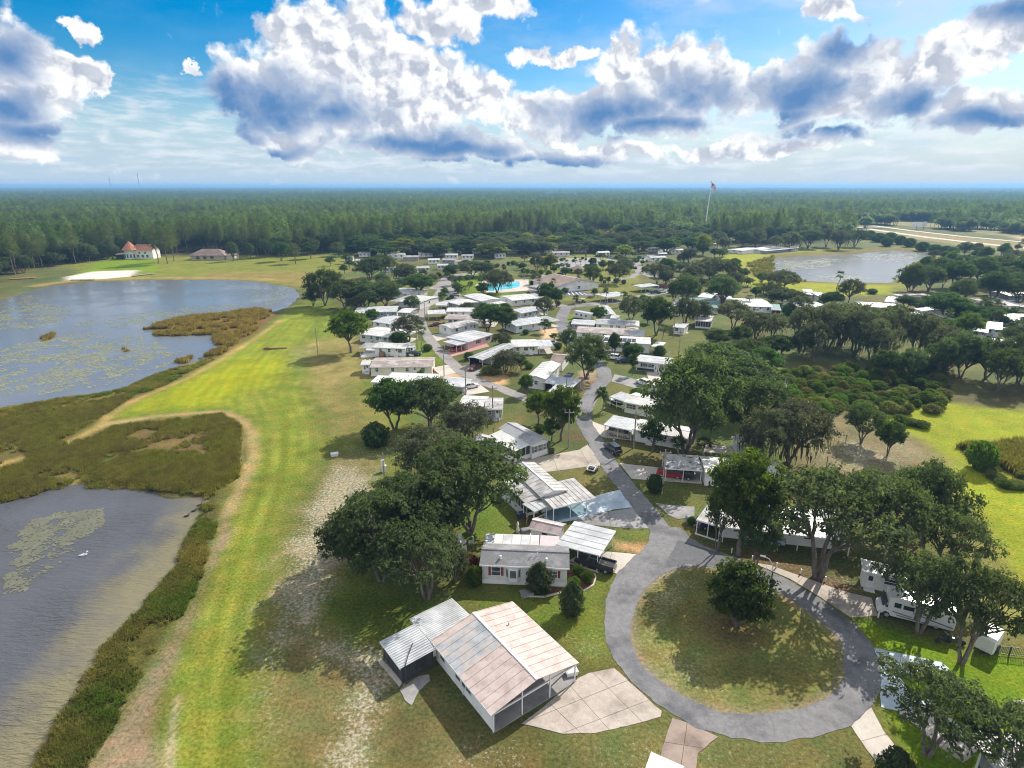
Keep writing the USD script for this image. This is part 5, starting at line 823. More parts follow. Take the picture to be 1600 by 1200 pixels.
# ---------------------------------------------------------------- hall, shelters, pool
t = home('large hall with brown roof and white gable beside the shuffleboard courts', (875, 450), 'hall', 'hall'); b = Block(t, (831, 438), (872, 448), (866, 426), 3.2, 2.6, oh=.6); b.roofing(R_BROWN, 8, 0); b.walls(W_WHITE); b.window('e1', .5, 1.6, 1.4, 1.0, bars=1); b.window('e1', .5, .8, .6, 4.2); b.window('a0', .3); b.window('a0', .6); b.door('e1', .25, z=.1); b2 = Block(t, (826, 447), (842, 450), (832, 440), 2.8, .3, 'flat'); b2.roofing(R_RUST, 2, 1); b2.posts([(.05, .05), (.5, .05), (.95, .05)])
c = G(903, 426); t = thing('gazebo', 'brown hexagonal shelter with white posts before the tennis court', 'gazebo', c); hexa = [np.array([5.2 * math.cos(k * math.pi / 3), 5.2 * math.sin(k * math.pi / 3), 2.6]) for k in range(6)]
for k in range(6): a, bq = hexa[k], hexa[(k + 1) % 6]; top = np.array([0, 0, 4.6]); part(t, 'roof_panel', MB().add([a, bq, top, a - [0, 0, .12], bq - [0, 0, .12], top - [0, 0, .12]], [[0, 1, 2], [3, 5, 4], [0, 3, 4], [0, 4, 1], [1, 4, 5], [1, 5, 2], [2, 5, 3], [2, 3, 0]]), R_BROWN); part(t, 'post', MB().tube(a * [.9, .9, 0], a * [.9, .9, 1], .13), TRIM)
for lab, A, B, C, z in (('long pale open shelter beside the lone fan palm', (949, 465), (984, 461), (946, 458), 2.6), ('pale open shelter behind the parked dark trucks', (1002, 449), (1030, 446), (1006, 444), 2.6)): t = home(lab, A, 'open_shelter', 'shelter'); carport(t, A, B, C, R_PALE, z, .1, 5, 1, post=[(x, y) for x in (.03, .27, .5, .73, .97) for y in (.05, .95)])
for lab, px in (('dark shuffleboard courts beside the hall', [(878, 452), (900, 449), (932, 463), (878, 463)]),): tag(part(None, 'shuffleboard_court', MB().poly(Polygon(G2(px)), -.05, .05), noisy('court_dark', (.07, .07, .085), (.12, .12, .135), .3)), kind='structure')
crt = MB(); 
for k in range(6): a, bq = G(884 + k * 7, 452 + k * 1.6), G(890 + k * 7, 461); d = (bq - a) / np.linalg.norm(bq - a); n_ = np.array([-d[1], d[0], 0]) * .25; crt.add(np.array([a - n_, a + n_, bq + n_, bq - n_]) + [0, 0, .056], [[0, 1, 2, 3]])
tag(part(None, 'court_marking', crt, TRIM), kind='structure')
pl = [(757, 450), (770, 442), (812, 441), (812, 448), (800, 451), (766, 455)]; tag(part(None, 'pool_deck', MB().poly(Polygon(G2([(742, 446), (760, 437), (826, 437), (826, 454), (764, 459)])), -.05, .07), conc_pale), kind='structure')
tag(part(None, 'swimming_pool', MB().poly(Polygon(G2(pl)), .0, .085), noisy('pool_water', (.03, .38, .50), (.10, .55, .62), .35, .08, spec=.6)), 'turquoise swimming pool behind the leaning grey oak', 'swimming pool')
# ---------------------------------------------------------------- distant roofs
dist = [(570, 401, 15), (583, 396, 13), (565, 413, 13), (620, 403, 22), (642, 407, 20), (665, 401, 18), (690, 399, 20), (706, 404, 16), (678, 412, 15), (703, 412, 18), (723, 414, 20), (661, 425, 16), (611, 425, 15), (781, 403, 14), (769, 398, 12), (812, 385, 18), (837, 379, 18), (862, 377, 26), (897, 381, 12), (921, 383, 24), (846, 396, 26), (884, 391, 30), (876, 400, 22), (930, 391, 32), (946, 377, 14), (960, 386, 14), (990, 373, 16), (1006, 369, 16), (1030, 371, 14), (1015, 380, 14), (1043, 385, 12), (1055, 388, 10), (1056, 396, 16), (1026, 408, 22), (955, 374, 12), (905, 372, 14), (826, 392, 12), (657, 393, 14), (745, 396, 12), (1034, 402, 12), (1204, 338, 13), (1228, 343, 12), (1240, 392, 10), (440, 332, 8), (460, 330, 9), (590, 327, 8), (305, 329, 10), (350, 327, 8), (712, 326, 7), (880, 308, 10), (898, 309, 8), (1180, 341, 9), (1335, 321, 10), (1456, 321, 8), (48, 320, 9), (66, 318, 8), (640, 395, 14), (600, 411, 16), (546, 408, 12), (590, 421, 15), (634, 434, 16), (654, 437, 15), (692, 421, 14), (731, 405, 15), (800, 396, 14), (818, 373, 12), (870, 384, 16), (906, 394, 16), (942, 400, 16), (976, 380, 13), (985, 393, 15), (1070, 377, 12), (1082, 389, 13), (1020, 393, 14), (970, 371, 12), (1112, 386, 11), (668, 390, 12), (715, 396, 13), (850, 371, 12), (925, 374, 13), (1000, 384, 13)]
rf = [R_WHITE, R_PALE, R_WHITE, R_GREY, R_RUST, R_PALE]; rn = ['white', 'pale', 'bright white', 'grey', 'brownish', 'light metal']; wlm = [W_WHITE, W_CREAM, W_GREY, W_WHITE, W_SLATE]
for i, (x, y, w) in enumerate(dist):
    c = G(x, y); L = w * 1.25 * depth(c) / FPX; rz = brng.uniform(-.35, .35); D = min(L * .5, 8.0); Wf = fr0(c[0], c[1], rz); where = ('left of the pool road' if x < 740 else 'behind the hall' if x < 1000 else 'below the flagpole') if y > 360 else 'deep in the far wood'
    t = thing('mobile_home', '%s roofed far home %s, %s' % (rn[i % 6], where, ['near the front of its row', 'half hidden by small trees', 'standing among trees', 'at the back of the rows'][(i + i // 7) % 4]) if y > 360 else 'pale roof in a clearing deep in the far wood', 'house', group='%s far roofs %s' % (rn[i % 6], where) if y > 360 else 'roofs in clearings of the far wood')
    b = Block(t, 0, 0, 0, 2.7 if y > 360 else 5.5, .8 if y > 360 else 2.5, 'gable', W=lambda p, W=Wf, L=L, D=D: W(np.asarray(p) - [L / 2, D / 2, 0]), L=L, D=D); b.roofing(rf[i % 6], 1); b.walls(wlm[i % 5])
    if y > 360: [b.window('a0', (k + .5) / 3, 1.1, 1.1, 1.2) for k in range(3)]; b.window('e1', .5)
# turret house and hip roofed house beyond the left lake
c = G(206, 404); t = thing('turret_house', 'white house with round red turret roof beyond the left lake', 'house', c)
def cone_roof(t, x, y, r, z0, z1, mat, n=14, name='turret_roof'): v = [[x + r * math.cos(k * 2 * math.pi / n), y + r * math.sin(k * 2 * math.pi / n), z0] for k in range(n)] + [[x, y, z1], [x, y, z0]]; part(t, name, MB().add(v, [[k, (k + 1) % n, n] for k in range(n)] + [[(k + 1) % n, k, n + 1] for k in range(n)]), mat)
part(t, 'turret', MB().tube([0, 0, 0], [0, 0, 6.2], 4.2, n=14), W_WHITE); cone_roof(t, 0, 0, 5.6, 6.2, 12.4, R_RED)
for k in range(5): a = -math.pi / 2 + (k - 2) * .5; part(t, 'window', MB().box(-.5, .5, 4.18, 4.3, 1.0, 3.4, lambda p, a=a: np.stack([np.asarray(p)[..., 0] * -math.sin(a) + np.asarray(p)[..., 1] * math.cos(a), np.asarray(p)[..., 0] * math.cos(a) + np.asarray(p)[..., 1] * math.sin(a), np.asarray(p)[..., 2]], -1)), PANE)
b = Block(t, 0, 0, 0, 5.6, 4.0, 'gable', W=lambda p: np.asarray(p) + [3.0, -2.0, 0], L=14.0, D=10.0); b.roofing(R_RED, 6, 0); b.walls(W_WHITE); [b.window('a0', x, 1.6, 1.8, 1.0) for x in (.2, .45, .7)]; [b.window('a0', x, 1.3, 1.2, 3.6) for x in (.3, .6)]
b = Block(t, 0, 0, 0, 3.0, .6, 'flat', W=lambda p: np.asarray(p) + [-11.0, -1.0, 0], L=8.0, D=6.0); b.roofing(R_BROWN, 3, 0); b.walls(W_DARK)
c = G(330, 405); t = thing('hip_roof_house', 'wide house with brown hip roof right of the turret house', 'house', c); part(t, 'wall', MB().box(-12, 12, -5, 7, 0, 3.2), noisy('wall_tan', (.40, .33, .25), (.48, .40, .31), .8)); v = [[-13, -6, 3.2], [13, -6, 3.2], [13, 8, 3.2], [-13, 8, 3.2], [-6, 1, 7.2], [6, 1, 7.2]]
for f_ in ([0, 1, 5, 4], [2, 3, 4, 5]): part(t, 'roof_panel', face(v, f_), R_BROWN)
for f_ in ([1, 2, 5], [3, 0, 4]): part(t, 'roof_panel', face(v, f_), R_BROWN)
for x in (-8, -3, 2): part(t, 'window', MB().box(x, x + 2.4, -5.1, -4.98, .6, 2.6), PANE)
part(t, 'garage_wing', MB().box(12.01, 18, -3, 5, 0, 3.0), W_CREAM); wv_ = [[11.5, -3.6, 3], [18.6, -3.6, 3], [18.6, 5.6, 3], [11.5, 5.6, 3], [14, 1, 5], [16, 1, 5]]; [part(t, 'roof_panel', face(wv_, f_), R_BROWN) for f_ in ([1, 2, 5], [3, 0, 4], [0, 1, 5, 4], [2, 3, 4, 5])]
# ---------------------------------------------------------------- single trees and shrubs
T('oakB', 733, 832, 178, 690, 'broad dark oak with two bare trunks showing beside the corrugated pergola roof')
T('oakA', 668, 872, 150, 742, 'dark oak in the middle of the grove left of the white patio chairs')
T('oakA', 596, 908, 165, 772, 'dark oak at the lower left edge of the grove over white sand')
T('oakD', 668, 935, 140, 825, 'pale grey green oak at the grove foot reaching over the white porch roof')
T('oakB', 548, 886, 100, 800, 'low dark tree crown at the left tip of the grove')
T('moss', 668, 760, 120, 668, 'grey green mossy oak at the upper edge of the grove')
T('oakA', 628, 828, 120, 745, 'dark oak crown at the left flank of the grove below the transformer pole')
T('moss', 712, 908, 55, 852, 'thin pale tree with forked white trunk left of the crimson shrub')
T('brightB', 617, 672, 85, 594, 'bright green oak with several dark stems above the lone round bush')
T('oakA', 672, 670, 105, 590, 'dark green oak in front of the white roofed row by the lane')
T('moss', 722, 690, 90, 632, 'grey mossy tree behind the grove beside the white flat roof')
T('bush', 588, 697, 44, 661, 'lone round dark bush on the meadow beside the transformer pole')
T('brightA', 550, 551, 62, 485, 'bright lime green tree with bare trunk at the meadow edge')
T('oakC', 640, 534, 58, 493, 'round dark oak in front of the long white roofed home')
T('palm', 660, 548, 20, 508, 'thin trunk tree beside the lane bend and hedge ball')
T('bush', 668, 548, 16, 538, 'low round hedge ball beside the lane bend')
T('oakB', 508, 478, 58, 420, 'tall dark tree at the end of the lake beside the grove')
T('oakB', 540, 482, 58, 437, 'dark broad tree behind the bright lime tree')
T('oakA', 573, 483, 62, 440, 'dark round tree behind the long grey screened home')
T('oakB', 603, 480, 58, 438, 'dark tree at the right end of the lakeside row')
T('moss', 556, 487, 34, 464, 'grey green small tree left of the long grey screened home')
T('oakB', 490, 478, 30, 452, 'low dark bushy tree at the lake corner')
T('brightB', 655, 462, 48, 428, 'round green tree at the road fork opposite the pool')
T('oakB', 578, 440, 46, 402, 'near black round oak among small homes left of the road fork')
T('oakB', 600, 432, 42, 398, 'dark oak joined to the black round oak left of the road fork')
T('moss', 632, 440, 44, 412, 'grey oak just left of the road fork')
T('oakB', 738, 432, 48, 408, 'dark spreading oak over the shaded verge above the pool')
T('oakB', 757, 432, 40, 410, 'second dark oak touching the spreading oak above the pool')
T('moss', 776, 458, 50, 421, 'leaning grey oak with bare stem in front of the pool')
T('palm', 725, 468, 15, 446, 'short bushy palm beside the white barn roof near the pool')
T('palm', 710, 456, 12, 440, 'palm on the lawn left of the pool')
T('palm', 733, 456, 11, 444, 'small palm on the lawn near the pool gate')
T('small', 691, 470, 18, 456, 'small tree in the fork between lane and road')
T('brightB', 762, 518, 52, 474, 'leafy green tree left of the long row of white homes')
T('brightB', 788, 520, 44, 480, 'green tree behind the dark hedge beside the grey roofed rows')
T('bush', 790, 484, 16, 474, 'dark shrub ball behind the leafy tree')
T('oakC', 785, 546, 36, 520, 'pale tree behind the grey roofed long carport home')
T('moss', 790, 582, 52, 548, 'grey olive tree over the brown thicket by the carport home')
T('scrub', 768, 584, 36, 572, 'brown thicket in front of the carport home')
T('bush', 733, 562, 18, 550, 'round green bush at the mouth of the grey carport')
T('brightA', 875, 688, 62, 604, 'green tree with twin trunks on the brown bare patch by the main drive')
T('small', 862, 688, 40, 655, 'low side tree beside the twin trunk tree')
T('brightA', 842, 662, 44, 612, 'light green tree in front of the corrugated shed')
T('brightB', 822, 618, 26, 586, 'light tree behind the corrugated shed')
T('oakB', 916, 592, 72, 524, 'big dark oak standing in the bend of the main drive')
T('oakB', 886, 550, 30, 514, 'dark tree left of the tall pole by the big bend oak')
T('oakC', 850, 498, 40, 464, 'grey green tree left of the road junction')
T('brightB', 855, 480, 34, 442, 'green tree in front of the brown roofed hall')
T('brightB', 870, 480, 22, 452, 'second green tree close to the brown roofed hall')
T('palm', 842, 452, 10, 432, 'fan palm against the left end of the brown hall roof')
T('palm', 864, 458, 12, 434, 'fan palm in front of the brown hall roof')
T('palm', 903, 453, 10, 430, 'fan palm at the right gable of the brown hall')
T('palm', 946, 478, 12, 449, 'lone fan palm by the shelter beside the road')
T('oakB', 925, 447, 27, 415, 'dark dense tree on the green near the brown hall')
T('small', 939, 448, 9, 430, 'small dark tree right of the dense tree on the green')
T('oakC', 964, 443, 40, 412, 'grey spreading oak with bare stem on the green')
T('oakC', 975, 426, 34, 404, 'grey oak behind the spreading oak on the green')
T('oakC', 1026, 443, 46, 412, 'open grey oak by the road corner beyond the parked trucks')
T('oakC', 838, 428, 26, 398, 'tree on the bare slope left of the round roofed shelter')
T('yellow', 860, 422, 22, 396, 'rusty small tree left of the round roofed shelter')
T('yellow', 975, 402, 34, 383, 'yellow green tree behind the tennis court')
T('yellow', 1098, 398, 26, 366, 'tall yellowing tree below the flagpole')
T('brightB', 1098, 400, 22, 380, 'green tree under the yellowing tree below the flagpole')
T('oakB', 1070, 477, 46, 430, 'dark green tree behind the parked trucks')
T('oakB', 1052, 474, 24, 440, 'dark tree left of the trucks hedge')
T('oakA', 1128, 478, 60, 432, 'dark broad tree behind the green roofed home')
T('oakC', 1110, 440, 62, 402, 'large grey oak left of the lime meadow')
T('oakC', 1140, 444, 34, 408, 'grey oak at the edge of the lime meadow')
T('oakC', 1082, 446, 40, 416, 'pale oak behind the dark truck side tree')
T('brightB', 1040, 432, 28, 404, 'green tree right of the far road bend')
T('palm', 1093, 450, 14, 428, 'fan palm behind the dark broad tree')
T('brightB', 1025, 524, 52, 465, 'tall leafy tree left of the pink shed')
T('oakC', 985, 510, 50, 462, 'grey leafy tree behind the white rows left of the tall leafy tree')
T('moss', 1070, 508, 44, 464, 'thin grey oak above the pink shed')
T('moss', 1095, 506, 40, 470, 'thin grey oak between pink shed and white porch')
T('oakC', 1145, 515, 70, 470, 'dark grey umbrella shaped oak right of the white porch')
T('moss', 1180, 530, 50, 488, 'grey oak beside the path right of the umbrella oak')
T('moss', 1206, 528, 40, 490, 'bare stemmed grey oak left of the grove thicket')
T('brightB', 1155, 545, 40, 510, 'silvery green tree in front of the umbrella oak')
for k, (x, b, w, t) in enumerate([(1250, 548, 70, 478), (1290, 552, 80, 474), (1335, 556, 80, 476), (1385, 556, 70, 482), (1430, 560, 70, 488), (1312, 540, 80, 474), (1270, 560, 60, 500), (1360, 568, 70, 500), (1470, 575, 70, 510)]):
    T('moss' if k % 3 else 'oakC', x, b, w, t, 'grey moss hung oak in the dark grove between the scrub and the right hand homes', 'moss hung oaks of the right grove')
for k, (x, b, w, t) in enumerate([(1500, 590, 70, 520), (1540, 592, 74, 528), (1590, 598, 80, 524), (1630, 600, 80, 530), (1470, 592, 60, 530), (1560, 610, 60, 545), (1420, 592, 50, 545), (1670, 610, 90, 530)]):
    T('oakB' if k % 2 else 'oakA', x, b, w, t, 'dark green tree in the shady belt above the right meadow', 'dark trees of the belt above the right meadow')
T('oakA', 1250, 560, 44, 514, 'light green tree at the front of the grey grove near the white pole')
T('brightB', 1380, 592, 46, 548, 'bright green tree at the right end of the scrub')
T('oakB', 1072, 712, 160, 556, 'huge dark oak with thick trunk over the white homes')
T('oakA', 1140, 640, 140, 552, 'huge green oak crown right of the small white home')
T('oakB', 1165, 690, 110, 590, 'dark oak between the huge oak and the mossy tree')
T('oakA', 1110, 628, 120, 536, 'dense green tree behind the huge oak beside the open lawn')
T('brightB', 1190, 592, 60, 545, 'bright bushy tree at the left end of the scrub')
T('brightB', 1215, 560, 50, 525, 'bright bushy tree left of the white pole')
T('oakB', 1170, 580, 60, 530, 'dark tree behind the bright bushy trees left of the scrub')
T('moss', 1232, 722, 120, 628, 'grey oak trailing long moss beside the sandy slope')
T('moss', 1190, 735, 90, 640, 'grey mossy oak behind the white cottage shed')
T('small', 1018, 706, 46, 655, 'dark leafy tree in front of the long white home under the huge oak')
T('palm', 1058, 718, 34, 682, 'broad leaved palm clump at the foot of the huge oak')
T('palm', 1098, 718, 34, 684, 'broad leaved palm clump behind the stained carport roof')
T('date', 940, 642, 30, 605, 'silvery feather palm beside the main drive and boat carport')
T('bush', 1022, 769, 27, 742, 'round dark shrub on the lawn below the red car drive')
T('brightB', 958, 562, 20, 520, 'clipped green tree left of the two shrub columns')
T('bush', 979, 556, 15, 534, 'clipped green column shrub before the white solar home')
T('bush', 992, 556, 13, 536, 'narrow dark column shrub before the white solar home')
T('bush', 1030, 558, 20, 540, 'round bright shrub by the white fence')
T('small', 988, 586, 16, 552, 'thin young tree on the lawn before the small white home')
T('brightA', 1152, 865, 118, 706, 'large yellow green tree beside the stained carport')
T('oakA', 1180, 885, 80, 790, 'dark tree under the large yellow green tree by the road')
T('oakD', 1120, 862, 60, 770, 'pale leafed tree in front of the dark carport by the road')
T('oakD', 1278, 902, 220, 735, 'wide open oak with twin trunks over the white corrugated roof')
T('oakD', 1385, 890, 120, 748, 'dense dark oak right of the wide open oak')
T('oakA', 1440, 850, 115, 726, 'dark oak at the edge of the right meadow')
T('oakD', 1472, 905, 120, 802, 'dark green oak behind the motorhome at the meadow edge')
T('oakA', 1350, 830, 110, 740, 'green oak behind the wide open oak')
T('oakD', 1425, 800, 90, 734, 'dark oak crown at the top of the meadow side grove')
T('oakD', 1434, 990, 145, 872, 'olive oak with straight pale trunk in front of the motorhome')
T('oakD', 1502, 1036, 155, 884, 'olive oak with leaning trunk before the white trailer')
T('oakD', 1448, 1180, 185, 1062, 'sparse olive oak at the bottom right over the white drive')
T('oakD', 1566, 1228, 150, 1116, 'sparse olive oak at the bottom right corner over the ribbed roof')
T('cone', 1392, 1230, 55, 1172, 'dark hedge shrub at the bottom edge beside the pale path')
T('bushtree', 1150, 978, 92, 886, 'bushy yellow green tree on the grass island')
T('cone', 842, 925, 42, 880, 'dark conical cedar before the grey roofed home')
T('cone', 893, 960, 40, 908, 'bright green conical shrub on the lawn near the ring road')
T('crimson', 736, 886, 24, 868, 'crimson leaved shrub at the left end of the grey roofed home')
T('sbush', 742, 915, 26, 885, 'dark leafy shrub at the left wall of the grey roofed home')
T('sbush', 903, 900, 18, 884, 'leafy shrub in the red mulch bed'); T('sbush', 918, 910, 20, 892, 'rounded shrub at the curved edge of the red mulch bed')
T('sbush', 897, 918, 20, 902, 'low light green shrub right of the dark cedar')
T('oakB', 1345, 692, 62, 632, 'dark round oak on the sandy slope of the right meadow')
T('brightB', 1386, 712, 46, 660, 'bright round tree beside the dark round oak on the sandy slope')
T('sbush', 1530, 732, 44, 690, 'bright green shrub at the left end of the marshy hollow')
T('bush', 1080, 820, 14, 808, 'small garden shrub at the dark carport entrance')
for x, y, w in ((1440, 668, 26), (1422, 664, 24), (1405, 658, 20)): T('sbush', x, y, w, y - 10, 'low green hedge shrub on the right meadow beside the bright round tree', 'low hedge on the right meadow')
# right pond surroundings
for k, (x, b, w, t) in enumerate([(1420, 462, 44, 412), (1450, 455, 50, 415), (1490, 450, 50, 408), (1530, 445, 50, 400), (1570, 440, 60, 400), (1610, 445, 60, 400), (1470, 430, 40, 402), (1510, 425, 40, 398), (1550, 470, 50, 425), (1500, 475, 44, 436), (1590, 478, 56, 436), (1640, 470, 60, 420)]):
    T(['oakA', 'oakB', 'brightB'][k % 3], x, b, w, t, 'green tree in the wooded corner right of the far pond', 'trees of the corner right of the pond')
T('brightB', 1475, 502, 66, 458, 'large bright tree before the dark van right of the pond')
T('brightB', 1520, 510, 40, 478, 'bright tree before the white ribbed homes at the right edge')
T('brightA', 1510, 530, 46, 490, 'lime green tree with thin trunk left of the twin white roofs')
T('palm', 1308, 456, 16, 422, 'tall fan palm standing against the pale pond')
T('palm', 1532, 500, 30, 464, 'palm with tall bare trunk before the right edge homes')
T('oakC', 1325, 478, 48, 436, 'grey green tree in front of the pond below the tall palm')
T('oakB', 1228, 478, 60, 452, 'dark flat crowned tree right of the white gabled home')
T('oakC', 1220, 458, 66, 422, 'round grey oak at the near shore of the pond')
T('brightB', 1300, 480, 34, 456, 'light round tree left of the grey green pond tree')
T('brightB', 1415, 482, 36, 462, 'green palmlike tree before the white cottage by the pond')
T('bush', 1362, 459, 16, 451, 'low dark bush on the lime grass near the pond')
T('palm', 1168, 482, 16, 460, 'fan palm before the white gabled home'); T('bush', 1232, 492, 24, 474, 'green tree beside the red car port left of the grey grove')
for k, (x, b, w, t) in enumerate([(1210, 392, 30, 368), (1235, 390, 36, 362), (1262, 388, 40, 358), (1290, 386, 36, 356), (1310, 390, 34, 360), (1335, 386, 34, 358), (1250, 384, 34, 352), (1180, 384, 34, 356), (1160, 386, 30, 360), (1120, 388, 34, 362), (1130, 392, 24, 370)]):
    T(['oakC', 'moss', 'oakB'][k % 3], x, b, w, t, 'grey green oak of the thicket on the far shore of the right pond', 'oaks on the far shore of the right pond')
for k, (x, b, w) in enumerate([(1372, 378, 24), (1390, 377, 20), (1405, 382, 18), (1420, 386, 20), (1440, 392, 22), (1460, 396, 22), (1385, 385, 18), (1478, 398, 20), (1358, 374, 18)]):
    T('bush', x, b, w, b - 14, 'dark bush in the hedge row between pond and highway', 'bushes between the pond and the highway')
# left shore
T('oakB', 68, 410, 24, 385, 'near black bush at the left lake head by the track')
for x, b, w, t in ((248, 412, 26, 352), (262, 412, 28, 354), (272, 408, 22, 350)): T('pineB', x, b, w, t, 'tall pine standing beside the red roofed turret house', 'tall pines beside the turret house')
for k, (x, b, w, t) in enumerate([(365, 408, 22, 378), (440, 408, 26, 378), (462, 412, 26, 380), (418, 402, 22, 374), (486, 404, 24, 378), (530, 400, 28, 378), (392, 404, 18, 380)]):
    T(['oakA', 'brightB', 'pineB'][k % 3], x, b, w, t, 'tree standing free on the meadow behind the left lake', 'free standing trees of the far left meadow')
for x, b in ((516, 416), (542, 412), (538, 428), (530, 402), (547, 420)): T('small', x, b, 16, b - 15, 'small garden tree on the pale lawn behind the left lake', 'small garden trees behind the left lake')
# among the far homes
rr = random.Random(21)
far_trees = []
for k in range(135):
    x = rr.uniform(545, 1095); b = rr.uniform(384, 402) if x < 860 else rr.uniform(371, 396)
    if 700 < x < 760 and b > 398: continue
    far_trees.append((b, x))
for b, x in sorted(far_trees):
    k = rr.choice(['oakC', 'oakA', 'moss', 'brightB', 'oakB', 'palm', 'yellow', 'brightB', 'oakC']); w = rr.uniform(26, 52) * (b - 330) / 60
    if k == 'palm': w = rr.uniform(8, 12)
    T(k, x, b, w, b - rr.uniform(16, 27), *(lambda q, w_: ('%s among the distant roofs %s' % (q, w_), '%ss among the distant roofs %s' % (q, w_)))({'palm': 'small far palm', 'yellow': 'small yellow green tree', 'moss': 'small grey mossy tree', 'oakC': 'small grey green tree', 'brightB': 'small bright green tree'}.get(k, 'small dark green tree'), 'left of the pool road' if x < 700 else 'above the pool' if x < 820 else 'behind the hall' if x < 960 else 'below the flagpole'))
# gardens between the homes
vill = Polygon(G2([(565, 600), (560, 500), (640, 440), (700, 425), (860, 400), (1000, 400), (1090, 420), (1240, 470), (1600, 480), (1620, 540), (1500, 530), (1250, 480), (1060, 500), (1040, 580), (1120, 720), (1080, 800), (1040, 790), (930, 700), (890, 690), (840, 700), (760, 640), (700, 600)]))
solid = shapely.union_all([TAKEN.buffer(.8)] + [p.buffer(.9) for p in FOOT]); gb = {'small': ('small leafy garden tree between village homes', 'small garden trees between village homes'), 'bush': ('round dark garden shrub between village homes', 'dark garden shrubs between village homes'), 'sbush': ('loose green garden shrub between village homes', 'green garden shrubs between village homes'), 'palm': ('slim garden palm between village homes', 'garden palms between village homes'), 'brightB': ('mid sized green tree between village homes', 'mid sized green trees between village homes'), 'oakC': ('grey green oak between village homes', 'grey green oaks between village homes')}
x0, y0, x1, y1 = vill.bounds; cnt = 0
while cnt < 250:
    x, y = rr.uniform(x0, x1), rr.uniform(y0, y1); k = rr.choice(['small', 'small', 'bush', 'bush', 'sbush', 'sbush', 'palm', 'brightB', 'oakC']) if y > 170 else rr.choice(['bush', 'sbush', 'sbush', 'small']); cls, R, h = KIND[k]; s = rr.uniform(.55, 1.0) * (.75 if k in ('brightB', 'oakC') else 1.0)
    if not vill.contains(Point(x, y)) or solid.distance(Point(x, y)) < R * s * .55 + .2: continue
    if min((x - a) ** 2 + (y - b) ** 2 for a, b, c in TREES_XY) < 4: continue
    cnt += 1; plant(k, (x, y, 0), s, s * rr.uniform(.85, 1.2), rr.uniform(0, 6.28), *(gb[k][0] + (w_ := ' left of the lane' if x < -50 else ' between lane and main drive' if x < 15 and y < 330 else ' right of the main drive' if y < 260 else ' of the far right homes' if x > 75 else ' near the hall'), gb[k][1] + w_)); TREES_XY.append((x, y, R * s))
# more trees at the right
for q, n_, ks, sc, lb, gr in (([(1395, 475), (1415, 440), (1440, 415), (1480, 396), (1560, 390), (1720, 396), (1760, 540), (1640, 520), (1560, 470), (1480, 480), (1440, 480)], 75, ['oakA', 'oakB', 'brightB', 'oakC', 'oakA', 'brightA'], (.6, 1.15), 'wood between far pond and the right edge homes', 'wood right of the far pond'),
    ([(1035, 412), (1130, 400), (1165, 440), (1215, 440), (1240, 470), (1340, 466), (1345, 500), (1250, 496), (1100, 470), (1060, 470), (1035, 450)], 34, ['oakA', 'oakB', 'oakC', 'brightB', 'moss'], (.5, .95), 'trees among the homes below the far pond', 'trees among homes below the far pond'),
    ([(1340, 505), (1420, 480), (1620, 500), (1640, 560), (1500, 540), (1400, 520)], 34, ['oakA', 'brightB', 'oakB', 'small', 'brightA'], (.5, .95), 'trees among the right edge homes', 'trees among right edge homes'),
    ([(560, 500), (530, 470), (560, 440), (640, 430), (690, 440), (680, 470), (620, 500)], 14, ['oakA', 'oakB', 'brightB', 'moss'], (.45, .8), 'trees round the lakeside homes', 'trees round lakeside homes'),
    ([(1100, 545), (1180, 545), (1200, 640), (1150, 660), (1090, 600)], 14, ['oakA', 'oakB', 'brightB'], (.6, .95), 'dense trees behind the huge oak', 'dense trees behind the huge oak')):
    pg = Polygon(G2(q)).buffer(0); x0, y0, x1, y1 = pg.bounds; c_ = 0; t_ = 0
    while c_ < n_ and t_ < 4000:
        t_ += 1; x, y = rr.uniform(x0, x1), rr.uniform(y0, y1); k = rr.choice(ks); cls, R, h = KIND[k]; s = rr.uniform(*sc)
        if not pg.contains(Point(x, y)) or solid.distance(Point(x, y)) < R * s * .5 or min((x - a) ** 2 + (y - b) ** 2 for a, b, c in TREES_XY) < (R * s * .7) ** 2: continue
        w_ = {'oakA': 'olive green oak', 'oakB': 'dark green oak', 'oakC': 'grey green oak', 'moss': 'grey mossy oak', 'brightB': 'bright green tree', 'brightA': 'lime green tree', 'small': 'small leafy tree'}[k]; c_ += 1; plant(k, (x, y, 0), s, s * rr.uniform(.85, 1.15), rr.uniform(0, 6.28), '%s in the %s' % (w_, lb), '%ss: %s' % (w_, gr)); TREES_XY.append((x, y, R * s))
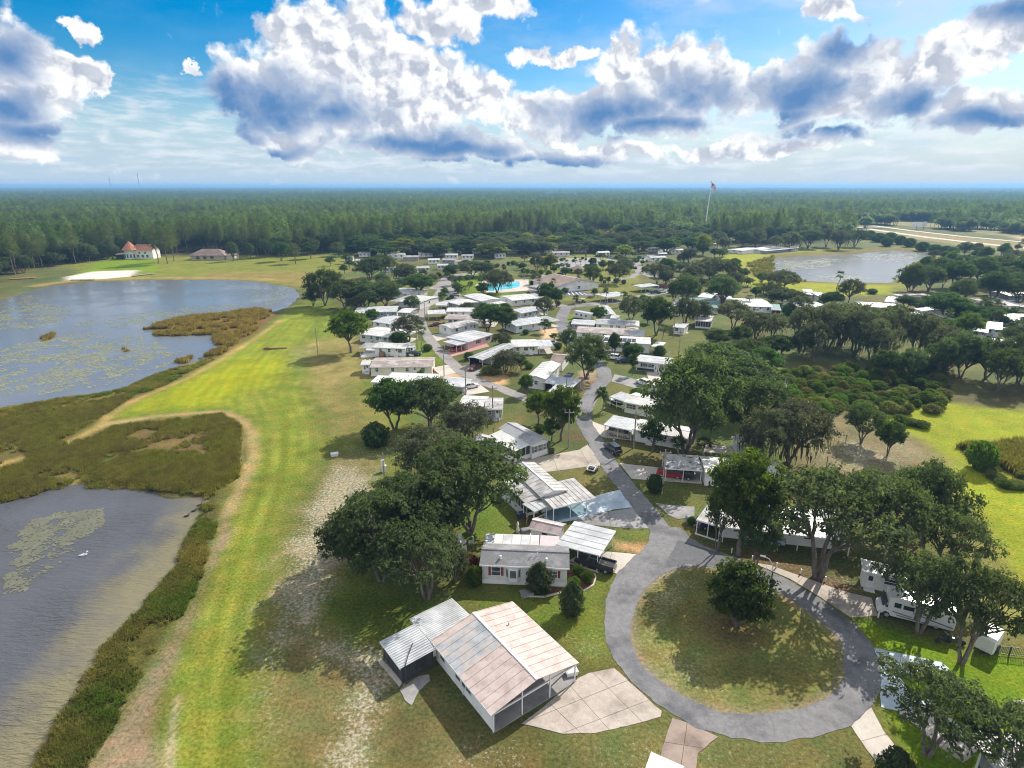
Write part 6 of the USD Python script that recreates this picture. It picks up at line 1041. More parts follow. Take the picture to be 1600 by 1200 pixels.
# scrub field
for k in range(270):
    x, y = rr.uniform(1175, 1480), rr.uniform(565, 648); w_ = 'left part' if x < 1260 else 'middle part' if x < 1350 else 'right part'
    if y > 612 + (x - 1300) * 0.18 + 30 and x > 1330 or y > 600 + (x - 1175) * .45: continue
    if y < 590 - (x - 1200) * .09: continue
    w = rr.uniform(13, 30) * y / 600; s = rr.random(); T('scrub' if s < .42 else 'sbush' if s < .9 else 'brightB', x, y, w, y - rr.uniform(8, 18), '%s of the %s of the wild thicket beside the right meadow' % (('brownish scrub bush', 'fresh green bush', 'bright young tree')[0 if s < .42 else 1 if s < .9 else 2], w_), '%s of the %s of the thicket' % (('brown scrub', 'green bushes', 'young trees')[0 if s < .42 else 1 if s < .9 else 2], w_))
for k in range(60):
    x, y = rr.uniform(1520, 1640), rr.uniform(694, 770)
    if y > 735 + (x - 1520) * .55 or y < 700 and x < 1530 or y - 690 > (x - 1495) * 1.1: continue
    q_ = rr.random() < .7; T('scrub' if q_ else 'sbush', x, y, rr.uniform(16, 26), y - rr.uniform(7, 12), 'low %s marsh bush in the hollow of the right meadow' % ('brown' if q_ else 'green'), 'low %s bushes of the marshy hollow' % ('brown' if q_ else 'green'))
# ---------------------------------------------------------------- the far wood: a front of single pines, the rest one mass
def lowpoly(kindf, n): return kindf
fprot = []
def fproto(name, mesh, leaf, bark): fprot.append((name, mesh, leaf, bark))
fproto('pine', pine(31, 16, 2.8, .55, 24, 12, 1.05), LEAF['farpine'], BARKP); fproto('pine', pine(32, 17, 3.0, .5, 22, 12, 1.1), LEAF['farpine'], BARKP); fproto('pine', pine(35, 15, 2.6, .62, 26, 12, 1.0), LEAF['bright'], BARKP)
fproto('oak', broad(33, 5.0, 9.0, 2.0, 12, 9, 5, 1.25, lobe_r=.4), LEAF['faroak'], BARK); fproto('oak', broad(34, 5.5, 9.5, 2.0, 12, 9, 5, 1.3, lobe_r=.4), LEAF['faroak'], BARK); fproto('oak', broad(36, 5.0, 10.0, 2.0, 12, 9, 5, 1.3, lobe_r=.42), LEAF['deep'], BARK)
nr = np.random.default_rng(77)
front = Polygon(G2([(-700, 500), (-60, 448), (0, 440), (30, 428), (60, 421), (110, 414), (150, 409), (176, 404), (186, 397), (230, 397), (250, 404), (298, 393), (357, 393), (400, 400), (470, 401), (520, 395), (560, 392), (600, 388), (700, 384), (800, 378), (850, 367), (930, 361), (960, 367), (1010, 363), (1100, 376), (1150, 381), (1200, 380), (1250, 376), (1320, 370), (1350, 357), (1420, 351), (1500, 362), (1560, 364), (1640, 368), (1900, 380), (2600, 400), (2600, 293), (1300, 292.5), (-700, 293)]))
gaps = [(Polygon(G2([(a - w, b + h), (a + w, b + h), (a + w, b - h), (a - w, b - h)]))) for a, b, w, h in ((50, 319, 18, 2.2), (305, 330, 14, 2), (345, 325, 12, 2), (455, 331, 14, 2), (590, 327, 10, 1.5), (710, 325, 8, 1.5), (880, 308, 28, 2.5), (1180, 340, 24, 3), (1437, 356, 16, 5), (1335, 320, 14, 1.6), (1455, 320, 14, 1.6), (620, 402, 1, 1), (1220, 336, 12, 3))]
gaps += [LineString(G2(q)).buffer(w) for q, w in (([(340, 322), (358, 314)], 10), ([(60, 318), (75, 316)], 10))]
gaps += CLEAR
front = front.difference(shapely.union_all(gaps))
def scatter(y0, y1, step, jit):
    ys = np.arange(y0, y1, step); out = []
    for y in ys:
        hw = y * 0.92 + 60; x = np.arange(-hw, hw, step); out.append(np.c_[x + nr.uniform(-jit, jit, len(x)) * step, np.full(len(x), y) + nr.uniform(-jit, jit, len(x)) * step])
    p = np.vstack(out); return p[shapely.contains_xy(front, p[:, 0], p[:, 1])]
near = scatter(300, 1300, 6.8, .5)
near = near[np.argsort(np.hypot(near[:, 0], near[:, 1]) + nr.uniform(0, 60, len(near)))]
dfront = shapely.distance(front.boundary, shapely.points(near)); inner = near[dfront >= 0]
lead = np.nonzero((dfront < 16) & (np.abs(near[:, 0] / near[:, 1]) < .9) & (near[:, 1] < 800))[0][:280]
mask = np.ones(len(near), bool); mask[lead] = False
for i in lead:
    x, y = near[i]; s = nr.uniform(1.05, 1.6); k = 'pine' if nr.uniform() < .5 else 'pineB'
    if x > 330 and nr.uniform() < .6: k = 'oakC'; s *= .95
    elif nr.uniform() < .22: k = 'oakA'; s *= 1.0
    a_ = x / y; where = 'left of the turret house' if a_ < -.645 else 'behind the turret house' if a_ < -.55 else 'behind the hip roofed house' if a_ < -.44 else 'behind the free standing meadow trees' if a_ < -.27 else 'behind the left half of the village' if a_ < -.03 else 'behind the hall and tennis court' if a_ < .17 else 'around the flagpole' if a_ < .42 else 'above the far pond' if a_ < .66 else 'right of the billboard'
    plant(k, (x, y, 0), s, s * nr.uniform(.85, 1.1), nr.uniform(0, 6.28), ('grey green oak' if k[0] == 'o' else 'tall slender pine') + ' at the far wood edge ' + where, ('oaks' if k[0] == 'o' else 'pines') + ' of the far wood ' + where)
rest = near[mask]; far1 = scatter(1300, 3200, 11, .5); far2 = scatter(3200, 9000, 42, .5); far3 = scatter(9000, 26000, 190, .5)
P = np.vstack([rest, far1, far2, far3]); S = np.r_[nr.uniform(.8, 1.75, len(rest)), nr.uniform(1.2, 1.75, len(far1)), nr.uniform(3.0, 4.4, len(far2)), nr.uniform(10, 16, len(far3))]
SZ = np.r_[nr.uniform(.85, 1.1, len(rest)), nr.uniform(.8, 1.15, len(far1)), nr.uniform(.9, 1.2, len(far2)), nr.uniform(.8, 1.1, len(far3))]
b1 = meshkit.fbm(np.c_[P / [420, 160], np.zeros(len(P))], 4, 9); b2 = meshkit.fbm(np.c_[P / 60, np.zeros(len(P))], 3, 12) + (P[:, 0] > 250) * .12
pid = np.where(b2 > .50, np.where(b1 > .5, 3, 4), np.where(b1 > .55, 0, np.where(b1 > .45, 1, 2))); pid = np.where(b1 < .36, 5, pid); pid = np.where(nr.uniform(size=len(P)) < .28, nr.integers(0, 6, len(P)), pid)
fw = UsdGeom.PointInstancer.Define(stage, '/World/forest'); tag(fw, 'dense far wood of pines and oaks running to the horizon behind the village', 'forest', kind='stuff')
for i, (nme, ms, lf, bk) in enumerate(fprot):
    base = '/World/forest/kinds/%s_%03d' % (nme, i + 1); x = UsdGeom.Xform.Define(stage, base)
    m = MB(); m.add(*ms[1].tri()); usdkit.mesh(stage, base + '/crown', m.tri(), lf); usdkit.mesh(stage, base + '/trunk', ms[0].tri(), bk)
fw.CreatePrototypesRel().SetTargets(['/World/forest/kinds/%s_%03d' % (f[0], i + 1) for i, f in enumerate(fprot)])
fw.CreateProtoIndicesAttr(Vt.IntArray.FromNumpy(pid.astype(np.int32))); zz = np.where(np.arange(len(P)) < len(rest), 0.0, -2.0)
fw.CreatePositionsAttr(Vt.Vec3fArray.FromNumpy(np.c_[P, np.zeros(len(P))].astype(np.float32)))
hz_cap = np.minimum(S * SZ, np.where(np.arange(len(P)) < len(rest), 1.5, nr.uniform(1.1, 1.45, len(P))))
fw.CreateScalesAttr(Vt.Vec3fArray.FromNumpy(np.c_[S, S, hz_cap].astype(np.float32)))
a = nr.uniform(0, math.pi, len(P)); fw.CreateOrientationsAttr(Vt.QuathArray([Gf.Quath(float(math.cos(t)), 0.0, 0.0, float(math.sin(t))) for t in a]))
print('forest', len(P), len(lead))
# ---------------------------------------------------------------- vehicles
def paintm(name, col): return simple('paint_' + name, col, .28, coat_weight=.6, specular_ior_level=.5)
PAINT = dict(black=paintm('black', (.018, .019, .022)), white=paintm('white', (.72, .72, .72)), silver=paintm('silver', (.42, .43, .45)), tan=paintm('tan', (.40, .36, .30)), red=paintm('red', (.30, .015, .022)), maroon=paintm('maroon', (.14, .02, .03)), navy=paintm('navy', (.025, .035, .07)), blue=paintm('pale_blue', (.33, .42, .50)))
GLASS = simple('car_glass', (.015, .018, .022), .06, specular_ior_level=.8); TYRE = simple('tyre', (.018, .018, .018), .85); RIM = simple('wheel_rim', (.45, .45, .46), .35, metallic=.7); HEADL = simple('headlight', (.75, .76, .78), .15); TAILL = simple('tail_light', (.35, .01, .01), .2); CHROME = simple('bumper_grey', (.09, .09, .095), .5)
def loft(rings):
    m = MB(); n = len(rings[0]); v = np.vstack(rings); f = []
    for k in range(len(rings) - 1): f += [[k * n + i, k * n + (i + 1) % n, (k + 1) * n + (i + 1) % n, (k + 1) * n + i] for i in range(n)]
    m.add(v, f)
    for k, s_ in ((0, -1), (len(rings) - 1, 1)): c = rings[k].mean(0); m.add(np.vstack([rings[k], c[None]]), [([i, (i + 1) % n, n] if s_ > 0 else [(i + 1) % n, i, n]) for i in range(n)])
    return m
def section(x, hw, z0, z1, tuck=.06, crown=.03): return np.array([[x, -hw + tuck, z0], [x, hw - tuck, z0], [x, hw, z0 + (z1 - z0) * .4], [x, hw - tuck * .7, z1 - .02], [x, 0, z1 + crown], [x, -hw + tuck * .7, z1 - .02], [x, -hw, z0 + (z1 - z0) * .4]])
def car(kind_, label, px, head, color, name='parked_car', cat='car', z=0.06, loc=None):
    """kind_: sedan, suv, van or pickup; head: heading in radians (0 = towards +x)."""
    p = G(*px) if loc is None else np.array(loc, float); t = thing(name, label, cat, (p[0], p[1], z), head); P = PAINT[color]; L = dict(sedan=4.6, suv=4.6, van=5.0, pickup=5.6)[kind_]; hw = .92; s = L / 2
    prof = dict(sedan=[(-1, .55, .82), (-.96, .3, .92), (-.6, .22, .98), (.4, .22, .95), (.8, .22, .85), (.97, .3, .72), (1, .42, .62)], suv=[(-1, .5, 1.0), (-.97, .3, 1.06), (-.5, .26, 1.08), (.45, .26, 1.05), (.82, .26, .98), (.97, .32, .86), (1, .45, .7)], van=[(-1, .5, 1.05), (-.97, .3, 1.1), (-.5, .26, 1.1), (.6, .26, 1.08), (.88, .28, .98), (.98, .35, .82), (1, .45, .7)], pickup=[(-1, .5, .98), (-.98, .4, 1.05), (-.5, .36, 1.05), (.45, .36, 1.12), (.85, .36, 1.08), (.97, .4, .95), (1, .5, .75)])[kind_]
    part(t, 'body', loft([section(x * s, hw * (.9 if abs(x) > .95 else 1), a, b) for x, a, b in prof]), P, 40)
    x0, x1, x2, x3, hz = dict(sedan=(-.72, -.38, .12, .48, 1.42), suv=(-.95, -.78, .18, .5, 1.68), van=(-.95, -.85, .38, .72, 1.8), pickup=(-.22, -.16, .22, .46, 1.75))[kind_]; zb = dict(sedan=.94, suv=1.06, van=1.09, pickup=1.1)[kind_]
    part(t, 'cabin_glass', loft([np.array([[x * s, -w, zb - .02], [x * s, w, zb - .02], [x * s, w * .86, z1], [x * s, -w * .86, z1]]) for x, w, z1 in ((x0, .80, zb), (x1, .82, hz - .04), (x2, .82, hz - .04), (x3, .80, zb))]), GLASS)
    part(t, 'roof_panel', loft([np.array([[x * s, -.72, hz - .05], [x * s, .72, hz - .05], [x * s, .66, hz + .02], [x * s, -.66, hz + .02]]) for x in (x1 - .02, x2 + .02)]), P)
    for sg in (-1, 1):
        for q in (x1, (x1 + x2) / 2, x2): part(t, 'pillar', MB().tube([q * s, sg * .83, zb - .05], [q * s, sg * .71, hz - .02], .035, n=4), P)
        for q in (-.62, .62):
            w = part(t, 'wheel', MB().tube([q * s, sg * .72, .33], [q * s, sg * .93, .33], .33, n=14), TYRE); part(w, 'rim', MB().tube([q * s, sg * .90, .33], [q * s, sg * .94, .33], .2, n=10), RIM)
        part(t, 'headlight', MB().box(s * .95, s * 1.0, sg * .62 - .17, sg * .62 + .17, .62, .76), HEADL); part(t, 'tail_light', MB().box(-s * 1.005, -s * .97, sg * .74 - .1, sg * .74 + .1, .72, .95), TAILL)
    part(t, 'bumper', MB().box(s * .97, s * 1.02, -.8, .8, .32, .5), CHROME); part(t, 'bumper', MB().box(-s * 1.02, -s * .97, -.8, .8, .34, .52), CHROME)
    if kind_ == 'pickup': part(t, 'bed', MB().box(-s * .96, -s * .26, -.72, .72, 1.06, 1.075), TYRE); [part(t, 'bed_rail', MB().box(-s * .97, -s * .24, y - .07, y + .07, 1.0, 1.3), P) for y in (-.85, .85)]; part(t, 'tailgate', MB().box(-s * 1.0, -s * .955, -.85, .85, .7, 1.3), P)
    return t
def ang(a, b): q = G(*b) - G(*a); return math.atan2(q[1], q[0])
car('suv', 'black car parked on the lawn edge beside the main drive', (957, 705), ang((975, 716), (940, 690)), 'black', loc=None)
car('van', 'tan van parked under the carport of the long white home', (968, 681), ang((950, 677), (985, 685)), 'tan')
car('suv', 'red car under the leaf stained carport', (1046, 744), ang((1070, 748), (1042, 744)), 'red')
car('suv', 'dark car behind the red car under the leaf stained carport', (1063, 746), ang((1070, 748), (1042, 744)), 'black')
car('suv', 'white car on the grey drive beside the white garage', (1005, 601), ang((1020, 606), (990, 594)), 'white')
car('suv', 'silver white car in front of the solar panel home', (957, 561), ang((970, 563), (944, 559)), 'white')
car('pickup', 'black pickup half under the grey ribbed carport', (930, 886), ang((945, 888), (890, 872)), 'black', 'pickup_truck', 'pickup')
car('sedan', 'red car in the pink home carport', (713, 548), ang((718, 546), (702, 550)), 'red'); car('sedan', 'dark red car parked on the small lawn by the lane', (680, 509), ang((690, 507), (670, 509)), 'maroon'); car('sedan', 'dark car with pink roof light in the grey carport mouth', (741, 577), ang((760, 568), (735, 581)), 'maroon')
car('sedan', 'black car beside the white rounded home', (647, 555), 0.05, 'black'); car('suv', 'white car parked at the green roofed open carport', (906, 513), 0.1, 'white'); car('suv', 'silver car behind the white car at the junction', (898, 509), .2, 'navy')
car('pickup', 'dark blue truck parked at the road corner by the pale shelter', (1024, 459), .1, 'navy', 'pickup_truck', 'pickup'); car('suv', 'white car parked against the dark blue truck', (1034, 457), .4, 'white'); car('suv', 'rust brown vehicle behind the dark blue truck', (1037, 450), .1, 'maroon')
car('sedan', 'grey blue car under the eave of the white ribbed home', (1200, 846), ang((1215, 849), (1186, 843)), 'blue'); car('sedan', 'red car under the dark roofed carport by the long white gabled home', (1212, 489), .1, 'red'); car('suv', 'dark van under the large bright tree right of the pond', (1486, 496), .05, 'navy'); car('sedan', 'grey car waiting where the lane meets the wide road', (712, 462), -.4, 'silver'); car('suv', 'red car tucked behind the cream home beside its gable', (666, 582), 0.1, 'red'); car('suv', 'blue car in the dark carport under the yellow green tree', (1108, 822), .3, 'navy')
for lab, px, kd, col, h_ in (('white car at the end home of the white flat row', (735, 606), 'sedan', 'white', .5), ('silver car beside the pink forecourt home', (668, 476), 'suv', 'silver', .9), ('white car by the barn like building', (775, 474), 'suv', 'white', .1), ('red car on the court road behind the hall', (845, 405), 'sedan', 'red', .1), ('dark car near the court road behind the hall', (868, 403), 'sedan', 'black', .1), ('white van among the far roofs left of the yellow tree', (955, 403), 'van', 'white', .3), ('silver car on the far road bend', (1008, 402), 'sedan', 'silver', .8), ('white pickup by the long white gabled home', (1180, 489), 'pickup', 'white', .1), ('silver car before the bright white gabled home', (1570, 519), 'suv', 'silver', .3), ('blue car at the narrow white roof among the right trees', (1480, 531), 'sedan', 'blue', .2), ('dark car in the drive of the home with solar panels', (975, 566), 'sedan', 'navy', .1), ('grey car at the lane end by the cream porch home', (862, 538), 'sedan', 'silver', .2)): car(kd, lab, px, h_, col)
# motorhome with swooshes along its side
A, B = G(1369, 962), G(1489, 992); hd = math.atan2((A - B)[1], (A - B)[0]); c = (A + B) / 2; L = np.linalg.norm(A - B); c = c + np.array([math.sin(hd), -math.cos(hd), 0]) * 1.2; s = L / 2
t = thing('motorhome', 'white motorhome with dark swooshes parked behind the straight pale trunk', 'motorhome', (c[0], c[1], .06), hd); RVW = paintm('motorhome_white', (.55, .55, .545)); RVD = simple('swoosh_grey', (.10, .11, .12), .35)
part(t, 'body', loft([section(x, w, a, b, .05, .06) for x, w, a, b in ((-s, 1.15, .45, 3.0), (-s * .97, 1.2, .4, 3.1), (s * .45, 1.2, .4, 3.12), (s * .62, 1.2, .4, 3.15), (s * .75, 1.15, .42, 2.9))]), RVW, 40); part(t, 'cab', loft([section(x, w, a, b, .08, .05) for x, w, a, b in ((s * .55, 1.05, .4, 2.3), (s * .72, 1.02, .35, 2.2), (s * .86, .98, .35, 1.45), (s * .98, .92, .4, 1.2), (s, .85, .5, 1.0))]), RVW, 40)
part(t, 'windscreen', loft([np.array([[s * .765, -.88, 2.1], [s * .765, .88, 2.1], [s * .785, .9, 2.12], [s * .785, -.9, 2.12]]), np.array([[s * .865, -.92, 1.44], [s * .865, .92, 1.44], [s * .89, .92, 1.47], [s * .89, -.92, 1.47]])]), GLASS)
for sg in (-1, 1):
    o = sg * 1.2
    def sw(pts, mat, nm, th=.02): v = np.array([[x * s, o + sg * .003, z] for x, z in pts] + [[x * s, o + sg * (.003 + th), z] for x, z in pts]); n = len(pts); part(t, nm, MB().add(v, [[n, n + i, n + i + 1] for i in range(1, n - 1)]).add(v, [[i, (i + 1) % n, n + (i + 1) % n, n + i] for i in range(n)]), mat)
    sw([(.42, 1.75), (.6, 1.75), (.6, 2.4), (.42, 2.4)], GLASS, 'window'); sw([(.08, 1.75), (.36, 1.75), (.36, 2.3), (.08, 2.3)], GLASS, 'window'); sw([(-.6, 1.75), (-.3, 1.75), (-.3, 2.3), (-.6, 2.3)], GLASS, 'window'); sw([(-.02, .7), (.04, .7), (.04, 2.4), (-.02, 2.4)], CHROME, 'door')
    sw([(.62, 1.2), (.1, .95), (.1, .85), (.62, 1.08)], RVD, 'swoosh'); sw([(.05, 1.55), (-.45, 1.2), (-.5, 1.05), (.05, 1.45)], RVD, 'swoosh'); sw([(-.25, 1.3), (-.95, .85), (-.95, .7), (-.25, 1.18)], RVD, 'swoosh'); sw([(.5, .8), (-.3, .6), (-.3, .52), (.5, .7)], RVD, 'swoosh')
    v = [[s * .66, sg * 1.06, 1.4], [s * .82, sg * 1.04, 1.45], [s * .72, sg * 1.02, 2.05], [s * .66, sg * 1.03, 2.1]]; part(t, 'cab_window', MB().add(v + [[x, y + sg * .015, z] for x, y, z in v], [[4, 5, 6, 7], [0, 1, 5, 4], [1, 2, 6, 5], [2, 3, 7, 6]]), GLASS)
    for q in (-.55, .74): w = part(t, 'wheel', MB().tube([q * s, sg * .85, .4], [q * s, sg * 1.14, .4], .4, n=16), TYRE); part(w, 'rim', MB().tube([q * s, sg * 1.1, .4], [q * s, sg * 1.16, .4], .24, n=10), RIM)
    part(t, 'mirror', MB().box(s * .8, s * .84, sg * 1.15, sg * 1.38, 1.7, 2.1), CHROME); part(t, 'headlight', MB().box(s * .95, s * 1.0, sg * .65 - .16, sg * .65 + .16, .85, 1.02), HEADL)
part(t, 'awning', MB().tube([-s * .6, -1.27, 2.9], [s * .4, -1.27, 2.9], .09), TRIM); part(t, 'air_conditioner', MB().box(-.5, .5, -.4, .4, 3.16, 3.42), TRIM); part(t, 'roof_vent', MB().box(-s * .6, -s * .6 + .5, -.25, .25, 3.16, 3.3), TRIM); part(t, 'rear_ladder', MB().box(-s - .06, -s - .01, .5, .9, .8, 3.0), STEEL)
def trailer(label, px, head, L=4.0, W=2.0, H=2.1, mat=None, name='cargo_trailer', cat='trailer', win=False):
    p = G(*px); t = thing(name, label, cat, (p[0], p[1], .05), head); mat = mat or RVW; b = trimesh.creation.box((L, W, H)); b.apply_translation((0, 0, .45 + H / 2)); part(t, 'body', loft([section(x, w, .45, .45 + h, .03, .05) for x, w, h in ((-L / 2, W / 2 - .02, H - .05), (-L / 2 + .1, W / 2, H), (L / 2 - .25, W / 2, H), (L / 2, W / 2 - .1, H * .85))]), mat, 40); part(t, 'drawbar', MB().path([[L / 2, .5, .45], [L / 2 + 1.0, 0, .42], [L / 2, -.5, .45]], [.05] * 3), DARKM)
    for sg in (-1, 1):
        w = part(t, 'wheel', MB().tube([-.2, sg * (W / 2 - .15), .32], [-.2, sg * (W / 2 + .05), .32], .32, n=12), TYRE); part(w, 'rim', MB().tube([-.2, sg * (W / 2 + .02), .32], [-.2, sg * (W / 2 + .07), .32], .18, n=8), RIM)
        part(t, 'fender', MB().box(-.65, .25, sg * (W / 2 + .1) - .1, sg * (W / 2 + .1) + .1, .66, .72), DARKM)
        if win: [part(t, 'window', MB().box(x, x + .9, sg * (W / 2 + .01) - .02, sg * (W / 2 + .01) + .02, 1.5, 2.1), GLASS) for x in (-L * .38, -L * .1, L * .18)]
    part(t, 'rear_door', MB().box(-L / 2 - .04, -L / 2 + .02, -W / 2 + .12, W / 2 - .12, .55, .3 + H), TRIM); return t
trailer('white cargo trailer behind the leaning oak trunk at the black fence', (1541, 1013), ang((1530, 1020), (1552, 990)) + math.pi, 3.0, 1.8, 1.9)
trailer('long white travel trailer on the grass by the road junction', (912, 499), ang((900, 497), (926, 502)), 8.5, 2.4, 2.5, None, 'travel_trailer', 'caravan', True)
p = G(925, 736); t = thing('utility_trailer', 'small white utility trailer parked where the tan drive meets the road', 'trailer', (p[0], p[1], .05), ang((918, 738), (932, 722))); part(t, 'deck', MB().box(-1.0, 1.0, -.75, .75, .45, .53), TRIM); [part(t, 'side_rail', MB().box(-1.0, 1.0, y - .03, y + .03, .531, .95), TRIM) for y in (-.72, .72)]; [part(t, 'wheel', MB().tube([x, y, .3], [x, y + .18, .3], .3, n=12), TYRE) for y in (-.95, .77) for x in (-.4, .4)]; part(t, 'drawbar', MB().tube([1.0, 0, .45], [1.9, 0, .45], .05), TRIM); part(t, 'load', MB().box(-.7, .1, -.5, .5, .532, .9), DARKM)
p = G(962, 634); t = thing('boat', 'dark hulled boat with pale deck under the carport beside the feather palm', 'boat', (p[0], p[1], 0), ang((950, 630), (975, 640))); part(t, 'hull', loft([np.array([[x, -w * .5, z0], [x, w * .5, z0], [x, w, 1.35], [x, -w, 1.35]]) for x, w, z0 in ((-2.4, .95, .6), (0, 1.0, .55), (1.6, .7, .65), (2.6, .06, 1.1))]), PAINT['navy']); part(t, 'deck', loft([np.array([[x, -w, 1.352], [x, w, 1.352], [x, w * .9, 1.45], [x, -w * .9, 1.45]]) for x, w in ((-2.35, .9), (0, .93), (1.5, .66), (2.45, .08))]), TRIM); part(t, 'windscreen', MB().box(.3, .36, -.7, .7, 1.45, 1.8), GLASS); part(t, 'trailer_frame', MB().box(-2.3, 3.2, -.06, .06, .4, .5).box(-.7, -.55, -.9, .9, .3, .4), STEEL); [part(t, 'wheel', MB().tube([-.6, y, .3], [-.6, y + .2, .3], .3, n=10), TYRE) for y in (-1.0, .8)]
for lab, px in (('dark golf cart parked before the shuffleboard courts', (902, 473)), ('second dark golf cart right of the first before the courts', (911, 473))):
    p = G(*px); t = thing('golf_cart', lab, 'golf cart', (p[0], p[1], .05), .1); part(t, 'body', MB().box(-1.1, 1.1, -.55, .55, .25, .75), PAINT['navy']); part(t, 'seat', MB().box(-.5, .1, -.5, .5, .76, 1.2), TYRE); part(t, 'canopy', MB().box(-1.0, .8, -.6, .6, 1.75, 1.82), TRIM); [part(t, 'post', MB().tube([x, y, .75], [x, y, 1.75], .03, n=4), DARKM) for x in (-.9, .7) for y in (-.5, .5)]; [part(t, 'wheel', MB().tube([x, y, .22], [x, y + .12, .22], .22, n=8), TYRE) for x in (-.75, .75) for y in (-.62, .5)]
# ---------------------------------------------------------------- poles, lamp, flag, billboard, masts
p = G(1100, 366); Hf = hgt(1100, 366, 285); t = thing('flagpole', 'very tall white flagpole with national flag above the wood', 'flagpole', p); part(t, 'pole', MB().tube([0, 0, 0], [2.6, 0, Hf], .75, .35, n=10), TRIM); part(t, 'finial', trimesh.creation.icosphere(2, .7).apply_translation((2.6, 0, Hf + .5)), simple('gold', (.6, .4, .1), .3, metallic=1.0)); FR, FWh, FB = simple('flag_red', (.45, .03, .04), .7), simple('flag_white', (.75, .75, .74), .7), simple('flag_blue', (.03, .05, .20), .7)
fw_, fh = 5.4, 12.0       # the flag hangs: its fly droops along the pole
def flag_pt(a, b): return [2.9 + a * 5.0 + .25 * math.sin(b * 7 + a * 2), .5 * math.sin(a * 6 + b * 3), Hf - .4 - b * 5.2 - a * a * 5.0 - a * .8]
fl = part(t, 'flag', MB().add([flag_pt(a / 12, b / 13) for b in range(14) for a in range(13)], [[b * 13 + a, b * 13 + a + 1, b * 13 + a + 14, b * 13 + a + 13] for b in range(1, 13, 2) for a in range(12)]), FWh)
part(fl, 'red_stripes', MB().add([flag_pt(a / 12, b / 13) for b in range(14) for a in range(13)], [[b * 13 + a, b * 13 + a + 1, b * 13 + a + 14, b * 13 + a + 13] for b in range(0, 13, 2) for a in range(12)]), FR)
def off(p_, d=.03): return [[p_[0], p_[1] + s_ * d, p_[2]] for s_ in (-1, 1)]
cn = MB(); st_ = MB()
for s_ in (-.04, .04): cn.add([[q[0], q[1] + s_, q[2]] for q in [flag_pt(a / 12, b / 13) for b in range(8) for a in range(6)]], [[b * 6 + a, b * 6 + a + 1, b * 6 + a + 7, b * 6 + a + 6] for b in range(7) for a in range(5)])
for s_ in (-.07, .07):
    for r in range(9):
        for c_ in range(6 if r % 2 == 0 else 5):
            x, y, z = flag_pt((.035 + c_ * .066 + (.033 if r % 2 else 0)), (.05 + r * .055)); pts = [[x + (.13 if k % 2 == 0 else .05) * math.sin(k * math.pi / 5), y + s_, z + (.13 if k % 2 == 0 else .05) * math.cos(k * math.pi / 5)] for k in range(10)]; st_.add(pts + [[x, y + s_, z]], [[k, (k + 1) % 10, 10] for k in range(10)])
part(fl, 'canton', cn, FB); part(fl, 'stars', st_, FWh)
p = G(1201, 932); Hl = hgt(1201, 932, 898); t = thing('street_lamp', 'street lamp with curved white arm at the edge of the grass island', 'street lamp', p); part(t, 'pole', MB().tube([0, 0, 0], [0, 0, Hl * 1.15], .09, .075, n=8), DARKM); part(t, 'arm', MB().path([[0, 0, Hl * 1.15], [-.15, .1, Hl * 1.45], [-.5, .4, Hl * 1.62], [-1.0, .8, Hl * 1.66]], [.06] * 4), TRIM); part(t, 'lamp_head', MB().tube([-.85, .7, Hl * 1.66], [-1.35, 1.1, Hl * 1.63], .16, .12, n=8), TRIM)
def upole(label, px, ty, arm=True, box=False):
    p = G(*px); h = hgt(*px, ty); t = thing('utility_pole', label, 'utility pole', p); part(t, 'pole', MB().tube([0, 0, 0], [0, 0, h], .15, .11, n=8), POLE)
    if arm: part(t, 'cross_arm', MB().box(-1.0, 1.0, -.06, .06, h - .7, h - .55), POLE); [part(t, 'insulator', MB().tube([x, 0, h - .55], [x, 0, h - .3], .05, n=6), STEEL) for x in (-.85, .85)]
    if box: part(t, 'transformer', MB().tube([.0, -.42, h - 2.2], [.0, -.42, h - 1.1], .32, n=12), TRIM)
    return p + [0, 0, h - .4]
tops = [upole('weathered leaning pole standing alone on the meadow near the bright lime tree', (497, 554), 512, False), upole('pole carrying a white transformer at the upper edge of the grove', (601, 752), 708, True, True), upole('tall pale pole behind the big bend oak', (889, 548), 506, False), upole('tall grey pole in front of the travel trailer', (898, 496), 463), upole('grey pole at the corner of the pink shed', (1052, 528), 489), upole('pole rising from the lime meadow by the pond', (1164, 437), 413, False), upole('white capped pole rising from the green scrub', (1258, 530), 507, False, True), upole('pale pole with box at the left of the scrub', (1223, 622), 592, False, True), upole('pole beside the shuffleboard courts', (934, 466), 446, False), upole('pole among the lakeside homes', (644, 476), 456)]
for lab, px, h_ in (('slim pole at the mouth of the pale carport frame', (728, 620), 46), ('slim pole at the lane bend below the cream home', (694, 588), 40), ('slim pole by the lane hedge ball', (652, 545), 34), ('slim pole at the pink forecourt', (664, 497), 28), ('slim pole at the lawn of the parked black car', (990, 700), 58), ('slim pole at the red car drive', (1034, 772), 70), ('slim pole by the junction left of the shelter', (938, 483), 27), ('slim pole on the open lawn behind the white fence', (1060, 556), 40), ('slim pole behind the tan drive home', (770, 655), 52), ('slim pole where lane and main drive meet', (884, 632), 50), ('slim pole left of the worn corrugated home', (888, 700), 60)):
    upole(lab, px, px[1] - h_)
for a, b in ((1, 0), (1, 2)):
    if (a, b) == (1, 2): continue
    for o in (-.85, .85):
        q0, q1 = tops[a] + [o, 0, 0], tops[b] + [o * .2, 0, 0]; pts = [q0 + (q1 - q0) * t_ - np.array([0, 0, 1.8 * math.sin(math.pi * t_)]) for t_ in np.linspace(0, 1, 14)]; tag(part(None, 'power_line', MB().path(pts, [.014] * 14, 4), DARKM), 'thin power line from the transformer pole to the leaning meadow pole', 'power line', 'power lines of the meadow')
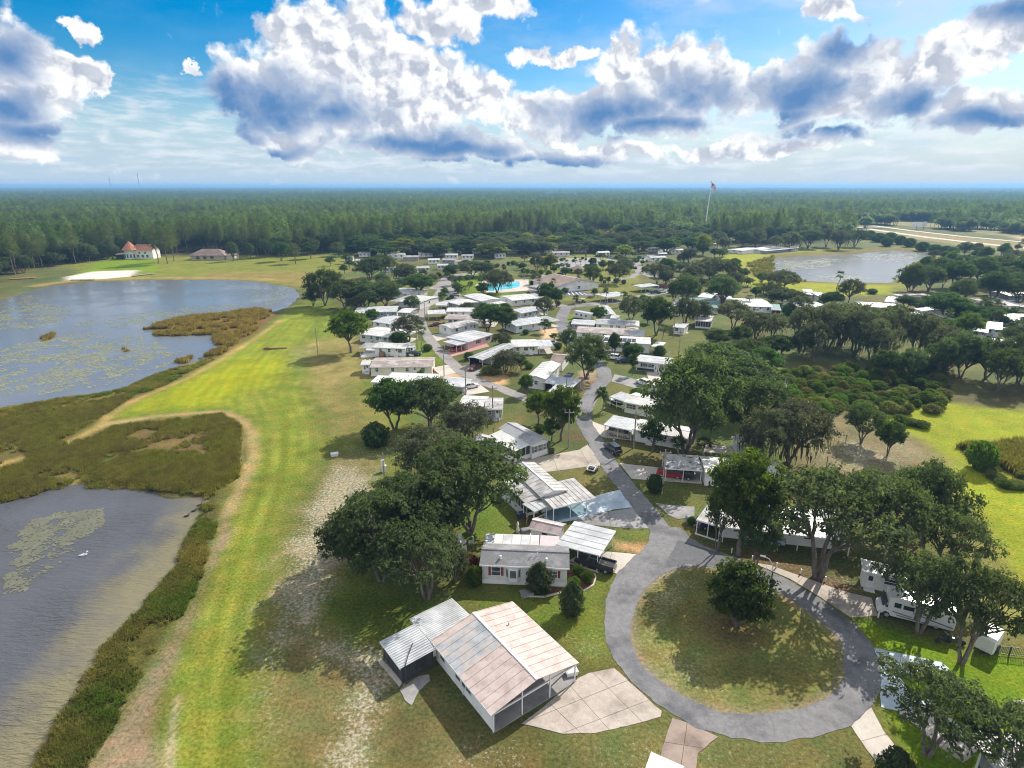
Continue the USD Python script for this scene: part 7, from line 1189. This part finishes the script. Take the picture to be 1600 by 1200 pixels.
for lab, px, ty in (('left mast of the two thin radio masts on the horizon', (173, 293), 280), ('right taller mast of the two thin radio masts on the horizon', (218, 293), 276)):
    d = ray(px[0], 291.5); x, y = d[0] / d[1] * 6000, 6000.0; h = 60 + (290 - ty) / FPX * 6000 * 1.15; t = thing('radio_mast', lab, 'mast', (x, y, 0)); [part(t, 'leg', MB().tube([3 * math.cos(a), 3 * math.sin(a), 0], [1.2 * math.cos(a), 1.2 * math.sin(a), h], 1.1, .9, n=4), STEEL) for a in (0, 2.09, 4.19)]; br = MB()
    for k in range(8): br.tube([3, 0, h * k / 8], [-1.2, 2, h * (k + 1) / 8], .5, n=4)
    part(t, 'bracing', br, STEEL)
p = G(1437, 358); t = thing('billboard', 'white v shaped double billboard beyond the highway', 'billboard', p)
for sg in (-1, 1): part(t, 'board', MB().hexa([[sg * .6, -2, 3], [sg * 8.5, 1.5, 3], [sg * 8.5, 1.8, 3], [sg * .6, -1.7, 3]], [[sg * .6, -2, 8.5], [sg * 8.5, 1.5, 8.5], [sg * 8.5, 1.8, 8.5], [sg * .6, -1.7, 8.5]]), TRIM); part(t, 'post', MB().tube([sg * 4.5, 0, 0], [sg * 4.5, 0, 5], .3), DARKM)
# ---------------------------------------------------------------- fences and small things
def fence_line(t, a, b, h=1.2, step=2.2, mat=DARKM, rails=(.25, .7, 1.15), pick=0):
    a, b = np.array(a), np.array(b); L = np.linalg.norm(b - a); d = (b - a) / L; W = fr0(a[0], a[1], math.atan2(d[1], d[0])); n = max(1, int(round(L / step)))
    for k in range(n + 1): x = L * k / n; part(t, 'post', MB().box(x - .05, x + .05, -.05, .05, 0, h + .08, W), mat)
    for z in rails: part(t, 'rail', MB().box(.05, L - .05, -.02, .02, z - .03, z + .03, W), mat)
    if pick:
        k = int(L / pick); pk = MB()
        for i in range(min(k, 120)): x = (i + .5) * L / min(k, 120); pk.box(x - .02, x + .02, -.035, -.022, .1, h, W)
        part(t, 'pickets', pk, mat, kind='stuff')
t = thing('iron_fence', 'black iron fence running right from the white cargo trailer', 'fence'); fence_line(t, G(1548, 1022), G(1660, 1034), 1.3, 2.0, DARKM, (.2, 1.2), .16)
t = thing('white_fence', 'white vinyl fence right of the solar panel home', 'fence'); fence_line(t, G(1016, 551), G(1048, 557), 1.5, 2.2, TRIM, (.2, .5, .8, 1.1, 1.4))
t = thing('white_deck', 'white railed deck with wooden barrel left of the white rounded home', 'deck', (0, 0, 0)); dq = Polygon(G2([(564, 560), (592, 557), (590, 547), (574, 546)])); part(t, 'floor', MB().poly(dq, 0, .5), TRIM); fence_line(t, G(564, 560), G(592, 557.5), 1.3, 2.0, TRIM, (.7, .95, 1.2))
p = G(597, 557); t = thing('barrel', 'round brown wooden barrel at the right end of the white deck', 'barrel', p); part(t, 'staves', trimesh.creation.revolve([[0, 0], [.75, 0], [.95, .5], [.95, 1.0], [.75, 1.5], [0, 1.5]], sections=16), WOODM, 40); [part(t, 'hoop', MB().tube([0, 0, z], [0, 0, z + .06], .93, n=16, cap=False), DARKM) for z in (.35, 1.05)]
p = G(422, 546); t = thing('brush_pile', 'reddish heap of timber and soil on the meadow by the lake', 'woodpile', p, .1)
prn = random.Random(4)
for k in range(10): x = -2.2 + prn.uniform(0, 1.8); part(t, 'timber', MB().tube([x, prn.uniform(-.6, .6), .1 + .14 * (k % 4)], [x + prn.uniform(.9, 2.0), prn.uniform(-.6, .6), .2 + .14 * (k % 4)], .13, n=6), REDWOOD if k % 2 else WOODM)
part(t, 'long_log', MB().tube([.4, 0, .3], [5.2, .5, .3], .28, .22, n=8), WOODM)
for lab, px in (('white marker post nearest the street lamp by the road', (1175, 876)), ('white marker post second from the street lamp towards the motorhome', (1213, 887)), ('white marker post third from the street lamp towards the motorhome', (1251, 897)), ('white marker post furthest from the street lamp', (1289, 909)), ('white marker post left of the street lamp by the dark verge', (1143, 864)), ('white post in front of the tan van carport', (959, 692)), ('white post at the motorhome front wheel', (1372, 965))):
    p = G(*px); t = thing('marker_post', lab, 'post', p); part(t, 'stake', MB().box(-.06, .06, -.06, .06, 0, .75), TRIM); part(t, 'cap', MB().box(-.08, .08, -.08, .08, .751, .8), TRIM)
p = G(722, 853); t = thing('patio_table', 'round white patio table under the grove edge', 'table', p); part(t, 'tabletop', MB().tube([0, 0, .7], [0, 0, .75], .65, n=20), TRIM); part(t, 'pedestal', MB().tube([0, 0, 0], [0, 0, .7], .09, n=8), TRIM)
for k, w in enumerate(('left', 'far', 'right', 'near')):
    a = math.pi - k * math.pi / 2 + .3; t = thing('patio_chair', 'white patio chair at the %s side of the round patio table' % w, 'chair', (p[0] + 1.35 * math.cos(a), p[1] + 1.35 * math.sin(a), 0), a + math.pi); part(t, 'seat', MB().box(-.35, .35, -.35, .35, .42, .48), TRIM); part(t, 'backrest', MB().box(-.4, -.33, -.35, .35, .481, 1.1), TRIM); [part(t, 'leg', MB().tube([x, y, 0], [x, y, .42], .03, n=4), TRIM) for x in (-.3, .3) for y in (-.3, .3)]
p = G(809, 831); t = thing('garden_statue', 'pale standing garden statue behind the grey home', 'statue', p); part(t, 'plinth', MB().box(-.25, .25, -.25, .25, 0, .35), conc_pale); part(t, 'figure', trimesh.creation.revolve([[0, .35], [.22, .351], [.2, .8], [.13, 1.0], [.2, 1.25], [.17, 1.4], [.07, 1.47], [.11, 1.58], [.1, 1.7], [0, 1.75]], sections=12), TRIM, 40)
p = G(822, 822); t = thing('wooden_post', 'leaning wooden post behind the mauve shed', 'post', p); part(t, 'post', MB().tube([0, 0, 0], [.15, .1, 1.6], .1, n=6), WOODM); part(t, 'cap', MB().box(0, .3, -.05, .25, 1.6, 1.68), WOODM)
for lab, nm, px, sz, mt in (('grey deck box before the dark cedar', 'deck_box', (823, 930), (1.6, 1.0, .6), R_SHING), ('dark covered grill beside the mauve shed', 'covered_grill', (821, 835), (1.3, .9, 1.0), R_SHING), ('dark blue bin at the ramp foot', 'wheeled_bin', (814, 808), (1.2, .9, .9), PAINT['navy']), ('dark bin at the right corner of the shingle porch home', 'wheeled_bin', (862, 708), (.9, .7, 1.0), DARKM), ('green grey bin beside the dark carport', 'wheeled_bin', (1076, 816), (.8, .8, 1.1), W_SLATE), ('white planter on the porch corner of the nearest home', 'planter', (893, 1054), (1.3, .7, .6), TRIM), ('pale meter cabinet under the transformer pole', 'meter_cabinet', (600, 737), (.9, .6, 1.3), TRIM), ('small white tarpaulin heap on the shady meadow', 'covered_mower', (523, 712), (1.4, 1.0, .6), W_WHITE), ('white cart at the mouth of the pale carport frame', 'laundry_cart', (727, 612), (.9, .9, .9), PAINT['white'])):
    p = G(*px); t = thing(nm, lab, nm.split('_')[-1], p, .3); x, y, z = sz; part(t, 'body', loft([np.array([[-x / 2 * k, -y / 2 * k, h], [x / 2 * k, -y / 2 * k, h], [x / 2 * k, y / 2 * k, h], [-x / 2 * k, y / 2 * k, h]]) for h, k in ((0, .92), (z * .85, 1.0))]), mt); part(t, 'lid', loft([np.array([[-x / 2 * k, -y / 2 * k, h], [x / 2 * k, -y / 2 * k, h], [x / 2 * k, y / 2 * k, h], [-x / 2 * k, y / 2 * k, h]]) for h, k in ((z * .851, 1.05), (z * .93, 1.05), (z, .8))]), mt)
# motorbike shapes between motorhome and trailer
for lab, px, hd_ in (('dark motorcycle left of the pair behind the motorhome', (1472, 1003), .2), ('dark motorcycle right of the pair near the leaning trunk', (1492, 1006), -.3)):
    p = G(*px); t = thing('motorcycle', lab, 'motorcycle', p, hd_); [part(t, 'wheel', MB().tube([x, -.06, .32], [x, .06, .32], .32, n=14), TYRE) for x in (-.7, .7)]; part(t, 'body', loft([np.array([[x, -w, a], [x, w, a], [x, w * .7, b], [x, -w * .7, b]]) for x, w, a, b in ((-.7, .1, .6, .8), (-.2, .18, .35, .8), (.3, .18, .35, 1.0), (.55, .1, .6, .9))]), PAINT['black']); part(t, 'handlebar', MB().path([[.45, -.4, 1.1], [.55, 0, 1.0], [.45, .4, 1.1]], [.025] * 3, 4), STEEL); part(t, 'fork', MB().tube([.7, 0, .32], [.5, 0, 1.0], .05, n=5), STEEL)
tag(part(None, 'flower_bed', MB().poly(smooth_poly([(885, 895), (905, 890), (930, 900), (930, 912), (918, 922), (903, 918), (890, 905)], .3), -.03, .05), MULCH), kind='structure'); tag(part(None, 'flower_bed', MB().poly(Polygon(G2([(833, 922), (880, 918), (882, 925), (845, 931), (830, 930)])), -.03, .05), MULCH), kind='structure')
def kerb(name, label, px, w=.18, h=.18, mat=None):
    q = LineString(G2(px)).buffer(w / 2); x = part(None, name, MB().poly(q, -.05, h), mat or conc_pale); tag(x, label, 'kerb')
kerb('bed_edging', 'curved pale edging round the red mulch bed', [(895, 925), (912, 924), (927, 915), (931, 903), (929, 898)]); kerb('bed_edging', 'straight pale edging below the dark cedar', [(815, 932), (850, 933), (880, 926)])
kerb('planter_ring', 'round pale planter edging at the right edge of the bright lawn', [(1600, 1098), (1585, 1100), (1576, 1108), (1580, 1116), (1592, 1122), (1606, 1122)], .3, .3)
p = G(130, 438); t = thing('jetty', 'narrow pale jetty at the white sand beach of the left lake', 'jetty', p, .15); [part(t, 'plank', MB().box(k * 1.0 - 6, k * 1.0 - 5.05, -1, 1, .5, .6), conc_grey) for k in range(12)]; [part(t, 'pile', MB().tube([x, y, -1], [x, y, .5], .14), POLE) for x in (-5.5, -1, 3.5) for y in (-.9, .9)]
p = G(36, 436); t = thing('jetty', 'dark wooden jetty at the head of the left lake', 'jetty', p, .5); [part(t, 'plank', MB().box(k * 1.0 - 6, k * 1.0 - 5.05, -1.3, 1.3, .5, .6), WOODM) for k in range(12)]; [part(t, 'pile', MB().tube([x, y, -1], [x, y, .5], .14), POLE) for x in (-5.5, -1, 3.5) for y in (-1.1, 1.1)]
p = G(224, 430); t = thing('jetty', 'grey boat ramp between beach and meadow at the left lake', 'jetty', p, 1.0); [part(t, 'plank', MB().box(k * 1.0 - 6, k * 1.0 - 5.05, -1.3, 1.3, .3, .4), conc_grey) for k in range(12)]
def bird(label, px, body, name='duck', s=1.0):
    p = G(*px, -.34); t = thing(name, label, 'bird', (p[0], p[1], -.36), .6, (s, s, s)); m = trimesh.creation.icosphere(2, 1.0); m.apply_scale((.3, .15, .13)); m.apply_translation((0, 0, .1)); h = trimesh.creation.icosphere(2, .075); h.apply_translation((.3, 0, .34)); nk = trimesh.creation.cylinder(.045, segment=[[.22, 0, .14], [.3, 0, .33]]); part(t, 'body', trimesh.util.concatenate([m, h, nk]), body, True); part(t, 'bill', MB().tube([.36, 0, .33], [.46, 0, .31], .025, .012, n=5), simple('bill_%d' % px[0], (.4, .25, .05), .5)); part(t, 'tail', MB().tube([-.25, 0, .14], [-.42, 0, .2], .07, .01, n=5), body)
bird('dark water bird nearest the shore of the lower lake', (312, 790), DARKM, s=1.3); bird('dark water bird in the middle of the three on the lower lake', (303, 799), DARKM, s=1.3); bird('dark water bird furthest from shore of the three', (292, 807), DARKM, s=1.3); bird('white egret like bird alone beside the lily pads', (131, 868), TRIM, 'white_bird', 1.5)
# ---------------------------------------------------------------- water plants (uncountable)
wr = np.random.default_rng(3)
def pads(name, label, polys, count, r0, r1, z=-.31, thin=None):
    m = MB(); th = np.arange(7) * 2 * np.pi / 7
    for px, n in zip(polys, count):
        p = Polygon(G2(px)); x0, y0, x1, y1 = p.bounds; q = np.c_[wr.uniform(x0, x1, n * 3), wr.uniform(y0, y1, n * 3)]; f = meshkit.fbm(np.c_[q / 3.0, np.zeros(len(q))], 4, 5); q = q[shapely.contains_xy(p, q[:, 0], q[:, 1]) & (f + wr.normal(0, .06, len(q)) > (thin or .47) + .30 * np.exp(-shapely.distance(p.boundary, shapely.points(q)) / 2.2))][:n]
        r = wr.uniform(r0, r1, len(q)) * wr.uniform(.5, 1, len(q)); v = np.stack([q[:, None, 0] + r[:, None] * np.cos(th), q[:, None, 1] + r[:, None] * np.sin(th) * wr.uniform(.7, 1, (len(q), 1)), z + wr.uniform(0, .02, (len(q), 7))], -1).reshape(-1, 3); i = np.arange(len(q))[:, None] * 7; m.add(v, np.concatenate([i + [[0, k, k + 1]] for k in range(1, 6)]))
    tag(part(None, name, m, LEAF['pad']), label, 'lily pads', kind='stuff')
pads('lily_pads', 'pale green lily pads scattered over the lower lake', [[(5, 850), (45, 810), (100, 795), (160, 792), (165, 815), (140, 845), (90, 880), (45, 905), (5, 925)], [(15, 880), (50, 870), (45, 920), (15, 925)]], [4200, 300], .10, .30, thin=.30)
pads('lily_pads', 'pale patches of water lilies over the upper lake', [[(0, 540), (100, 520), (200, 520), (260, 535), (300, 555), (260, 572), (190, 598), (100, 610), (0, 625), (-60, 600)], [(0, 484), (60, 470), (120, 480), (100, 505), (40, 515), (-40, 515)], [(100, 505), (210, 490), (300, 478), (400, 470), (440, 462), (440, 475), (330, 492), (230, 508), (130, 515)], [(0, 462), (60, 455), (70, 470), (0, 490)], [(350, 445), (460, 448), (455, 470), (400, 470)]], [9000, 3600, 4000, 1400, 1400], .18, .55, thin=.50)
pads('lily_pads', 'pale lilies covering the far side of the right pond', [[(1205, 408), (1290, 402), (1330, 405), (1280, 420), (1215, 424)], [(1330, 398), (1440, 394), (1440, 402), (1400, 410), (1330, 404)], [(1250, 425), (1330, 430), (1380, 436), (1300, 438)]], [1800, 1100, 500], .4, 1.1)
def tuft(seed, n=34, h=1.0, r=.5, w=.05):
    g = np.random.default_rng(seed); a = g.uniform(0, 6.28, n); rr_ = r * np.sqrt(g.uniform(0, 1, n)); b = np.c_[rr_ * np.cos(a), rr_ * np.sin(a), np.zeros(n)]; tip = b + np.c_[g.normal(0, .25, n), g.normal(0, .25, n), h * g.uniform(.6, 1.15, n)]; t_ = g.uniform(0, 3.14, n); s_ = np.c_[np.cos(t_), np.sin(t_), 0 * t_] * w
    v = np.stack([b - s_, b + s_, (b + tip) / 2 + s_ * .9, tip, (b + tip) / 2 - s_ * .9], 1).reshape(-1, 3); i = np.arange(n)[:, None] * 5; return v, np.concatenate([i + [[0, 1, 2]], i + [[0, 2, 4]], i + [[4, 2, 3]]])
def reeds(name, label, polys, n, leaf, h, seed, thr=.42, scale=(.8, 1.5)):
    pi_ = UsdGeom.PointInstancer.Define(stage, '/World/' + numbered(name)); base = str(pi_.GetPath()); tag(pi_, label, 'reeds', kind='stuff'); g = np.random.default_rng(seed); tg = []
    for k in range(3): usdkit.mesh(stage, base + '/kinds/tuft_%03d' % (k + 1), tuft(seed + k, 34, h), leaf); tg.append(base + '/kinds/tuft_%03d' % (k + 1))
    pi_.CreatePrototypesRel().SetTargets(tg); Q = []
    for px, m in zip(polys, n):
        p = Polygon(G2(px)).buffer(0); x0, y0, x1, y1 = p.bounds; q = np.c_[g.uniform(x0, x1, m * 4), g.uniform(y0, y1, m * 4)]; f = meshkit.fbm(np.c_[q / 6.0, np.zeros(len(q))], 4, seed); dd = shapely.distance(p.boundary, shapely.points(q)); q = q[shapely.contains_xy(p, q[:, 0], q[:, 1]) & (f + g.normal(0, .06, len(q)) > thr + .16 * np.exp(-dd / 1.2))][:m]; Q.append(q)
    Q = np.vstack(Q); z = ground_z(Q[:, 0], Q[:, 1]); z = np.maximum(z, -.45); s_ = g.uniform(*scale, len(Q))
    pi_.CreatePositionsAttr(Vt.Vec3fArray.FromNumpy(np.c_[Q, z].astype(np.float32))); pi_.CreateProtoIndicesAttr(Vt.IntArray.FromNumpy(g.integers(0, 3, len(Q)).astype(np.int32))); pi_.CreateScalesAttr(Vt.Vec3fArray.FromNumpy(np.c_[s_, s_, s_ * g.uniform(.7, 1.2, len(Q))].astype(np.float32)))
M1 = [(0, 715), (100, 690), (180, 668), (345, 648), (375, 665), (372, 745), (330, 776), (215, 760), (110, 760), (0, 782), (-80, 790), (-80, 740)]; M2 = [(0, 640), (100, 622), (190, 612), (205, 622), (150, 655), (140, 668), (60, 700), (0, 712), (-80, 730), (-80, 660)]; M3 = [(222, 514), (285, 494), (340, 490), (400, 481), (435, 489), (395, 520), (345, 555), (320, 556), (338, 540), (332, 522), (245, 524)]
reeds('marsh_reeds', 'brown reeds filling the marsh between the two lakes', [M1, M2], [7000, 3400], LEAF['reed'], .55, 40, .43)
reeds('marsh_reeds', 'rust coloured reeds in the shallows of the upper lake', [M3, [(170, 545), (215, 532), (200, 548)], [(60, 528), (85, 520), (80, 533)], [(262, 560), (300, 556), (290, 568)]], [3000, 120, 80, 120], LEAF['rust'], 1.0, 44, .44)
reeds('bank_reeds', 'green reeds along the banks of both lakes', [BANK, [(150, 735), (220, 715), (330, 740), (330, 776), (215, 762), (130, 762)], [(190, 606), (240, 585), (330, 552), (345, 556), (260, 600), (205, 622)], [(90, 640), (150, 625), (155, 660), (60, 690)], [(0, 640), (200, 604), (205, 610), (0, 652)]], [3000, 1300, 1200, 600, 600], LEAF['reedg'], .5, 48, .40, (.7, 1.3))
reeds('bank_reeds', 'green and brown reeds round the right pond and hollow', [[(1165, 412), (1210, 400), (1210, 425), (1260, 440), (1240, 445), (1180, 432)], [(1400, 440), (1420, 412), (1470, 396), (1440, 425)], [(1500, 700), (1600, 692), (1700, 760), (1590, 745)]], [900, 700, 1500], LEAF['reed'], .9, 52, .40, (1.0, 2.0))
# ---------------------------------------------------------------- air
hz = MB().box(-32000, 32000, -500, 42000, -4.0, 66.0)
tag(part(None, 'haze', hz, material('haze', {'v': ('principled_volume', {'color': (0.26, 0.52, 0.86), 'density': 0.00015, 'anisotropy': 0.2})}, volume='v.volume')), 'pale blue air thickening towards the horizon', 'haze', kind='stuff')
